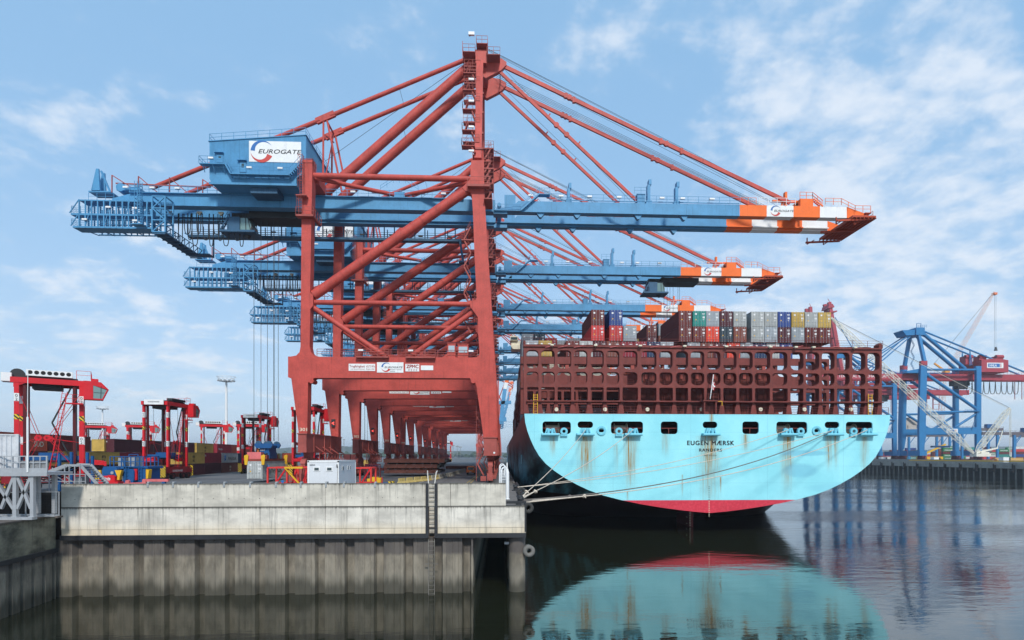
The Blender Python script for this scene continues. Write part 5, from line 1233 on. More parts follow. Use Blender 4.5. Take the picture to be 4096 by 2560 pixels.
for b, (y, tz) in enumerate(((134, 25.4+DZ), (148.5, 25.0+DZ), (163, 22.4+DZ), (177.5, 21.4+DZ), (192, 19.6+DZ), (206.5, 17.5+DZ))):
    n = int((tz-11.2)/2.9)
    for k in range(n):
        c = random.choice(['maroon', 'brown', 'grey', 'dark maroon', 'maroon', 'yellow' if b == 1 else 'pale grey'])
        container(XR0, y, tz-2.9*(k+1), c, f'{c} container on the ship\'s port side, {word[b]} bay, {word[k]} from top', GP, doors=b < 3)
for i in ():
    c = ['dark maroon', 'brown', 'navy', 'maroon', 'dark maroon', 'brown', 'maroon'][i]; container(XR0+i*PITCH, 118.8, 11.2, c, f'{c} container low on deck, seen through the {word[i]} lower opening', GA)
for i in list(range(0, 9))+list(range(14, 19)):
    for k in range(3):
        c = random.choice(['dark maroon', 'maroon', 'brown', 'navy', 'grey', 'maroon'])
        container(XR0+i*PITCH, Y2, 11.1+DZ+2.9*k, c, f'{c} container deep in the hold bay behind the lattice, row {word[i]}, tier {word[k]}', 'containers in the second bay of the ship')
# ------------------------------------------------------------------ mooring lines
def bollard(px, py, Y, lb):
    p = Vector((QX-.4, Y, .02)); o = thing('bollard', lb, 'bollard', p, 0, 'mooring bollards on the quay edge')
    MB().tube((0, 0, 0), (0, 0, .12), .42, 14).tube((0, 0, .12), (0, 0, .5), .22, 14, .2).build('post', FEND, o); MB().tube((0, 0, .5), (.04, 0, .72), .34, 14, .28).build('cap', FEND, o); return p+Vector((0, 0, .42))
b1 = bollard(2051, 1930, 71, 'black bollard on the quay edge holding the two upper mooring ropes'); b2 = bollard(2085, 1985, 50.6, 'black bollard at the quay corner with thick ropes looped round it'); b3 = bollard(0, 0, 52.6, 'black bollard just behind the corner one, with two ropes to the ship')
ROPM = paint('mooring_fibre', srgb(214, 200, 182), .9, .3, 0, sc=4); ROPD = paint('mooring_dark', srgb(120, 112, 106), .9, .4, 0, sc=6)
def mooring(name_label, p, q, r, sag, mat, knot=None):
    n = 26; pts = []
    for i in range(n+1):
        u = i/n; v = p.lerp(q, u); v.z -= sag*4*u*(1-u); pts.append(v)
    mb = MB(); o = p
    for a, b in zip(pts[:-1], pts[1:]): mb.tube(a-o, b-o, r, 6, caps=False)
    if knot:
        c = pts[0].lerp(q, knot); c.z -= sag*4*knot*(1-knot)
        for k in range(5): d = Vector((random.uniform(-.1, .1), random.uniform(-.1, .1), random.uniform(-.1, .1))); mb.disc(c-o+d, (random.random(), random.random(), random.random()+.1), .14, .1, 9, .06)
        e = p.lerp(q, knot); e.z = c.z
        mb.tube(Vector((.0, .22, -.1)), c-o, r*1.15, 6).tube(Vector((.05, -.25, -.12)), c-o, r*1.15, 6)
    ob = mb.build('mooring_rope', mat); ob.location = p; tag(ob, name_label, 'rope', 'mooring ropes from the stern to the quay'); return ob
mooring('mooring rope from the quay up to the second fairlead from the left', b3, FL[1], .042, .5, ROPM, .07)
mooring('mooring rope from the quay up to the third fairlead, left of the ship\'s name', b3, FL[2], .045, .7, ROPM, .09)
mooring('uppermost long mooring rope, crossing the last letters of the ship\'s name', b1, FL[4], .045, 1.1, ROPM)
mooring('second long mooring rope, crossing the home port lettering', b1, FL[5], .045, 1.2, ROPM)
mooring('dark twisted mooring rope, third of the long ropes across the transom', b2, FL[5]+Vector((-.4, 0, -.2)), .06, 1.9, ROPD, .1)
mooring('lowest long mooring rope, running to the rightmost fairlead', b2+Vector((.05, -.15, -.1)), FL[6], .05, 1.9, ROPM, .115)
# ------------------------------------------------------------------ straddle carriers
def straddle(no, lab, x, y, rz, sign=True, big=False):
    c = thing('straddle_carrier', lab, 'straddle carrier', (x, y, 0), rz, 'red straddle carriers in the container yard')
    P = lambda n, mb, m, par=None: mb.build(n, m, par or c)
    lx, ly, H = 2.15, 3.2, 14.3
    for sx_ in (-1, 1):
        for sy_ in (-1, 1):
            X, Y = sx_*lx, sy_*ly
            P('leg', MB().box(X-.19, X+.19, Y-.24, Y+.24, 1.5, H-.35), STRRED)
            P('hoist_guide', MB().box(X-.2*sx_-.16, X-.2*sx_+.16, Y-sy_*.75-.16, Y-sy_*.75+.16, 2.2, H-.4), STRDRK)
            for z in (11.6, 6.2):
                mb = MB().box(X-.195, X+.195, Y-.245, Y+.245, z, z+1.0); mb.mat(1)
                d = list(no)
                for k, ch in enumerate(d):
                    mb.text(ch, (X, Y-.245, z+1.0-(k+1)*.95/len(d)), .85/len(d)+.1, align='C'); mb.text(ch, (X+sx_*.195, Y, z+1.0-(k+1)*.95/len(d)), .85/len(d)+.1, (0, sx_, 0), align='C')
                P('number_plate', mb, [WHITE, TXTD])
            P('hazard_band', MB().box(X-.194, X+.194, Y-.244, Y+.244, 9.3, 9.95), HAZ)
            P('corner_guard', MB().box(X-.45, X+.45, sy_*(ly+1.55)-.08, sy_*(ly+1.55)+.08, .45, 2.6), HAZ)
    for s in (-1, 1):
        P('top_beam', MB().box(s*lx-.22, s*lx+.22, -ly-.6, ly+.8, H-.35, H+.35).prism([(-ly-.3, H-.36), (-ly+.9, H-.36), (-ly-.3, H-.9)], s*lx-.15, s*lx+.15, 'x'), STRRED)
        lb_ = MB().box(s*lx-.35, s*lx+.35, -ly-1.4, ly+1.4, 1.2, 2.1).box(s*lx-.2, s*lx+.2, -ly-1, ly+1, 2.1, 2.35)
        lb_.mat(1).text('KONECRANES', (s*(lx+.352), -s*2.3, 1.42), .5, (0, s, 0), width=3.4, bold=.02)
        P('wheel_beam', lb_, [paint('wheel_beam_red', srgb(140, 26, 36), .5, .2, .2), TXTW])
        for wy in (-3.6, -1.7, 1.7, 3.6):
            w = P('wheel', MB().disc((s*lx, wy, .62), (1, 0, 0), .62, .5, 18), BLACK)
            MB().disc((s*lx, wy, .62), (1, 0, 0), .34, .56, 12).build('rim', STRDRK, w)
            P('mudguard', MB().arc((s*lx, wy, .62), .74, .86, 15, 165, (0, 1, 0), (0, 0, 1), s*.3, 10, False).box(s*lx-.12, s*lx+.12, wy-.15, wy+.15, .8, 1.3), paint('mudguard_red', srgb(150, 40, 46), .5, .2, .1))
    mb = MB()
    for yy in (-ly, 0, ly): mb.box(-lx+.3, lx-.3, yy-.35, yy+.35, H-.3, H+.35)
    P('cross_beam', mb, STRRED)
    P('engine_deck', MB().box(-lx+.1, lx-.1, -ly+.4, ly-.4, H+.36, H+.6).box(-1.5, 1.5, -1.8, 1.2, H-.9, H-.3), DARK)
    cu = P('cooling_unit', MB().box(lx-.65, lx+.28, -ly+.9, ly-.9, H+.62, H+(1.05 if sign else 1.4)), DARK if sign else WHITE)
    for k in range(7):
        yy = -ly+1.3+k*(2*ly-2.6)/6
        MB().disc((lx+.285, yy, H+(.85 if sign else 1.05)), (1, 0, 0), .17 if sign else .25, .03, 12).build('fan', BLACK, cu)
    if not sign: P('cable_drum', MB().disc((0, -ly-.1, H+.9), (1, 0, 0), .75, .7, 16), DARK)
    if not sign: P('service_box', MB().box(-1.0, 1.0, -ly-1.6, -ly-.6, H-.1, H+1.0), WHITE)
    if sign:
        P('sign', MB().box(-1.75, 1.75, -ly-.72, -ly-.62, H-.3, H+.62).mat(1).text('KONECRANES', (0, -ly-.725, H+.1), .32, width=2.0, align='C', bold=.01), [WHITE, TXTD])
    P('railing', MB().rail([(lx+.2, ly-.5, H+.55), (lx+.2, ly+1.0, H+.55), (-lx, ly+1.0, H+.55)], 1.1, 1, .05).rail([(lx+1.1, ly-1.6, H-2.7), (lx+1.1, ly-.2, H-2.7)], 1.1, .7, .05).box(lx+.3, lx+1.15, ly-1.6, ly+.2, H-2.85, H-2.7), STRRED)
    # cab hangs at the far end on the right side
    cx0, cx1, cy0, cy1, cz0, cz1 = lx-.5, lx+1.2, ly+.25, ly+2.7, H-2.15, H+.3
    cab = P('cab', MB().box(cx0, cx1, cy0, cy0+1.0, cz0, cz1).prism([(cy0+1.0, cz1-.55), (cy0+1.0, cz1), (cy1-.6, cz1-.1), (cy1+.2, cz1-1.0), (cy1+.2, cz1-1.06)], cx0, cx1, 'x').prism([(cy0+1.0, cz0), (cy1-.5, cz0), (cy1-.45, cz0+.15), (cy0+1.0, cz0+.15)], cx0, cx1, 'x')
            .bar((cx1-.05, cy1-.48, cz0), (cx1-.05, cy1+.1, cz1-1.0), .12).bar((cx0+.05, cy1-.48, cz0), (cx0+.05, cy1+.1, cz1-1.0), .12).box(cx0+.4, cx1-.3, cy0+.8, cy1-.9, cz1+.0, cz1+.35), STRRED)
    MB().prism([(cy0+1.01, cz0+.16), (cy1-.5, cz0+.16), (cy1+.05, cz1-1.12), (cy0+1.01, cz1-.57)], cx0+.04, cx1-.04, 'x').build('window', GLASSG, cab)
    MB().bar((cx1-.03, cy0+1.8, cz0+.16), (cx1-.03, cy0+1.85, cz1-.6), .07).bar((cx1-.03, cy0+1.05, cz0+.95), (cx1-.03, cy1-.3, cz0+.95), .05).box(cx0+.5, cx1-.5, cy0+1.1, cy0+1.7, cz0+.3, cz0+1.1).box(cx1-.035, cx1-.02, cy0+1.05, cy1-.5, cz1-.52, cz1-.2).build('cab_frame', DARK, cab)
    # ladder, bracing rods with their star plate, hoist ropes
    P('ladder', MB().ladder((lx-.1, -.3, 1.8), (lx-.1, 1.5, H-2.7), .55, ax=(1, 0, 0), step=.45, t=.07).ladder((lx+.1, .2, 2.2), (lx+.1, 1.5, H-1.2), .5, ax=(0, 1, 0), step=.5, t=.06), STRRED)
    for s in (-1, 1):
        mb = MB(); z0 = 7.0; yc = -.7
        for q in (-.45, .45):
            mb.disc((s*lx, yc+q, z0), (1, 0, 0), .42, .08, 6, .16)
            for (yy, zz) in ((-ly, H-.8), (ly, H-1.2), (-ly, 2.2), (ly, 2.0), (ly, 6.4), (-ly, 6.0)):
                if (yy < 0) == (q < 0): mb.tube((s*lx, yc+q, z0), (s*lx, yy, zz), .035, 5)
        P('bracing_rods', mb, STRRED)
    mb = MB().tube((lx-.3, .2, 9.0), (lx-.3, 2.6, 3.0), .11, 6).tube((lx-.3, .2, 9.0), (lx-.3, 2.2, H-.4), .11, 6); P('energy_chain', mb, DARK)
    for sx_ in (-.8, .8):
        for sy_ in (-ly+.6, ly-.6): P('hoist_rope', MB().tube((sx_, sy_, 4.9), (sx_, sy_, H-.3), .03, 4), ROPE)
    P('spreader_frame', MB().box(-lx+.45, lx-.45, -ly+.2, ly-.2, 4.1, 4.7).box(-.5, .5, -ly-.2, ly+.2, 3.8, 4.4).box(-1.2, 1.2, -1.2, 1.2, 4.7, 5.1), DBLUE)
    for s in (-1, 1): P('spreader_arm', MB().prism([(s*ly, 4.3), (s*(ly+2.4), 4.0), (s*(ly+2.4), 3.4), (s*ly, 3.5)], -.35, .35, 'x').box(-1.1, 1.1, s*(ly+2.5)-.15, s*(ly+2.5)+.15, 3.3, 3.9), STRRED)
    return c
Wx = lambda px, Y: W(px, 1824, Y).x
straddle('02', 'nearest red straddle carrier, numbered 02, standing behind the grey platform', W(200, 1824, 73).x, 73.2, R(-56), False).scale = (.95, .95, .945)
straddle('67', 'red straddle carrier numbered 67 with a white sign, behind the blue hoist', Wx(632, 109), 111.5, R(1))
straddle('126', 'red straddle carrier numbered 126, seen behind the leg of crane 301', Wx(1214, 120), 123, R(1))
straddle('154', 'red straddle carrier with a white sign between the tall mast and the hanging container', Wx(1003, 144), 147.5, R(1))
straddle('31', 'small far straddle carrier half hidden behind the one left of the hanging container', Wx(985, 187), 189, R(-62), False)
straddle('19', 'small far straddle carrier just left of the tall white light mast', Wx(838, 187), 189, R(-62), False)
straddle('44', 'small far straddle carrier behind the legs of number 67', Wx(543, 193), 195, R(-62), False)
straddle('08', 'small far straddle carrier behind the containers, right of number 02', Wx(370, 197), 199, R(-62), False)
straddle('77', 'distant straddle carrier seen through the row of portals', Wx(1790, 410), 412, R(1))
# ------------------------------------------------------------------ light masts
def light_mast(x, y, h, lab):
    o = thing('light_mast', lab, 'light mast', (x, y, 0), 0, 'tall white light masts in the yard')
    MB().tube((0, 0, 0), (0, 0, h), .75, 16, .45).box(-.8, .8, -.8, .8, 0, .6).build('pole', WHITE, o)
    mb = MB()
    for z, r in ((h, 2.7), (h+.9, 3.4), (h+1.8, 3.9)): mb.disc((0, 0, z), (0, 0, 1), r, .16, 24, r-.2)
    for i in range(12): a = 2*math.pi*i/12; mb.bar((.5*math.cos(a), .5*math.sin(a), h-.3), (2.6*math.cos(a), 2.6*math.sin(a), h), .12); mb.bar((2.6*math.cos(a), 2.6*math.sin(a), h), (3.8*math.cos(a), 3.8*math.sin(a), h+1.8), .1)
    mb.disc((0, 0, h-.2), (0, 0, 1), 2.2, .3, 20); mb.build('crown', WHITE, o)
    for i in range(12): a = 2*math.pi*(i+.5)/12; MB().box(3.3*math.cos(a)-.3, 3.3*math.cos(a)+.3, 3.3*math.sin(a)-.3, 3.3*math.sin(a)+.3, h-.15, h+.35).build('lamp', GREY, o)
for px, py, Y, lb in ((905, 1524, 258, 'tallest white light mast, between two far straddle carriers'), (410, 1636, 410, 'shorter white light mast above the Hamburg containers at left'), (755, 1690, 570, 'far white light mast behind straddle carrier 67')):
    v = W(px, py, Y); light_mast(v.x, Y, v.z, lb if 'Hamburg' not in lb else 'shorter white light mast above the brown containers at left')
def flood_mast(x, y, h, lab):
    o = thing('lattice_mast', lab, 'light mast', (x, y, 0), 0, 'thin far light masts on the horizon')
    mb = MB()
    for a in (-.7, .7):
        for b in (-.7, .7): mb.bar((a, b, 0), (a*.6, b*.6, h), .2)
    for i in range(10): z = h*i/10; mb.bar((-.7, -.7, z), (.7, -.7, z+h/10), .14).bar((.7, -.7, z), (-.7, -.7, z+h/10), .14)
    mb.build('mast', GREY, o); MB().box(-2.2, 2.2, -.4, .4, h-1.5, h).build('lamp_bank', GREY, o)
for px, py, Y, lb in ((1376, 1757, 1000, 'thin far mast right of crane leg 301'), (1409, 1782, 1000, 'lower thin far mast right of crane leg 301'), (1812, 1780, 800, 'far lattice mast seen through the portals, left one'), (1829, 1783, 800, 'far lattice mast seen through the portals, middle one'), (1842, 1786, 800, 'far lattice mast seen through the portals, right one')):
    v = W(px, py, Y); flood_mast(v.x, Y, v.z, lb)
# ------------------------------------------------------------------ containers in the yard
GY = 'stacked containers in the yard'
YR = R(7)
def yard(px, Y, tier, col, lab, L=12.19, H=2.6, z=None, text=None, doors=False, dx=0.0):
    """px: pixel of the lower right corner of the end that faces us"""
    x = Wx(px, Y); s = math.sin(YR); c = math.cos(YR)
    o = container(x-1.22*c+dx, Y, [0, 2.62, 5.24][tier] if z is None else z, col, lab, GY, L, H, YR, doors)
    for t in (text or []):
        txt, mat, u, zz, h, w, *face = t
        mb = MB()
        if face and face[0] == 'end': mb.text(txt, (-.9+u, -L/2-.01, zz), h, width=w, bold=.02)
        elif face and face[0] == 'star':
            ctr = Vector((1.235, -L/2+u, zz)); 
            for k in range(7): a = 2*math.pi*k/7; mb.bar(ctr, ctr+Vector((0, math.cos(a), math.sin(a)))*h, .01, .16, (1, 0, 0))
        elif face and face[0] == 'bird':
            b0 = Vector((1.235, -L/2+u, zz)); q = lambda a, b: b0+Vector((0, a*h, b*h))
            mb.add([q(0, 0), q(-.9, .75), q(-.35, .05), q(-.9, -.5), q(-.15, -.2), q(.55, -.55), q(.3, -.02), q(.75, .4), q(.15, .16)], [(0, 1, 2), (0, 2, 3, 4), (0, 4, 5, 6), (0, 6, 7, 8)])
        else: mb.text(txt, (1.235, -L/2+u, zz), h, (0, 1, 0), width=w, bold=.02)
        tb = mb.build('lettering', mat); tb.parent = o.children[0]
    return o
# long row beside the carrier lane (right sides in view)
PA = [640, 728, 809, 887, 950, 1003, 1048]
ra = [(113, 'brown'), (125.4, 'dark maroon'), (137.8, 'dark maroon'), (150.2, 'brown'), (162.6, 'maroon'), (175, 'grey'), (187.4, 'maroon')]
for i, (y, c) in enumerate(ra): yard(PA[i], y, 0, c, f'{c} container on the ground in the front yard row, {word[i]} from the left', text=[('m', PALE, 5.5, 1.2, 1.1, 1.1), ('sc', PALE, 5.55, .5, .8, .9)] if i == 3 else None)
for i, (y, c, t) in enumerate(((125.4, 'yellow', [('m', TXTD, 5.2, 1.3, 1.2, 1.2), ('sc', TXTD, 5.25, .5, .9, 1.0)]), (137.8, 'crimson', [('CAI', TXTW, .9, 1.7, .6, 1.1)]), (150.2, 'pale grey', [('MAERSK', TXTD, 4.2, .7, 1.25, 6.4), ('', LOGB, 2.2, 1.3, .85, 0, 'star')]), (162.6, 'dark blue', None), (175, 'brown', None))):
    yard(PA[i+1], y, 1, c, f'{c} container, second tier of the front yard row, {word[i]} from left', text=t)
PC = [-300, -33, 190, 338, 455, 585, 698, 786, 868, 925, 972, 1010]
rb = [(75.4, 'maroon', 'maroon', 'maroon'), (87.9, 'brown', 'maroon', 'orange'), (100.4, 'maroon', 'yellow', 'maroon'), (112.9, 'dark maroon', 'yellow', None), (125.4, 'brown', 'crimson', 'dark maroon'), (137.9, 'maroon', 'crimson', 'dark maroon'), (150.4, 'brown', 'grey', 'dark maroon'), (162.9, 'maroon', 'yellow', 'yellow'), (175.4, 'brown', 'maroon', 'crimson'), (187.9, 'maroon', 'dark blue', 'orange'), (200.4, 'grey', 'maroon', 'orange'), (213, 'maroon', 'brown', None)]
for i, (y, c0, c1, c2) in enumerate(rb):
    px = PC[i]
    for k, c in enumerate((c0, c1, c2)):
        if not c: continue
        t = None
        if k == 1 and i in (2, 3): t = [('m', TXTD, 5.6, 1.35, 1.1, 1.3), ('sc', TXTD, 5.65, .6, .9, 1.1)]
        if k == 2 and i == 1: t = [('HAMBURG', PALE, .4, .75, .9, 4.2), ('', PALE, 6.6, 1.3, 1.9, 0, 'bird'), ('SÜD', PALE, 8.8, .75, 1.2, 2.4)]
        if k == 2 and i == 4: t = [('tex', TXTW, .1, 2.15, .5, .75, 'end')]
        if k == 1 and i == 4: t = [('CAI', TXTW, .9, 1.7, .6, 1.1)]
        if k == 2 and i == 7: t = [('m', TXTD, 5.4, 1.3, 1.2, 1.2), ('sc', TXTD, 5.45, .5, .9, 1.0)]
        if k == 2 and i == 8: t = [('Hanjin', TXTW, 1.0, 1.0, .9, 3.2)]
        yard(px, y, k, c, f'{c} container in the long back row, {["lowest", "second", "third"][k]} tier, {word[i]} from the left', H=2.9 if k == 2 else 2.6, text=t)
yard(415, 124.5, 2, 'yellow', 'short yellow container standing with its end towards us above the brown row', 6.06, 2.6, z=5.4)
yard(372, 126, 2, 'dark blue', 'dark blue container between the brown and the short yellow one', 6.06, 2.6, z=5.2)
for i, (px, y, k, c) in enumerate(((1105, 176, 1, 'yellow'), (1145, 180, 1, 'pale grey'), (1100, 176, 0, 'grey'), (1150, 168, 0, 'yellow'), (1165, 160, 1, 'orange'), (1185, 215, 1, 'pale grey'), (1400, 260, 1, 'maroon'), (1425, 260, 1, 'maroon'), (1445, 262, 0, 'navy'), (1470, 262, 0, 'yellow'), (1395, 255, 0, 'dark blue'), (1420, 258, 0, 'maroon'), (1490, 270, 0, 'dark blue'), (1510, 272, 1, 'brown'))):
    yard(px, y, k, c, f'{c} container in the small group behind the crane legs, {word[i]} from the left', doors=False)
# grey container hanging under the blue hoist block
hc = container(Wx(1049, 94.6)-1.22, 94.6, .62, 'pale grey', 'stained grey container hanging under the blue hoist block', None, 12.19, 2.9, R(4))
mb = MB().text('MAERSK', (1.24, -2.2, .9), 1.35, (0, 1, 0), width=6.0, bold=.02); tb = mb.build('lettering', TXTD); tb.parent = hc.children[0]
mb = MB(); ctr = Vector((1.24, -3.6, 1.5))
for k in range(7): a = 2*math.pi*k/7; mb.bar(ctr, ctr+Vector((0, math.cos(a), math.sin(a)))*.9, .01, .18, (1, 0, 0))
tb = mb.build('star_mark', LOGB); tb.parent = hc.children[0]
hs = thing('crane_spreader', 'blue hoist block on a rusty spreader carrying the grey container', 'spreader', (Wx(1049, 94.6)-1.22-.4, 100.6, 3.55), R(4))
mb = MB().box(-1.1, 1.1, -6, 6, 0, .35).box(-.9, .9, -3, 3, .35, 1.0)
mb.build('spreader_beam', paint('spreader_rust', srgb(150, 70, 58), .7, .35, .3, rust=.5), hs)
MB().box(-1.3, .9, -5.8, -4.4, .36, 1.5).build('end_housing', PINK, hs)
MB().box(-.75, 1.0, -1.9, 1.9, .4, 1.5).box(-.65, .9, -1.85, 1.85, 1.5, 2.3).prism([(-1.1, 2.2), (1.3, 2.2), (1.6, 2.7), (1.5, 3.0), (-1.3, 3.0), (-1.4, 2.7)], -2.3, -1.7).prism([(-1.1, 2.2), (1.3, 2.2), (1.6, 2.7), (1.5, 3.0), (-1.3, 3.0), (-1.4, 2.7)], 1.7, 2.3).box(-.9, 1.1, -1.7, 1.7, 2.3, 2.7).mat(1).text('307', (-.6, -1.91, 1.75), .42, width=.85).mat(0).build('hoist_block', [DBLUE, TXTW], hs)
for s in (-1, 1):
    for yy in (-2.0, 2.0): MB().disc((s*.85+.1, yy, 2.95), (0, 1, 0), .5, .5, 14).build('sheave', BLUED, hs)
MB().tube((.1, -1.9, .95), (.1, -1.96, .95), .38, 14).tube((.55, -1.9, 1.2), (.55, -1.96, 1.2), .16, 10).build('recess', BLACK, hs)
MB().box(-1.05, -.75, -1.95, -1.2, .4, 2.1).build('hydraulic_unit', paint('rusty_orange', srgb(190, 112, 50), .7, .4, .2, rust=.4), hs)
for s, yy in ((-1.35, -6.0), (1.3, -6.0), (1.3, 6.0)): MB().prism([(s-.2, -.6), (s+.2, -.6), (s+.35, .9), (s+.1, 1.1), (s-.3, .9)], yy-.15, yy+.15).build('corner_flap', YELLOW, hs)
# ------------------------------------------------------------------ blue and red hoist frame behind the wall
sb = thing('hoist_headblock', 'blue and red hoist headblock with railings parked behind the wall', 'hoist block', (Wx(545, 66), 66, 0), 0)
u = lambda px, py, Y=66: (W(px, py, Y).x-Wx(545, 66), W(px, py, Y).z)
a, b = u(424, 1940), u(490, 1903)
x0, z0 = a[0], .1; x1 = b[0]
mb = MB().prism([u(424, 1925), u(488, 1925), u(487, 1905), u(478, 1899), u(462, 1899), u(460, 1901), u(430, 1903)], -1.2, .0).box(u(410, 0)[0], u(505, 0)[0], -1.4, .2, .2, u(0, 1925)[1])
mb.mat(1).text('stinis', (u(437, 1920)[0], -1.21, u(0, 1918)[1]), .42, width=.95, bold=.03).box(u(437, 0)[0], u(470, 0)[0], -1.215, -1.205, u(0, 1922)[1], u(0, 1921)[1]); mb.build('red_housing', [STRRED, TXTW], sb)
MB().prism([u(432, 1903), u(487, 1903), u(490, 1875), u(484, 1866), u(436, 1866), u(430, 1880)], -.9, 1.4).box(u(440, 0)[0], u(480, 0)[0], -.95, -.9, u(0, 1898)[1], u(0, 1884)[1]).build('blue_housing', DBLUE, sb)
MB().disc((u(472, 1890)[0], -.97, u(472, 1890)[1]), (0, 1, 0), .17, .06, 12).build('gauge', GREY, sb)
for px in (421, 497): MB().prism([u(px-14 if px > 450 else px-6, 1880), u(px+13 if px > 450 else px+6, 1880), u(px+6, 1904), u(px+4, 1918), u(px-5, 1918), u(px-4, 1904)], -1.0, -.6).build('guide_flap', YELLOW, sb)
MB().prism([u(500, 1930), u(590, 1930), u(590, 1872), u(505, 1868)], -.4, 2.4).box(u(492, 0)[0], u(600, 0)[0], -.4, 2.6, u(0, 1875)[1], u(0, 1866)[1]).prism([u(535, 1930), u(552, 1930), u(556, 1915), u(556, 1885), u(550, 1874), u(535, 1878)], -.9, -.4).build('blue_frame', DBLUE, sb)
MB().box(u(551, 0)[0], u(563, 0)[0], -.7, -.4, u(0, 1920)[1], u(0, 1876)[1]).build('red_panel', STRRED, sb)
for px in (522, 573): MB().ladder((u(px, 0)[0], -.55, .6), (u(px, 0)[0], -.55, u(0, 1868)[1]), .35, t=.05).build('ladder', DBLUE, sb)
za = u(0, 1866)[1]; zt = u(0, 1826)[1]
mb = MB()
xs = [u(p, 0)[0] for p in (448, 463, 493, 507, 530, 548, 565, 580)]
for yy in (-.3, 2.5):
    for x in xs: mb.bar((x, yy, za), (x, yy, zt), .09)
    for z in (zt, (za+zt)/2): mb.bar((xs[0], yy, z), (xs[-1], yy, z), .08)
for x in (xs[0], xs[-1]): mb.bar((x, -.3, zt), (x, 2.5, zt), .08)
mb.bars([(xs[2], 1, zt), (xs[2], 1, zt+.25), (xs[4], 1, zt+.25), (xs[4], 1, zt)], .08).bar((xs[2], -.3, zt), (xs[3], -.3, za), .07)
mb.build('railing', DBLUE, sb)
MB().box(xs[1], xs[2]-.3, .4, 1.6, za, zt-.15).box(xs[2]+.2, xs[4], .6, 1.8, za, zt-.1).build('control_cabinet', GREY, sb)
MB().prism([u(527, 1938), u(543, 1938), u(543, 1922), u(538, 1918), u(530, 1920)], -1.2, -.8).prism([u(594, 1938), u(609, 1938), u(609, 1918), u(604, 1914), u(596, 1916)], -1.2, -.8).bar((*u(520, 1936)[:1], -1, u(0, 1936)[1]), (u(604, 0)[0], -1, u(0, 1934)[1]), .3).box(u(609, 0)[0], u(695, 0)[0], -1.1, -.8, u(0, 1926)[1], u(0, 1916)[1]).build('pink_arm', PINK, sb)
MB().box(u(670, 0)[0], u(682, 0)[0], -1.1, -.8, .2, u(0, 1926)[1]).build('arm_foot', DBLUE, sb)
MB().prism([u(585, 1914), u(598, 1914), u(602, 1880), u(597, 1876), u(585, 1874), u(590, 1890)], -.3, .3).build('guide_flap', YELLOW, sb)
# ------------------------------------------------------------------ grey platform and stairs on the left
PYL = 45.0
pf = thing('steel_platform', 'grey steel platform on braced legs at the left edge', 'platform', (Wx(60, PYL), PYL, zo), 0)
u = lambda px, py, Y=PYL: (W(px, py, Y).x-Wx(60, PYL), W(px, py, Y).z-zo)
GAL = paint('galvanised', (.42, .44, .46), .45, .12, .15, metal=.25)
zd = u(0, 1889)[1]; zr = u(0, 1825)[1]; xr = u(193, 0)[0]; xl = u(-160, 0)[0]
MB().box(xl, xr, -.1, 2.5, zd-.22, zd).box(xl, xr, -.14, -.1, zd-.3, zd+.02).build('deck', GAL, pf)
for px in (57, 126, -40, -120):
    x = u(px, 0)[0]; MB().box(x-.13, x+.13, .0, .26, .25, zd-.3).box(x-.2, x+.2, -.05, .3, zd-.38, zd-.3).box(x-.22, x+.22, -.06, .3, .18, .26).build('leg', GAL, pf)
    MB().box(x-.13, x+.13, 2.1, 2.36, .25, zd-.3).build('leg', GAL, pf)
for p, q in (((52, 1905), (0, 2035)), ((66, 1908), (120, 2035)), ((120, 1905), (64, 2036)), ((-36, 1905), (50, 2036))):
    a, b = u(*p), u(*q); MB().bar((a[0], .13, a[1]), (b[0], .13, b[1]), .2, .2).build('brace', GAL, pf)
MB().box(xl, u(134, 0)[0], -.15, .35, .0, .2).box(xl, u(134, 0)[0], 2.0, 2.4, .0, .2).build('base_beam', GAL, pf)
mb = MB()
for px in (-100, -60, -20, 18, 52, 82, 108, 136, 163, 190): x = u(px, 0)[0]; mb.bar((x, -.05, zd), (x, -.05, zr), .1 if px in (52, 108, 190) else .06)
for z in (zr, (zr+zd)/2+.12): mb.bar((xl, -.05, z), (xr, -.05, z), .07)
mb.box(xl, xr, -.09, -.04, zd, zd+.32); mb.build('railing', GAL, pf)
MB().box(u(82, 0)[0], u(188, 0)[0], .02, .05, zd+.32, zr-.35).build('perforated_panel', paint('perforated_sheet', (.28, .29, .30), .5, .3, 0, sc=9, metal=.2), pf)
cw = thing('white_container', 'white corrugated cabin container standing on the grey platform', 'container', (W(74, 1824, PYL+.6).x, PYL+.6, zo+zd+.002), R(37))
o = bpy.data.objects.new('box_body', container_mesh(6.06, 2.9, 'cabin_box')); COL.objects.link(o); o.parent = cw; o.color = (.60, .62, .64, 1); o.location = (-3.03, 1.25, 0); o.rotation_euler = (0, 0, R(90)); o.scale = (1, 1, 1.02)
o2 = MB().box(.0, .04, .3, 1.3, .1, 2.3).build('cabin_door', GREY, cw)
am = thing('whip_antenna', 'thin white pole with an antenna standing on the platform rail', 'antenna', (u(117, 0)[0]+pf.location.x, PYL-.15, zo+zd), 0)
zt = W(117, 1480, PYL-.15).z-zo-zd; zm = W(117, 1668, PYL-.15).z-zo-zd
MB().tube((0, 0, 0), (0, 0, zm), .07, 8).tube((0, 0, zm), (.02, 0, zt), .025, 6).build('pole', WHITE, am)
ts = thing('stair_tower', 'grey scaffold stairs going over beside the blue posts', 'stairs', (Wx(285, 51.5), 51.5, 0), 0)
u = lambda px, py, Y=51.5: (W(px, py, Y).x-Wx(285, 51.5), W(px, py, Y).z)
A, B_, C_, D_ = u(175, 1896), u(268, 1861), u(322, 1862), u(392, 1940)
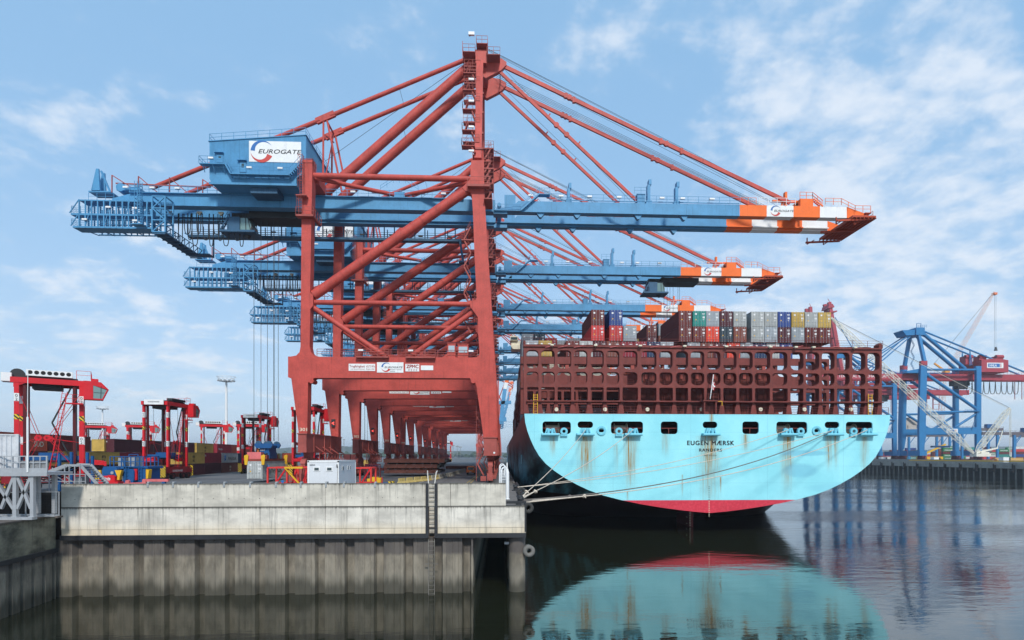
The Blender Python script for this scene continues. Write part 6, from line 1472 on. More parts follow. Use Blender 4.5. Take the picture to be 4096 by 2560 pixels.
MB().bar((A[0], 0, A[1]), (B_[0], 0, B_[1]), .12, .3).bar((B_[0], 0, B_[1]), (C_[0], 0, C_[1]), .08, .2).bar((C_[0], 0, C_[1]), (D_[0], 0, D_[1]), .08, .24).bar((A[0], 1.2, A[1]), (B_[0], 1.2, B_[1]), .12, .3).bar((B_[0], 1.2, B_[1]), (C_[0], 1.2, C_[1]), .12, .3).bar((C_[0], 1.2, C_[1]), (D_[0], 1.2, D_[1]), .12, .35).build('stringer', GAL, ts)
mb = MB()
for i in range(9): f = (i+.5)/9; x = C_[0]+(D_[0]-C_[0])*f; z = C_[1]+(D_[1]-C_[1])*f; mb.box(x-.14, x+.14, 0, 1.2, z-.05, z)
for i in range(8): f = (i+.5)/8; x = A[0]+(B_[0]-A[0])*f; z = A[1]+(B_[1]-A[1])*f; mb.box(x-.14, x+.14, 0, 1.2, z-.05, z)
mb.box(B_[0], C_[0], 0, 1.2, B_[1]-.08, B_[1]).build('steps', GAL, ts)
mb = MB()
for px in (160, 200, 231, 262, 280, 302, 323, 345): x = u(px, 0)[0]; mb.bar((x, -.08, .1), (x, -.08, u(0, 1864 if 250 < px < 330 else 1898)[1]), .07)
for py in (1898, 1926): mb.bar((u(160, 0)[0], -.08, u(0, py)[1]), (u(345, 0)[0], -.08, u(0, py)[1]), .06)
for p, q in (((165, 1900), (215, 1938)), ((205, 1904), (258, 1938)), ((246, 1908), (285, 1936)), ((190, 1872), (232, 1900))): a, b = u(*p), u(*q); mb.bar((a[0], .5, a[1]), (b[0], .5, b[1]), .06)
mb.build('scaffold_frame', GAL, ts)
mb = MB()
for k in range(4):
    pts = [(u(60+i*22, 0)[0], .7+.1*k, u(0, 1903+k*8+(6-abs(i-3))*1.6-(max(0, i-5))*9)[1]) for i in range(11)]; mb.path(pts, .07, 5)
mb.build('hose_bundle', BLACK, ts)
MB().box(u(292, 0)[0], u(322, 0)[0], .25, 1.0, .05, u(0, 1908)[1]).build('grey_tank', paint('tank_grey', (.23, .25, .27), .5, .2, .1), ts)
for px, p0, p1, Y, lb in ((238, 1833, 1940, 54, 'leftmost blue post beside the scaffold stairs'), (286, 1825, 1940, 55, 'middle blue post behind the scaffold stairs'), (350, 1827, 1938, 53, 'blue post right of the scaffold stairs'), (370, 1840, 1938, 56, 'rightmost thin blue post near the hazard striped guard')):
    a, b = W(px, p0, Y), W(px, p1, Y); tag(MB().box(-.1, .1, -.1, .1, 0, a.z+.4).box(-.18, .18, -.18, .18, -.002, .03).build('blue_post', DBLUE), lb, 'post', 'blue posts by the scaffold stairs').location = (a.x, Y, 0)
# mesh fence in front of the dark wall
fz0 = zo
def mesh_fence(xa, xb, y, lab, tilt=0.0):
    o = thing('mesh_fence', lab, 'fence', (xa, y, fz0), tilt, 'wire mesh fence panels on the old wall'); L = xb-xa
    MB().bars([(0, 0, .15), (L, 0, .15), (L, 0, 2.05), (0, 0, 2.05), (0, 0, .15)], .05).build('frame', GAL, o)
    mb = MB()
    for i in range(1, int(L/.12)): mb.bar((i*.12, 0, .15), (i*.12, 0, 2.05), .004)
    for z in (.35, .55, .75, .95, 1.15, 1.35, 1.55, 1.75, 1.95): mb.bar((0, 0, z), (L, 0, z), .005)
    w = mb.build('wire_mesh', DARK, o); w['kind'] = 'stuff'
    MB().box(-.1, .1, -.3, .3, 0, .14).box(L-.1, L+.1, -.3, .3, 0, .14).build('foot_block', OLDC2, o)
mesh_fence(Wx(104, 46.4), Wx(236, 46.4), 46.4, 'wire mesh fence panel right of the platform leg'); mesh_fence(Wx(-30, 45.6)-.2, Wx(102, 46.0), 46.0, 'wire mesh fence panel behind the platform legs')
# ------------------------------------------------------------------ behind the wall, middle
of = thing('office_cabin', 'white site office cabin with small windows behind the wall', 'cabin', (Wx(1355, 56), 56, .35), 0)
cx, cyl, ch = 3.0, 6.4, W(0, 1846, 56).z-.35
MB().box(-cx, 0, 0, cyl, 0, ch).build('wall_panel', paint('cabin_white', (.66, .68, .70), .5, .05, .1), of)
mb = MB()
for x in (-cx-.02, -.13):
    for y in (-.03, cyl-.12): mb.box(x, x+.15, y, y+.15, -.1, ch+.05)
for z in (-.1, ch-.09): mb.box(-cx, .02, -.03, .0, z, z+.14).box(-cx, .02, cyl, cyl+.03, z, z+.14).box(.0, .02, 0, cyl, z, z+.14).box(-cx-.02, -cx, 0, cyl, z, z+.14)
mb.build('frame', WHITE, of)
MB().box(-cx-.03, .03, -.04, cyl+.04, ch+.05, ch+.09).build('roof', WHITE, of)
wv = lambda px: W(px, 1824, 56).x-Wx(1355, 56); wz = lambda py: W(0, py, 56).z-.35
for p0, p1 in ((1254, 1280), (1305, 1331)):
    f = MB().box(wv(p0), wv(p1), -.05, -.002, wz(1886), wz(1868)).build('window', WHITE, of); MB().box(wv(p0)+.1, wv(p1)-.1, -.07, -.051, wz(1883), wz(1872)).build('pane', GLASS, f)
for ya, yb in ((1.05, 1.55), (2.95, 3.3), (3.9, 4.25)):
    f = MB().box(.022, .05, ya, yb, wz(1884), wz(1865)).build('window', WHITE, of); MB().box(.051, .065, ya+.1, yb-.1, wz(1882), wz(1868)).build('pane', GLASS, f)
MB().text('6852', (-cx+.2, -.032, ch-.42), .22, width=.5).build('number', TXTD, of)
MB().tube((-.18, -.06, .1), (-.08, -.06, ch-.5), .015, 5).box(-.2, -.1, -.08, -.03, ch-.6, ch-.3).build('cable', DARK, of)
def cage(xa, xb, y0, y1, h, lab, bays):
    o = thing('lashing_cage', lab, 'cage', (xa, y0, 0), 0, 'red lashing cages behind the concrete wall'); L = xb-xa; D = y1-y0
    mb = MB()
    for yy in (0, D):
        for i in range(bays+1): x = L*i/bays; mb.bar((x, yy, 0), (x, yy, h), .17)
        for z in (.12, h*.42, h): mb.bar((0, yy, z), (L, yy, z), .13 if z < h else .17)
    for i in range(bays+1): x = L*i/bays; mb.bar((x, 0, h), (x, D, h), .12).bar((x, 0, .12), (x, D, .12), .12)
    mb.build('frame', paint('cage_red', srgb(214, 62, 58), .5, .15, .15), o)
    for i in range(bays):
        x0, x1 = L*i/bays, L*(i+1)/bays; MB().bar((x0+.1, 0, .12), (x1-.1, 0, h-.1), .15).build('brace', STRRED, o)
    MB().box(.1, L-.1, .1, D-.1, .1, .16).build('floor', STRDRK, o); return o
c1 = cage(Wx(1071, 64), Wx(1148, 64), 64, 66.4, 3.1, 'red lashing cage left of the white cabin, bearing blue round signs', 1)
x = Wx(1132, 64)-Wx(1071, 64)
for z in (1.55, 1.15): MB().disc((x, -.12, z), (0, 1, 0), .17, .03, 14).build('round_sign', LOGB, c1)
cage(Wx(1150, 65), Wx(1236, 65), 65, 67.4, 3.1, 'red lashing cage right beside the white cabin, yellow braced', 2)
MB().bar((.1, -.15, 3.0), (1.9, -.15, 1.0), .3, .1).bar((.0, -.15, 3.1), (2.0, -.15, 3.1), .2).build('yellow_brace', YELLOW, c1).location = (Wx(1141, 64)-Wx(1071, 64), -.05, 0)
cage(Wx(1419, 66), Wx(1484, 66), 66, 68.4, 3.0, 'red lashing cage on the right of the white cabin', 1)
rk = thing('stake_rack', 'dark red rack of upright stakes behind the right cage', 'rack', (Wx(1459, 82), 82, 0), 0)
L = Wx(1522, 82)-Wx(1459, 82); MB().box(0, L, 0, 3, .1, .4).bars([(0, 0, 3.2), (L, 0, 3.2)], .15).build('base', STRDRK, rk)
for i in range(9): x = L*i/8; MB().bar((x, 0, .3), (x+random.uniform(-.1, .1), 0, 3.25), .13).build('stake', STRDRK, rk)
MB().box(.2, L*.6, .2, 2.6, 2.9, 3.15).build('blue_lid', DBLUE, rk)
sp2 = thing('container_spreader', 'yellow and blue container spreader lying behind the wall', 'spreader', (Wx(1520, 73), 73, 0), 0)
e = lambda px: Wx(px, 73)-Wx(1520, 73)
MB().box(e(1480), e(1560), -.4, .4, .45, 1.0).box(e(1484), e(1500), -.3, .3, 0, .45).box(e(1530), e(1545), -.3, .3, 0, .45).build('blue_beam', DBLUE, sp2)
MB().box(e(1484), e(1512), -.6, .6, 1.0, 1.7).box(e(1512), e(1526), -.5, .5, 1.0, 1.6).box(e(1472), e(1484), -.5, .5, 1.0, 1.5).build('yellow_housing', YELLOW, sp2)
MB().box(e(1556), e(1576), -.55, .55, .1, 1.15).build('striped_end', HAZ, sp2)
MB().box(e(1531), e(1534), -.7, -.6, 0, 1.7).build('red_post', STRRED, sp2)
# ship hatch covers stacked on the quay
for i, (py0, py1, x0, x1) in enumerate(((1879, 1893, 1536, 1752), (1858, 1873, 1536, 1748), (1835, 1851, 1534, 1778))):
    Y = 121; a, b = W(x0, py1, Y), W(x1, py0, Y); zb = max(.05, a.z)
    o = thing('hatch_cover', ['rusty brown hatch cover lying lowest in its stack on the quay', 'rusty brown hatch cover in the middle of its stack on the quay', 'rusty brown hatch cover on top of its stack on the quay'][i], 'hatch cover', (a.x, Y, zb), 0, 'stack of hatch covers under the cranes')
    L, h = b.x-a.x, b.z-zb
    HC = paint('hatch_rust', srgb(98, 58, 50), .75, .35, .3, rust=.5)
    MB().box(0, L, 0, 11, 0, h).box(-.05, L+.05, -.06, -.002, h-.15, h+.02).build('plate', HC, o)
    mb = MB()
    for k in range(7): x = L*(k+.5)/7; mb.box(x-.2, x+.2, .3, 10.5, -.48 if i else -.05, -.004)
    mb.build('rib_block', DARK, o)
    for k in range(6): x = L*(k+.5)/6; MB().box(x-.12, x+.12, -.14, -.005, h*.3, h*.75).build('lug', HC, o)
    MB().box(L+.003, L+.5, .4, 10.5, .1, h*.8).build('side_girder', DARK, o)
lo = thing('hatch_cover', 'single flat rusty cover lying further along under the portals', 'hatch cover', (Wx(1782, 190), 190, .1), 0, 'stack of hatch covers under the cranes')
L = Wx(1882, 190)-Wx(1782, 190); MB().box(0, L, 0, 8, 0, .9).box(-.05, L+.05, -.05, -.003, .7, .95).build('plate', HC, lo)
# jersey barriers in a curving line
JB = paint('barrier_concrete', (.40, .37, .29), .9, .25, .2, sc=1.5); JY = paint('barrier_yellow', srgb(206, 182, 112), .8, .25, .3)
path = [(v.x, v.y) for v in (G(1600, 1934), G(1660, 1928), G(1712, 1922.5), G(1757, 1915), G(1795, 1907), G(1822, 1899), G(1845, 1891), G(1860, 1885))]
def along(d):
    for (x0, y0), (x1, y1) in zip(path[:-1], path[1:]):
        L = math.hypot(x1-x0, y1-y0)
        if d <= L: return Vector((x0+(x1-x0)*d/L, y0+(y1-y0)*d/L)), math.atan2(y1-y0, x1-x0)
        d -= L
    return None
prof = [(-.33, 0), (.33, 0), (.33, .1), (.14, .38), (.09, .85), (-.09, .85), (-.14, .38), (-.33, .1)]
jm = None; d = .6; i = 0
while True:
    r = along(d)
    if not r: break
    p, a = r
    if jm is None:
        o = MB().prism(prof, -1.0, 1.0, 'x').build('crash_barrier', JB); jm = o.data; jy = jm.copy(); jy.materials.clear(); jy.materials.append(JY)
    else: o = bpy.data.objects.new('crash_barrier', jm); COL.objects.link(o)
    if i in (0, 1, 2, 3, 4, 6): o.data = jy
    o.location = (p.x, p.y, .001); o.rotation_euler = (0, 0, a)
    wy = i in (0, 1, 2, 3, 4, 6)
    tag(o, ('yellow concrete crash barrier near the ladder at the front end of the curved line' if wy else 'plain concrete crash barrier in the line along the crane lane'), 'crash barrier', 'line of crash barriers under the cranes')
    d += 2.75; i += 1
# orange van driving away
van = thing('orange_van', 'orange van driving away beside the seaside crane legs', 'van', (Wx(1882, 132), 132, 0), 0)
b = MB().prism([(-.95, .35), (.95, .35), (.97, 1.0), (.82, 1.85), (.6, 1.98), (-.6, 1.98), (-.82, 1.85), (-.97, 1.0)], 0, 4.6).build('body', ORANGEV, van)
MB().prism([(-.74, 1.15), (.74, 1.15), (.66, 1.78), (-.66, 1.78)], -.02, .2).build('rear_window', GLASS, van)
for s in (-1, 1):
    MB().box(s*.9-.07, s*.9+.07, -.03, .1, .85, 1.3).build('tail_lamp', LOGR, van)
    for y in (.9, 3.7): w = MB().disc((s*.82, y, .33), (1, 0, 0), .33, .25, 14).build('wheel', BLACK, van)
    MB().box(*sorted((s*.98, s*1.2)), 3.2, 3.35, 1.15, 1.4).build('mirror', BLACK, van)
MB().box(-.9, .9, -.08, .05, .35, .55).build('bumper', DARK, van); MB().box(-.26, .26, -.09, -.05, .62, .74).build('number_plate', WHITE, van)
# white gates and hoops at the quay edge
GP_ = W(2030, 1990, 57)
for k, (px, Y, h, lb) in enumerate(((2019, 58.5, 3.2, 'nearest white tubular gangway frame at the quay edge'), (2012, 66, 3.3, 'second white tubular gangway frame at the quay edge'), (2008, 76, 3.3, 'farthest white tubular gangway frame at the quay edge'))):
    o = thing('gangway_frame', lb, 'frame', (Wx(px, Y), Y, .02), 0, 'white gangway frames along the quay edge')
    for s in (-.35, .35):
        pts = [(s, 0, 0), (s, 0, h-.6), (s*.9, .15, h-.25), (s*.55, .3, h-.05), (0, .35, h)]; MB().path(pts, .07, 8).build('hoop', WHITE, o)
    mb = MB(); [mb.bar((-.35, 0, .3+i*.4), (.35, 0, .3+i*.4), .05) for i in range(7)]; mb.build('rungs', WHITE, o)
    MB().box(-.3, .3, .1, .5, .2, h-1.2).build('panel', GREY, o)
o = tag(MB().tube((0, 0, 0), (0, 0, 2.7), .17, 12).tube((0, 0, 2.7), (0, 0, 3.05), .17, 12, .05).tube((0, -.02, 0), (0, -.02, .06), .25, 12).build('white_bollard_post', WHITE), 'tall white capped post at the end of the parapet', 'post'); o.location = (Wx(2030, 57), 57, .02)
tag(MB().bars([(0, 0, 0), (0, 0, 3.0)], .1).build('parapet_post', WHITE), 'white square post against the parapet end', 'post').location = (XR1+.12, WY+.3, W(0, 1995, WY).z)
# ring fenders at the quay corner
FM = paint('old_tyre', (.05, .05, .048), .8, .3, 0); FM2 = paint('pale_tyre', (.17, .165, .15), .85, .3, .1)
for px, py, Y, m, r, lb in ((2112, 2031, WY+.6, FM, .48, 'black ring fender on the upper quay corner'), (2113, 2202, WY+.7, FM2, .52, 'pale round rubber fender on the pile'), (2085, 1966, 62, FM, .5, 'dark ring fender further along the quay edge')):
    v = W(px, py, Y); o = tag(MB().disc((0, 0, 0), (.25, -1, 0), r, .75 if m is FM2 else .35, 20, r*.42).build('ring_fender', m, None, True), lb, 'fender', 'ring fenders on the quay corner'); o.location = v
# tubular edge buffers along the quay
for i in range(6):
    o = tag(MB().tube((0, -1.6, 0), (0, 1.6, 0), .22, 10).bars([(0, -1.7, 0), (-.5, -1.7, -.1)], .15).bars([(0, 1.7, 0), (-.5, 1.7, -.1)], .15).build('edge_buffer', DARK), 'dark tubular buffer on the quay edge beside the ship', 'buffer', 'tubular buffers along the quay edge'); o.location = (QX+.15, 56+i*5.5, .25)
# ------------------------------------------------------------------ right background: blue cranes with red booms on the far quay
V6 = lambda x, y: (3172+x/2.3626, 1150+y/2.3626)
V5 = lambda x, y: (2700+x/2.3623, 1150+y/2.3623)
VB = lambda x, y: (3400+x/3.4368, 1600+y/3.4368)
HY = 355.0
def make_harbour_crane():
    c = thing('harbour_crane', '', 'crane', (272, HY, FZ), 0, 'blue harbour cranes with red booms across the basin')
    P = lambda n, mb, m, par=None: mb.build(n, m, par or c)
    def q(x, y, yy): v = W(*V6(x, y), HY+yy); return Vector((v.x-272, yy, v.z-FZ))
    FR = ((0.0, 1.9), (18.0, 19.9)); M2 = 9.95; mi = lambda v: Vector((v.x, 2*M2-v.y, v.z))
    for k, (y0, y1) in enumerate(FR):
        f = lambda pts: [(q(a, b, 0).x, q(a, b, 0).z) for a, b in pts]
        P('leg', MB().prism(f([(1212, 735), (1270, 735), (1268, 820), (1256, 1290), (1262, 1385), (1240, 1515), (1205, 1560), (1195, 1560), (1194, 1300), (1206, 830)]), y0, y1), HBLUE)
        P('leg_cap', MB().prism(f([(1211, 693), (1271, 693), (1271, 735), (1211, 735)]), y0, y1), HRED)
        P('leg', MB().prism(f([(1730, 742), (1782, 742), (1780, 1330), (1781, 1560), (1738, 1560), (1735, 1330), (1736, 800)]), y0, y1), HBLUE)
        P('portal_beam', MB().prism(f([(1257, 1328), (1736, 1322), (1736, 1385), (1259, 1387)]), y0, y1), HBLUE)
        P('sill_beam', MB().prism(f([(1194, 1540), (1262, 1540), (1262, 1590), (1194, 1590)]), y0-.4, y1+(8 if k == 0 else 1)), HBLUE)
        P('sill_beam', MB().prism(f([(1728, 1540), (1790, 1540), (1790, 1590), (1728, 1590)]), y0-.4, y1+(8 if k == 0 else 1)), HBLUE)
        e = lambda x, y: Vector((q(x, y, .95).x, (y0+y1)/2, q(x, y, .95).z))
        P('tie_tube', MB().tube(e(1268, 776), e(1740, 778), .75, 12), HBLUE)
        P('brace_tube', MB().tube(e(1262, 820), e(1738, 1150), 1.0, 12), HBLUE)
        P('tie_tube', MB().tube(e(1258, 1180), e(1740, 1172), .7, 12), HBLUE)
        P('brace_tube', MB().tube(e(1740, 1188), e(1530, 1322), .75, 10), HBLUE)
        P('brace_tube', MB().tube(e(1258, 1180), e(1480, 1322), .75, 10), HBLUE)
        g = (lambda v: v) if k == 0 else mi
        P('mast', MB().bar(g(q(1241, 700, .95)), g(q(1180, 420, 6.5)), 2.0, 1.8, (1, 0, 0)), HBLUE)
        P('back_leg', MB().tube(g(q(1625, 768, 6.8)), g(q(1196, 408, 6.8)), 1.15, 12), HBLUE)
        P('back_stay', MB().tube(g(q(1215, 405, 6.8)), g(q(2300, 845, 6.8)), .55, 10), HBLUE)
        P('stay_strut', MB().tube(g(q(1672, 590, 6.8)), g(q(1672, 740, 6.8)), .3, 8).tube(g(q(1672, 590, 6.8)), g(q(1690, 735, 6.8)), .25, 8), HBLUE)
        P('fore_stay', MB().tube(g(q(1140, 428, 6.8)), g(q(560, 800, 6.8)), .42, 8), HBLUE)
        P('fore_stay', MB().tube(g(q(1140, 436, 6.8)), g(q(845, 690, 6.8)), .42, 8).tube(g(q(845, 690, 6.8)), g(q(700, 815, 6.8)), .42, 8), HBLUE)
        # bogies
        for xx in (1228, 1760):
            a = q(xx, 1590, 0); mb = MB()
            for j in range(4): yb = y0-2.0+j*1.9; mb.prism([(yb-.9, 0.1), (yb+.9, .1), (yb+.3, a.z), (yb-.3, a.z)], a.x-.6, a.x+.6, 'x').disc((a.x, yb, .55), (1, 0, 0), .5, .9, 12)
            P('bogie', mb, paint('bogie_rust', srgb(110, 46, 52), .6, .3, .2))
    a, b = q(1180, 385, 6.8), q(1180, 455, 6.8)
    P('apex_frame', MB().box(a.x-2.8, a.x+3.0, 4.5, 15.4, b.z, a.z).prism([(q(1030, 405, 6).x, q(1030, 405, 6).z), (q(1150, 400, 6).x, q(1150, 400, 6).z), (q(1150, 450, 6).x, q(1150, 450, 6).z), (q(1065, 455, 6).x, q(1065, 455, 6).z)], 5.5, 14.4).rail([(a.x-2.8, 4.5, a.z), (a.x+4, 4.5, a.z)], 1.6, 1.5, .12).bars([(a.x-1.5, 6, a.z), (a.x-1.5, 6, a.z+3), (a.x+1.5, 6, a.z+3), (a.x+1.5, 6, a.z)], .25), HBLUE)
    mb = MB()
    for k in range(6): z0 = q(1100, 780-k*58, 18).z; z1 = q(1100, 780-(k+1)*58, 18).z; x = q(1110, 600, 18).x; mb.stair((x+(.4 if k % 2 else 2.6), 18, z0), (x+(2.6 if k % 2 else .4), 18, z1), .9, 10)
    P('mast_stairs', mb, HBLUE)
    zt, zb = q(1200, 816, 6).z, q(1200, 872, 6).z; xh = q(1215, 0, 6).x; xl = q(250, 0, 6).x; xr = q(2600, 0, 6).x
    for k, (y0, y1) in enumerate(((5.9, 7.7), (12.2, 14.0))):
        P('girder', MB().box(xh, xr, y0, y1, zb, zt), HRED)
        mb = MB().prism([(xl, zt-.6), (xl, zb), (xh-1, zb), (xh-1, zt), (xl+3, zt)], y0, y1)
        if k == 0: mb.mat(1).text('TERMINAL BURCHARDKAI', (q(428, 848, 5.9).x, y0, q(428, 848, 5.9).z), (zt-zb)*.66, width=q(880, 0, 5.9).x-q(428, 0, 5.9).x, bold=.02).mat(0)
        P('boom', mb, [HRED, TXTW])
    P('hinge_beam', MB().prism([(q(1045, 795, 5).x, q(1045, 795, 5).z), (q(1210, 765, 5).x, q(1210, 765, 5).z), (q(1210, 815, 5).x, zt+.01), (q(1040, 815, 5).x, zt+.01)], 1.9, 18.0), HBLUE)
    P('railing', MB().rail([(xl, 5.7, zt), (xr, 5.7, zt)], 1.3, 2.5, .1), HRED)
    a, b = q(1782, 682, 2.0), q(2036, 800, 2.0)
    h = P('machinery_house', MB().prism([(a.x, b.z), (b.x, b.z), (b.x, a.z-.2), ((a.x+b.x)/2+2, a.z+1), (a.x, a.z)], 2.0, 62/3), HRED)
    MB().prism([(a.x+2, zt+.02), (b.x-6, zt+.02), (b.x-3, b.z-.01), (a.x+1, b.z-.01)], 4, 16).build('house_base', HRED, h)
    s0, s1 = q(1834, 710, 1.9), q(1988, 762, 1.9)
    MB().box(s0.x, s1.x, 1.85, 1.99, s1.z, s0.z).mat(1).box(s0.x+.7, s0.x+(s1.x-s0.x)*.78, 1.8, 1.84, s1.z+.6, s0.z-.6).mat(2).box(s0.x+(s1.x-s0.x)*.82, s0.x+(s1.x-s0.x)*.86, 1.8, 1.84, s1.z+.5, s0.z-.5).mat(0).box(s0.x+(s1.x-s0.x)*.87, s0.x+(s1.x-s0.x)*.9, 1.8, 1.84, s1.z+.5, s0.z-.5).text('HHLA', (s0.x+1.5, 1.8, s1.z+1.0), 2.1, width=(s1.x-s0.x)*.45, bold=.03).build('sign', [WHITE, LOGB, LOGR], h)
    for x in (1640, 1770, 1930): v = q(x, 690, 10); MB().box(v.x-2.4, v.x+2.4, 8, 13, v.z-3, v.z+2.6).tube((v.x-2.4, 8.5, v.z+2.2), (v.x+2.4, 8.5, v.z+2.2), 1.3, 10).build('roof_unit', HRED, h)
    mb = MB(); n = 9
    for i in range(n):
        x0 = q(1640+i*55, 880, 6).x; w = q(1640+55, 0, 6).x-q(1640, 0, 6).x; mb = MB()
        mb.path([(x0+w*k/10, 6.2, zb-.6-8.5*(1-(2*k/10-1)**4)**.5 if 0 < k < 10 else zb-.4) for k in range(11)], .2, 5); P('festoon_cable', mb, DARK)
    v = q(1600, 905, 8); P('trolley', MB().box(v.x-6, v.x+5, 7.8, 12, zb-3.5, zb-.2).box(v.x-3, v.x+4, 8, 11.5, zb-5.5, zb-3.5).rail([(v.x-7, 7.6, zb-3), (v.x+6, 7.6, zb-3)], 1.2, 1.2, .12), DARK)
    v = q(2160, 930, 8); mb = MB()
    for dx in (0, 5): mb.bar((v.x+dx, 6, zb), (v.x+dx, 6, zb-12), .3).bar((v.x+dx, 13, zb), (v.x+dx, 13, zb-12), .3)
    for z in (zb-4, zb-8, zb-12): mb.bar((v.x, 6, z), (v.x+5, 6, z), .3)
    P('rear_cage', mb, HRED)
    a, b = q(1450, 1336, -.1), q(1556, 1370, -.1)
    P('sign', MB().box(a.x, b.x, -.25, -.01, b.z, a.z).mat(1).box(a.x+.6, a.x+(b.x-a.x)*.75, -.3, -.26, b.z+.5, a.z-.5).mat(2).box(a.x+(b.x-a.x)*.8, a.x+(b.x-a.x)*.86, -.3, -.26, b.z+.5, a.z-.5).mat(0).text('HHLA', (a.x+1.0, -.3, b.z+.8), 1.6, width=(b.x-a.x)*.4, bold=.02), [WHITE, LOGB, LOGR])
    P('railing', MB().rail([(q(1260, 0, 0).x, .2, q(0, 1326, 0).z), (q(1736, 0, 0).x, .2, q(0, 1326, 0).z)], 1.3, 2.2, .1), HBLUE)
    v = q(1130, 1315, 20); P('cable_reel', MB().disc((v.x-1, 21.6, v.z), (.1, -1, 0), 6.5, 1.2, 28).box(v.x-3, v.x+3, 20.2, 21.0, v.z-3.5, v.z+1), paint('reel_grey', srgb(186, 178, 168), .6, .2, .1))
    v = q(1258, 1150, 9); P('sill_platform', MB().box(v.x-1, v.x+11, 2, 4, 9, 10.2), paint('dark_harbour_blue', srgb(30, 70, 110), .6, .2, .1))
    for k in (0, 1):
        a = q(1740, 1172, 0); P('leg_stairs', MB().stair((a.x-4, -.6, a.z-12), (a.x, -.6, a.z-.5), .8, 18).box(a.x-9, a.x+1.5, -1.4, -.02, a.z, a.z+.2).rail([(a.x-9, -1.4, a.z+.2), (a.x+1.5, -1.4, a.z+.2)], 1.2, 1.4, .1), HBLUE) if k == 0 else None
    return c, (xh, zt, zb)
hc1, (hxh, hzt, hzb) = make_harbour_crane()
hc1['label'] = 'blue crane with red boom and machinery house on the far quay'
def raised(c, ang, lab, L=70.0):
    """boom part swung up about its hinge"""
    P = lambda n, mb, m: mb.build(n, m, c)
    ca, sa = math.cos(R(ang)), math.sin(R(ang)); H0 = Vector((hxh-1, 0, hzt))
    def at(d, o, y): return H0+Vector((-ca*d-sa*o, y, sa*d-ca*o))   # d: along the boom, o: towards its underside (which faces left)
    for i, (y0, y1) in enumerate(((5.9, 7.7), (12.2, 14.0))):
        mb = MB().hexa([at(0, 0, y0), at(0, 3.2, y0), at(0, 3.2, y1), at(0, 0, y1)], [at(L, .3, y0), at(L, 3.0, y0), at(L, 3.0, y1), at(L, .3, y1)])
        if i == 0: mb.mat(1).text('TERMINAL BURCHARDKAI', at(44, .7, y0-.01), 2.1, (ca, 0, -sa), (sa, 0, ca), width=34, bold=.02).mat(0)
        P('raised_boom', mb, [HRED, TXTW])
    mb = MB()
    for d in (8, 20, 32, 44, 54, 60, 66, 70): mb.bar(at(d, 1.5, 7), at(d, 1.5, 13), .9)
    mb.hexa([at(64, -2.5, 5), at(64, 4, 5), at(64, 4, 15), at(64, -2.5, 15)], [at(65, -2.5, 5), at(65, 4, 5), at(65, 4, 15), at(65, -2.5, 15)])
    mb.bars([at(L, 1, 7), at(L+3, 2, 7)], .3).hexa([at(68, -1, 5), at(68, 4.5, 5), at(68, 4.5, 15), at(68, -1, 15)], [at(71, 0, 5), at(71, 3, 5), at(71, 3, 15), at(71, 0, 15)])
    P('boom_cross_frame', mb, HRED)
    P('fore_stay', MB().bar(at(35, -1, 7), H0+Vector((3.5, 7, 33)), .5).bar(at(60, -1, 7), H0+Vector((3.5, 7, 35)), .5), HBLUE)
for dy, ag, bl, lab in ((87, 79, 73.0, 'blue crane whose red boom is raised upright, behind the ship\'s right end'), (122, 87, 77.0, 'farther blue crane with its red boom raised beside the yellow container')):
    k = copy_tree(hc1, None, ('boom', 'fore_stay', 'festoon_cable')); k.location.y = HY+dy; k.location.x += 6 if dy < 100 else 0; k['label'] = lab
    raised(k, ag, lab, bl)
# ------------------------------------------------------------------ lattice boom cranes
def lattice(mb, p, q, w0, w1, n, t, side=(0, 1, 0), taper=.12):
    p, q = Vector(p), Vector(q); d = (q-p).normalized(); s = Vector(side); u = d.cross(s).normalized(); s = u.cross(d).normalized()
    def ring(f):
        k = min(1, f/taper, (1-f)/taper)*.75+.25; w = (w0+(w1-w0)*f)*k/2
        return [p.lerp(q, f)+s*a*w+u*b*w for a, b in ((-1, -1), (1, -1), (1, 1), (-1, 1))]
    prev = ring(0)
    for i in range(1, n+1):
        cur = ring(i/n)
        for k in range(4):
            mb.bar(prev[k], cur[k], t); mb.bar(prev[k], cur[(k+1) % 4], t*.6) if i % 2 else mb.bar(prev[(k+1) % 4], cur[k], t*.6)
            if i % 2: mb.bar(cur[k], cur[(k+1) % 4], t*.5)
        prev = cur
    return mb
WC = 330.0
base = W(*VB(1715, 775), WC); base.z = FZ
WHC = paint('crane_cream', srgb(226, 222, 206), .5, .12, .1)
wc = thing('crawler_crane', 'white lattice boom crawler crane on the far quay', 'crane', base, 0)
r = lambda fn, x, y: W(*fn(x, y), WC)-base
lattice(MB(), r(VB, 1700, 735), r(V5, 1475, 285), 2.9, 2.4, 46, .26).build('main_boom', WHC, wc)
lattice(MB(), r(VB, 1735, 715), r(VB, 2195, 108), 2.6, 2.2, 22, .26).build('mast', WHC, wc)
ct = r(VB, 1800, 750)
MB().box(ct.x-4.5, ct.x+4.6, -2, 3, ct.z-1.2, ct.z+.6).prism([(ct.x-3, ct.z+.6), (ct.x+10.5, ct.z+3.6), (ct.x+10.5, ct.z+4.4), (ct.x-3, ct.z+1.6)], -.5, .5).box(ct.x-1, ct.x+4, -1.5, 2.5, ct.z+.6, ct.z+1.6).build('upper_works', WHC, wc)
MB().tube(r(VB, 2195, 108), r(V5, 1475, 285), .12, 5).build('pendant_line', ROPE, wc)
MB().tube(r(VB, 2195, 112)+Vector((0, 1, 0)), r(V5, 1540, 320)+Vector((0, 1, 0)), .12, 5).build('pendant_line', WHC, wc)
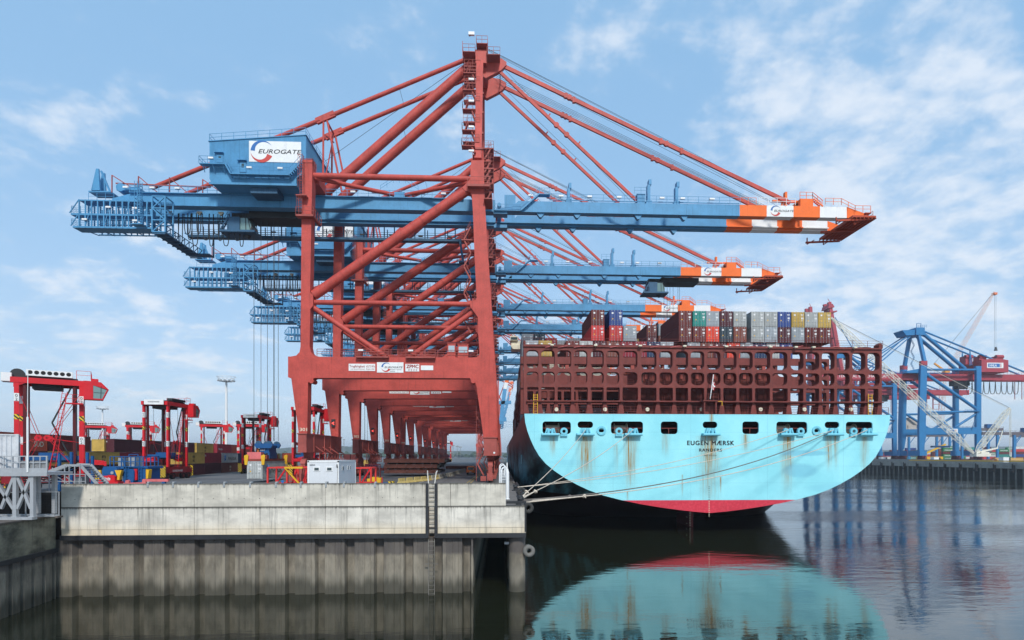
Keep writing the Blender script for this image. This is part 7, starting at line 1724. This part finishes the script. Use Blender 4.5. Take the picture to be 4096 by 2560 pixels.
for x in (2195, 2212): MB().tube(r(VB, x, 120), r(VB, x, 770), .16, 5).build('back_rope', WHC, wc)
MB().tube(r(VB, 2100, 420), r(VB, 2020, 665), .3, 6).build('back_strut', WHC, wc)
for a, b, y in ((1590, 1780, 3.5), (1790, 1940, -4)):
    q0, q1 = r(VB, a, 795), r(VB, b, 795); MB().prism([(q0.x+1, .0), (q1.x-1, .0), (q1.x, .9), (q1.x-1, 1.8), (q0.x+1, 1.8), (q0.x, .9)], y-.6, y+.6).build('track', paint('track_brown', srgb(120, 74, 62), .8, .3, 0), wc)
q0, q1 = r(VB, 1928, 760), r(VB, 1998, 690)
for k in range(7): z = q0.z+(q1.z-q0.z)*k/7; MB().box(q0.x, q1.x, 2, 5, z, z+(q1.z-q0.z)/7-.12).build('counterweight', DARK if k % 2 else WHC, wc)
tc = thing('lattice_tower_crane', 'tall thin orange and white lattice crane in the far background', 'crane', (W(3760, 1700, 610).x, 610, 0), 0)
b0 = tc.location.copy(); r2 = lambda fn, x, y: W(*fn(x, y), 610)-b0
OW = paint('pale_orange', srgb(232, 200, 186), .5, .1, 0)
lattice(MB(), r2(V6, 1462, 790), r2(V6, 1902, 40), 3.6, 2.6, 40, .26).build('jib', OW, tc)
lattice(MB(), r2(V6, 1380, 1500), r2(V6, 1425, 830), 4, 4, 22, .3).build('tower', OW, tc)
mb = MB().bar(r2(V6, 1335, 718), r2(V6, 1425, 780), 1.6).bar(r2(V6, 1425, 780), r2(V6, 1500, 768), 2).box(r2(V6, 1425, 0).x, r2(V6, 1470, 0).x, -2, 3, r2(V6, 0, 806).z, r2(V6, 0, 780).z); mb.build('machinery_deck', paint('amber', srgb(226, 150, 50), .5, .1, 0), tc)
MB().tube(r2(V6, 1335, 718), r2(V6, 1895, 50), .18, 4).build('stay_line', ROPE, tc)
for x in (1904, 1918): MB().tube(r2(V6, x, 45), r2(V6, x, 575), .14, 4).build('hoist_line', ROPE, tc)
v = r2(V6, 1916, 580); MB().tube(v+Vector((0, 0, -2)), v+Vector((0, 0, 2)), 1.8, 10, .8).build('hook_block', DARK, tc)
MB().box(r2(V6, 1890, 0).x, r2(V6, 1918, 0).x, -2, 2, r2(V6, 0, 46).z, r2(V6, 0, 26).z).build('jib_head', paint('jib_orange', srgb(226, 120, 70), .5, .1, 0), tc)
# raised red white and blue boom seen beside the seaside leg, far along our own quay
rb_ = thing('far_crane', 'far crane with raised orange, white and blue boom seen left of the ship', 'crane', (W(2010, 1824, 520).x, 520, 0), 0)
r3 = lambda x, y: W(1960+x/2.3623, 1150+y/2.3623, 520)-rb_.location
for k, (p, q_, m) in enumerate((((100, 1290), (118, 1130), BLUE), ((118, 1130), (140, 960), BLUE), ((140, 960), (155, 900), WHITE), ((155, 900), (170, 835), ORANGE))):
    MB().bar(r3(*p), r3(*q_), 3.4, 3.0, (0, 1, 0)).bar(r3(*p)+Vector((0, 7, 0)), r3(*q_)+Vector((0, 7, 0)), 3.4, 3.0, (0, 1, 0)).bar(r3(*p), r3(*p)+Vector((0, 7, 0)), 1).build('boom_section', m, rb_)
MB().bar(r3(70, 1090), r3(200, 1085), 3).bar(r3(85, 1250), r3(155, 1245), 4).build('girder', BLUE, rb_)
MB().tube(r3(80, 1060), r3(165, 835), .5, 6).tube(r3(75, 860), r3(220, 945), .5, 6).tube(r3(75, 1000), r3(120, 1100), .5, 6).tube(r3(80, 820), r3(220, 930), .5, 6).build('stay', RED, rb_)
MB().box(r3(70, 0).x, r3(84, 0).x, -2, 2, 0, r3(0, 850).z).build('leg', RED, rb_)
# ------------------------------------------------------------------ far yard behind the blue cranes
GF = 'containers in the far yard behind the blue cranes'
far_cols = ['green', 'maroon', 'green', 'white', 'crimson', 'blue', 'brown', 'maroon', 'teal', 'red', 'white', 'dark maroon']
idx = 0
rnd = random.Random(11)
for ci, (vx, n, Y) in enumerate(((1352, 5, 520), (1200, 3, 540), (1100, 3, 560), (1500, 3, 560), (1560, 4, 600), (1660, 5, 610), (1740, 3, 540), (1850, 5, 560), (1945, 4, 600), (2110, 4, 560), (2215, 5, 600), (2320, 5, 540), (2400, 5, 560), (620, 4, 620), (520, 3, 620), (830, 5, 640), (900, 4, 640), (1010, 3, 600), (1290, 4, 540))):
    for k in range(n):
        c = 'green' if (ci == 0 and k != 2) else far_cols[rnd.randrange(len(far_cols))]
        v = W(*VB(vx, 780), Y); L = 12.19
        o = container(v.x+6.1, Y, FZ+2.6*k, c, f'{c} container in the {word[ci]} far stack, {word[k]} up from the ground', GF, L, 2.6, R(90), False)
        if c == 'green': t = MB().text('EVERGREEN', (-1.235, 4.6, .8), 1.3, (0, -1, 0), width=8.0, bold=.03).build('lettering', TXTW); t.parent = o.children[0]
        idx += 1
def yard_gantry(vx0, vx1, Y, vy, lab):
    a, b = W(*VB(vx0, vy), Y), W(*VB(vx1, vy), Y); o = thing('yard_gantry', lab, 'gantry crane', (a.x, Y, FZ), 0, 'blue yard gantries behind the far cranes'); L = b.x-a.x; h = a.z-FZ
    MB().box(0, L, -.8, .8, h-2.4, h).rail([(0, -.9, h), (L, -.9, h)], 1.2, 4, .15).build('beam', paint('gantry_grey', srgb(104, 96, 100), .6, .2, .1), o)
    for f in (.1, .5, .88):
        MB().box(L*f-.9, L*f+.9, -.7, .7, 0, h-2.4).build('leg', HBLUE, o)
        MB().bar((L*f, 0, h*.6), (L*f+6, 0, h-2.4), .5).build('brace', HBLUE, o)
    MB().box(L*.62, L*.8, -1.6, 1.6, h, h+3.4).build('trolley_house', DBLUE, o)
for i, (x0, x1, Y, vy) in enumerate(((1480, 2100, 480, 385), (1810, 2700, 440, 440), (760, 1250, 520, 470), (1240, 1500, 560, 470), (2200, 2900, 560, 480))):
    yard_gantry(x0, x1, Y, vy, f'grey beamed yard gantry on blue legs, {word[i]} of the far gantries')
# things on the far quay edge
yb = tag(MB().box(-.25, .25, -70, 26, .5, 1.0).box(-.3, .3, -70, 26, 1.02, 1.12).build('yellow_barrier', YELLOW), 'long yellow beam lying along the far quay edge', 'barrier'); yb.location = (FX+.8, 322, FZ)
fb = MB()
for i in range(12): pass
for i, (vx, vy, Y) in enumerate(((468, 820, 384), (1195, 822, 338), (2155, 828, 297))):
    v = W(*VB(vx, vy), Y); o = thing('quay_hut', ['grey service hut on the far quay below the first blue crane', 'grey service hut on the far quay between the crane legs', 'grey service hut on the far quay at the right edge'][i], 'hut', (v.x, Y, FZ), 0, 'service huts on the far quay'); MB().box(-1.9, 1.3, 0, 3, 0, 2.7).box(-2, 1.4, -.1, 3.1, 2.7, 2.85).build('hut_wall', WHITE, o); MB().box(1.32, 2.6, .4, 2.4, 0, 2.6).build('hut_door', DARK, o)
tag(MB().box(0, .5, -95, 160, 0, 1.4).build('parapet_wall', paint('far_parapet', (.30, .29, .27), .9, .2, .2, sc=.3)), 'low concrete parapet along the far quay', 'wall').location = (FX+3.5, 385, FZ)
tag(MB().box(-9, 9, -1, 1, 0, .8).box(-9, 9, -1, 1, .9, 1.7).box(-9, 9, -1, 1, 1.8, 2.4).build('timber_stack', paint('timber', srgb(204, 164, 96), .8, .2, 0)), 'stack of pale timber on the far quay below the lattice crane', 'timber').location = (W(*VB(2210, 790), 330).x, 332, FZ)
am2 = thing('site_crane', 'small yellow mobile crane between the blue crane legs', 'crane', (W(*VB(1095, 790), 400).x, 400, FZ), 0)
MB().box(-9, 9, -1.5, 1.5, 1, 3).box(-8, -3, -1.5, 1.5, 3, 4.6).build('chassis', YELLOW, am2); MB().bar((-6, 0, 4), (12, 0, 12), 1.1).build('jib', YELLOW, am2)
for x in (-7, -4, 4, 7): MB().disc((x, -1.4, .8), (0, 1, 0), .8, .5, 12).build('wheel', BLACK, am2)
# ------------------------------------------------------------------ haze over the harbour
hm = bpy.data.materials.new('haze_air'); hm.use_nodes = True; t = NT(hm.node_tree); t.n.clear()
t.l.new(t.new('ShaderNodeVolumePrincipled', {'Color': (.86, .92, .98, 1), 'Density': HAZE_D, 'Anisotropy': .2}).outputs[0], t.new('ShaderNodeOutputMaterial').inputs['Volume'])
hz = MB().box(-4500, 6500, -500, 9500, WZ-6, 140).build('haze', hm); hz['kind'] = 'stuff'
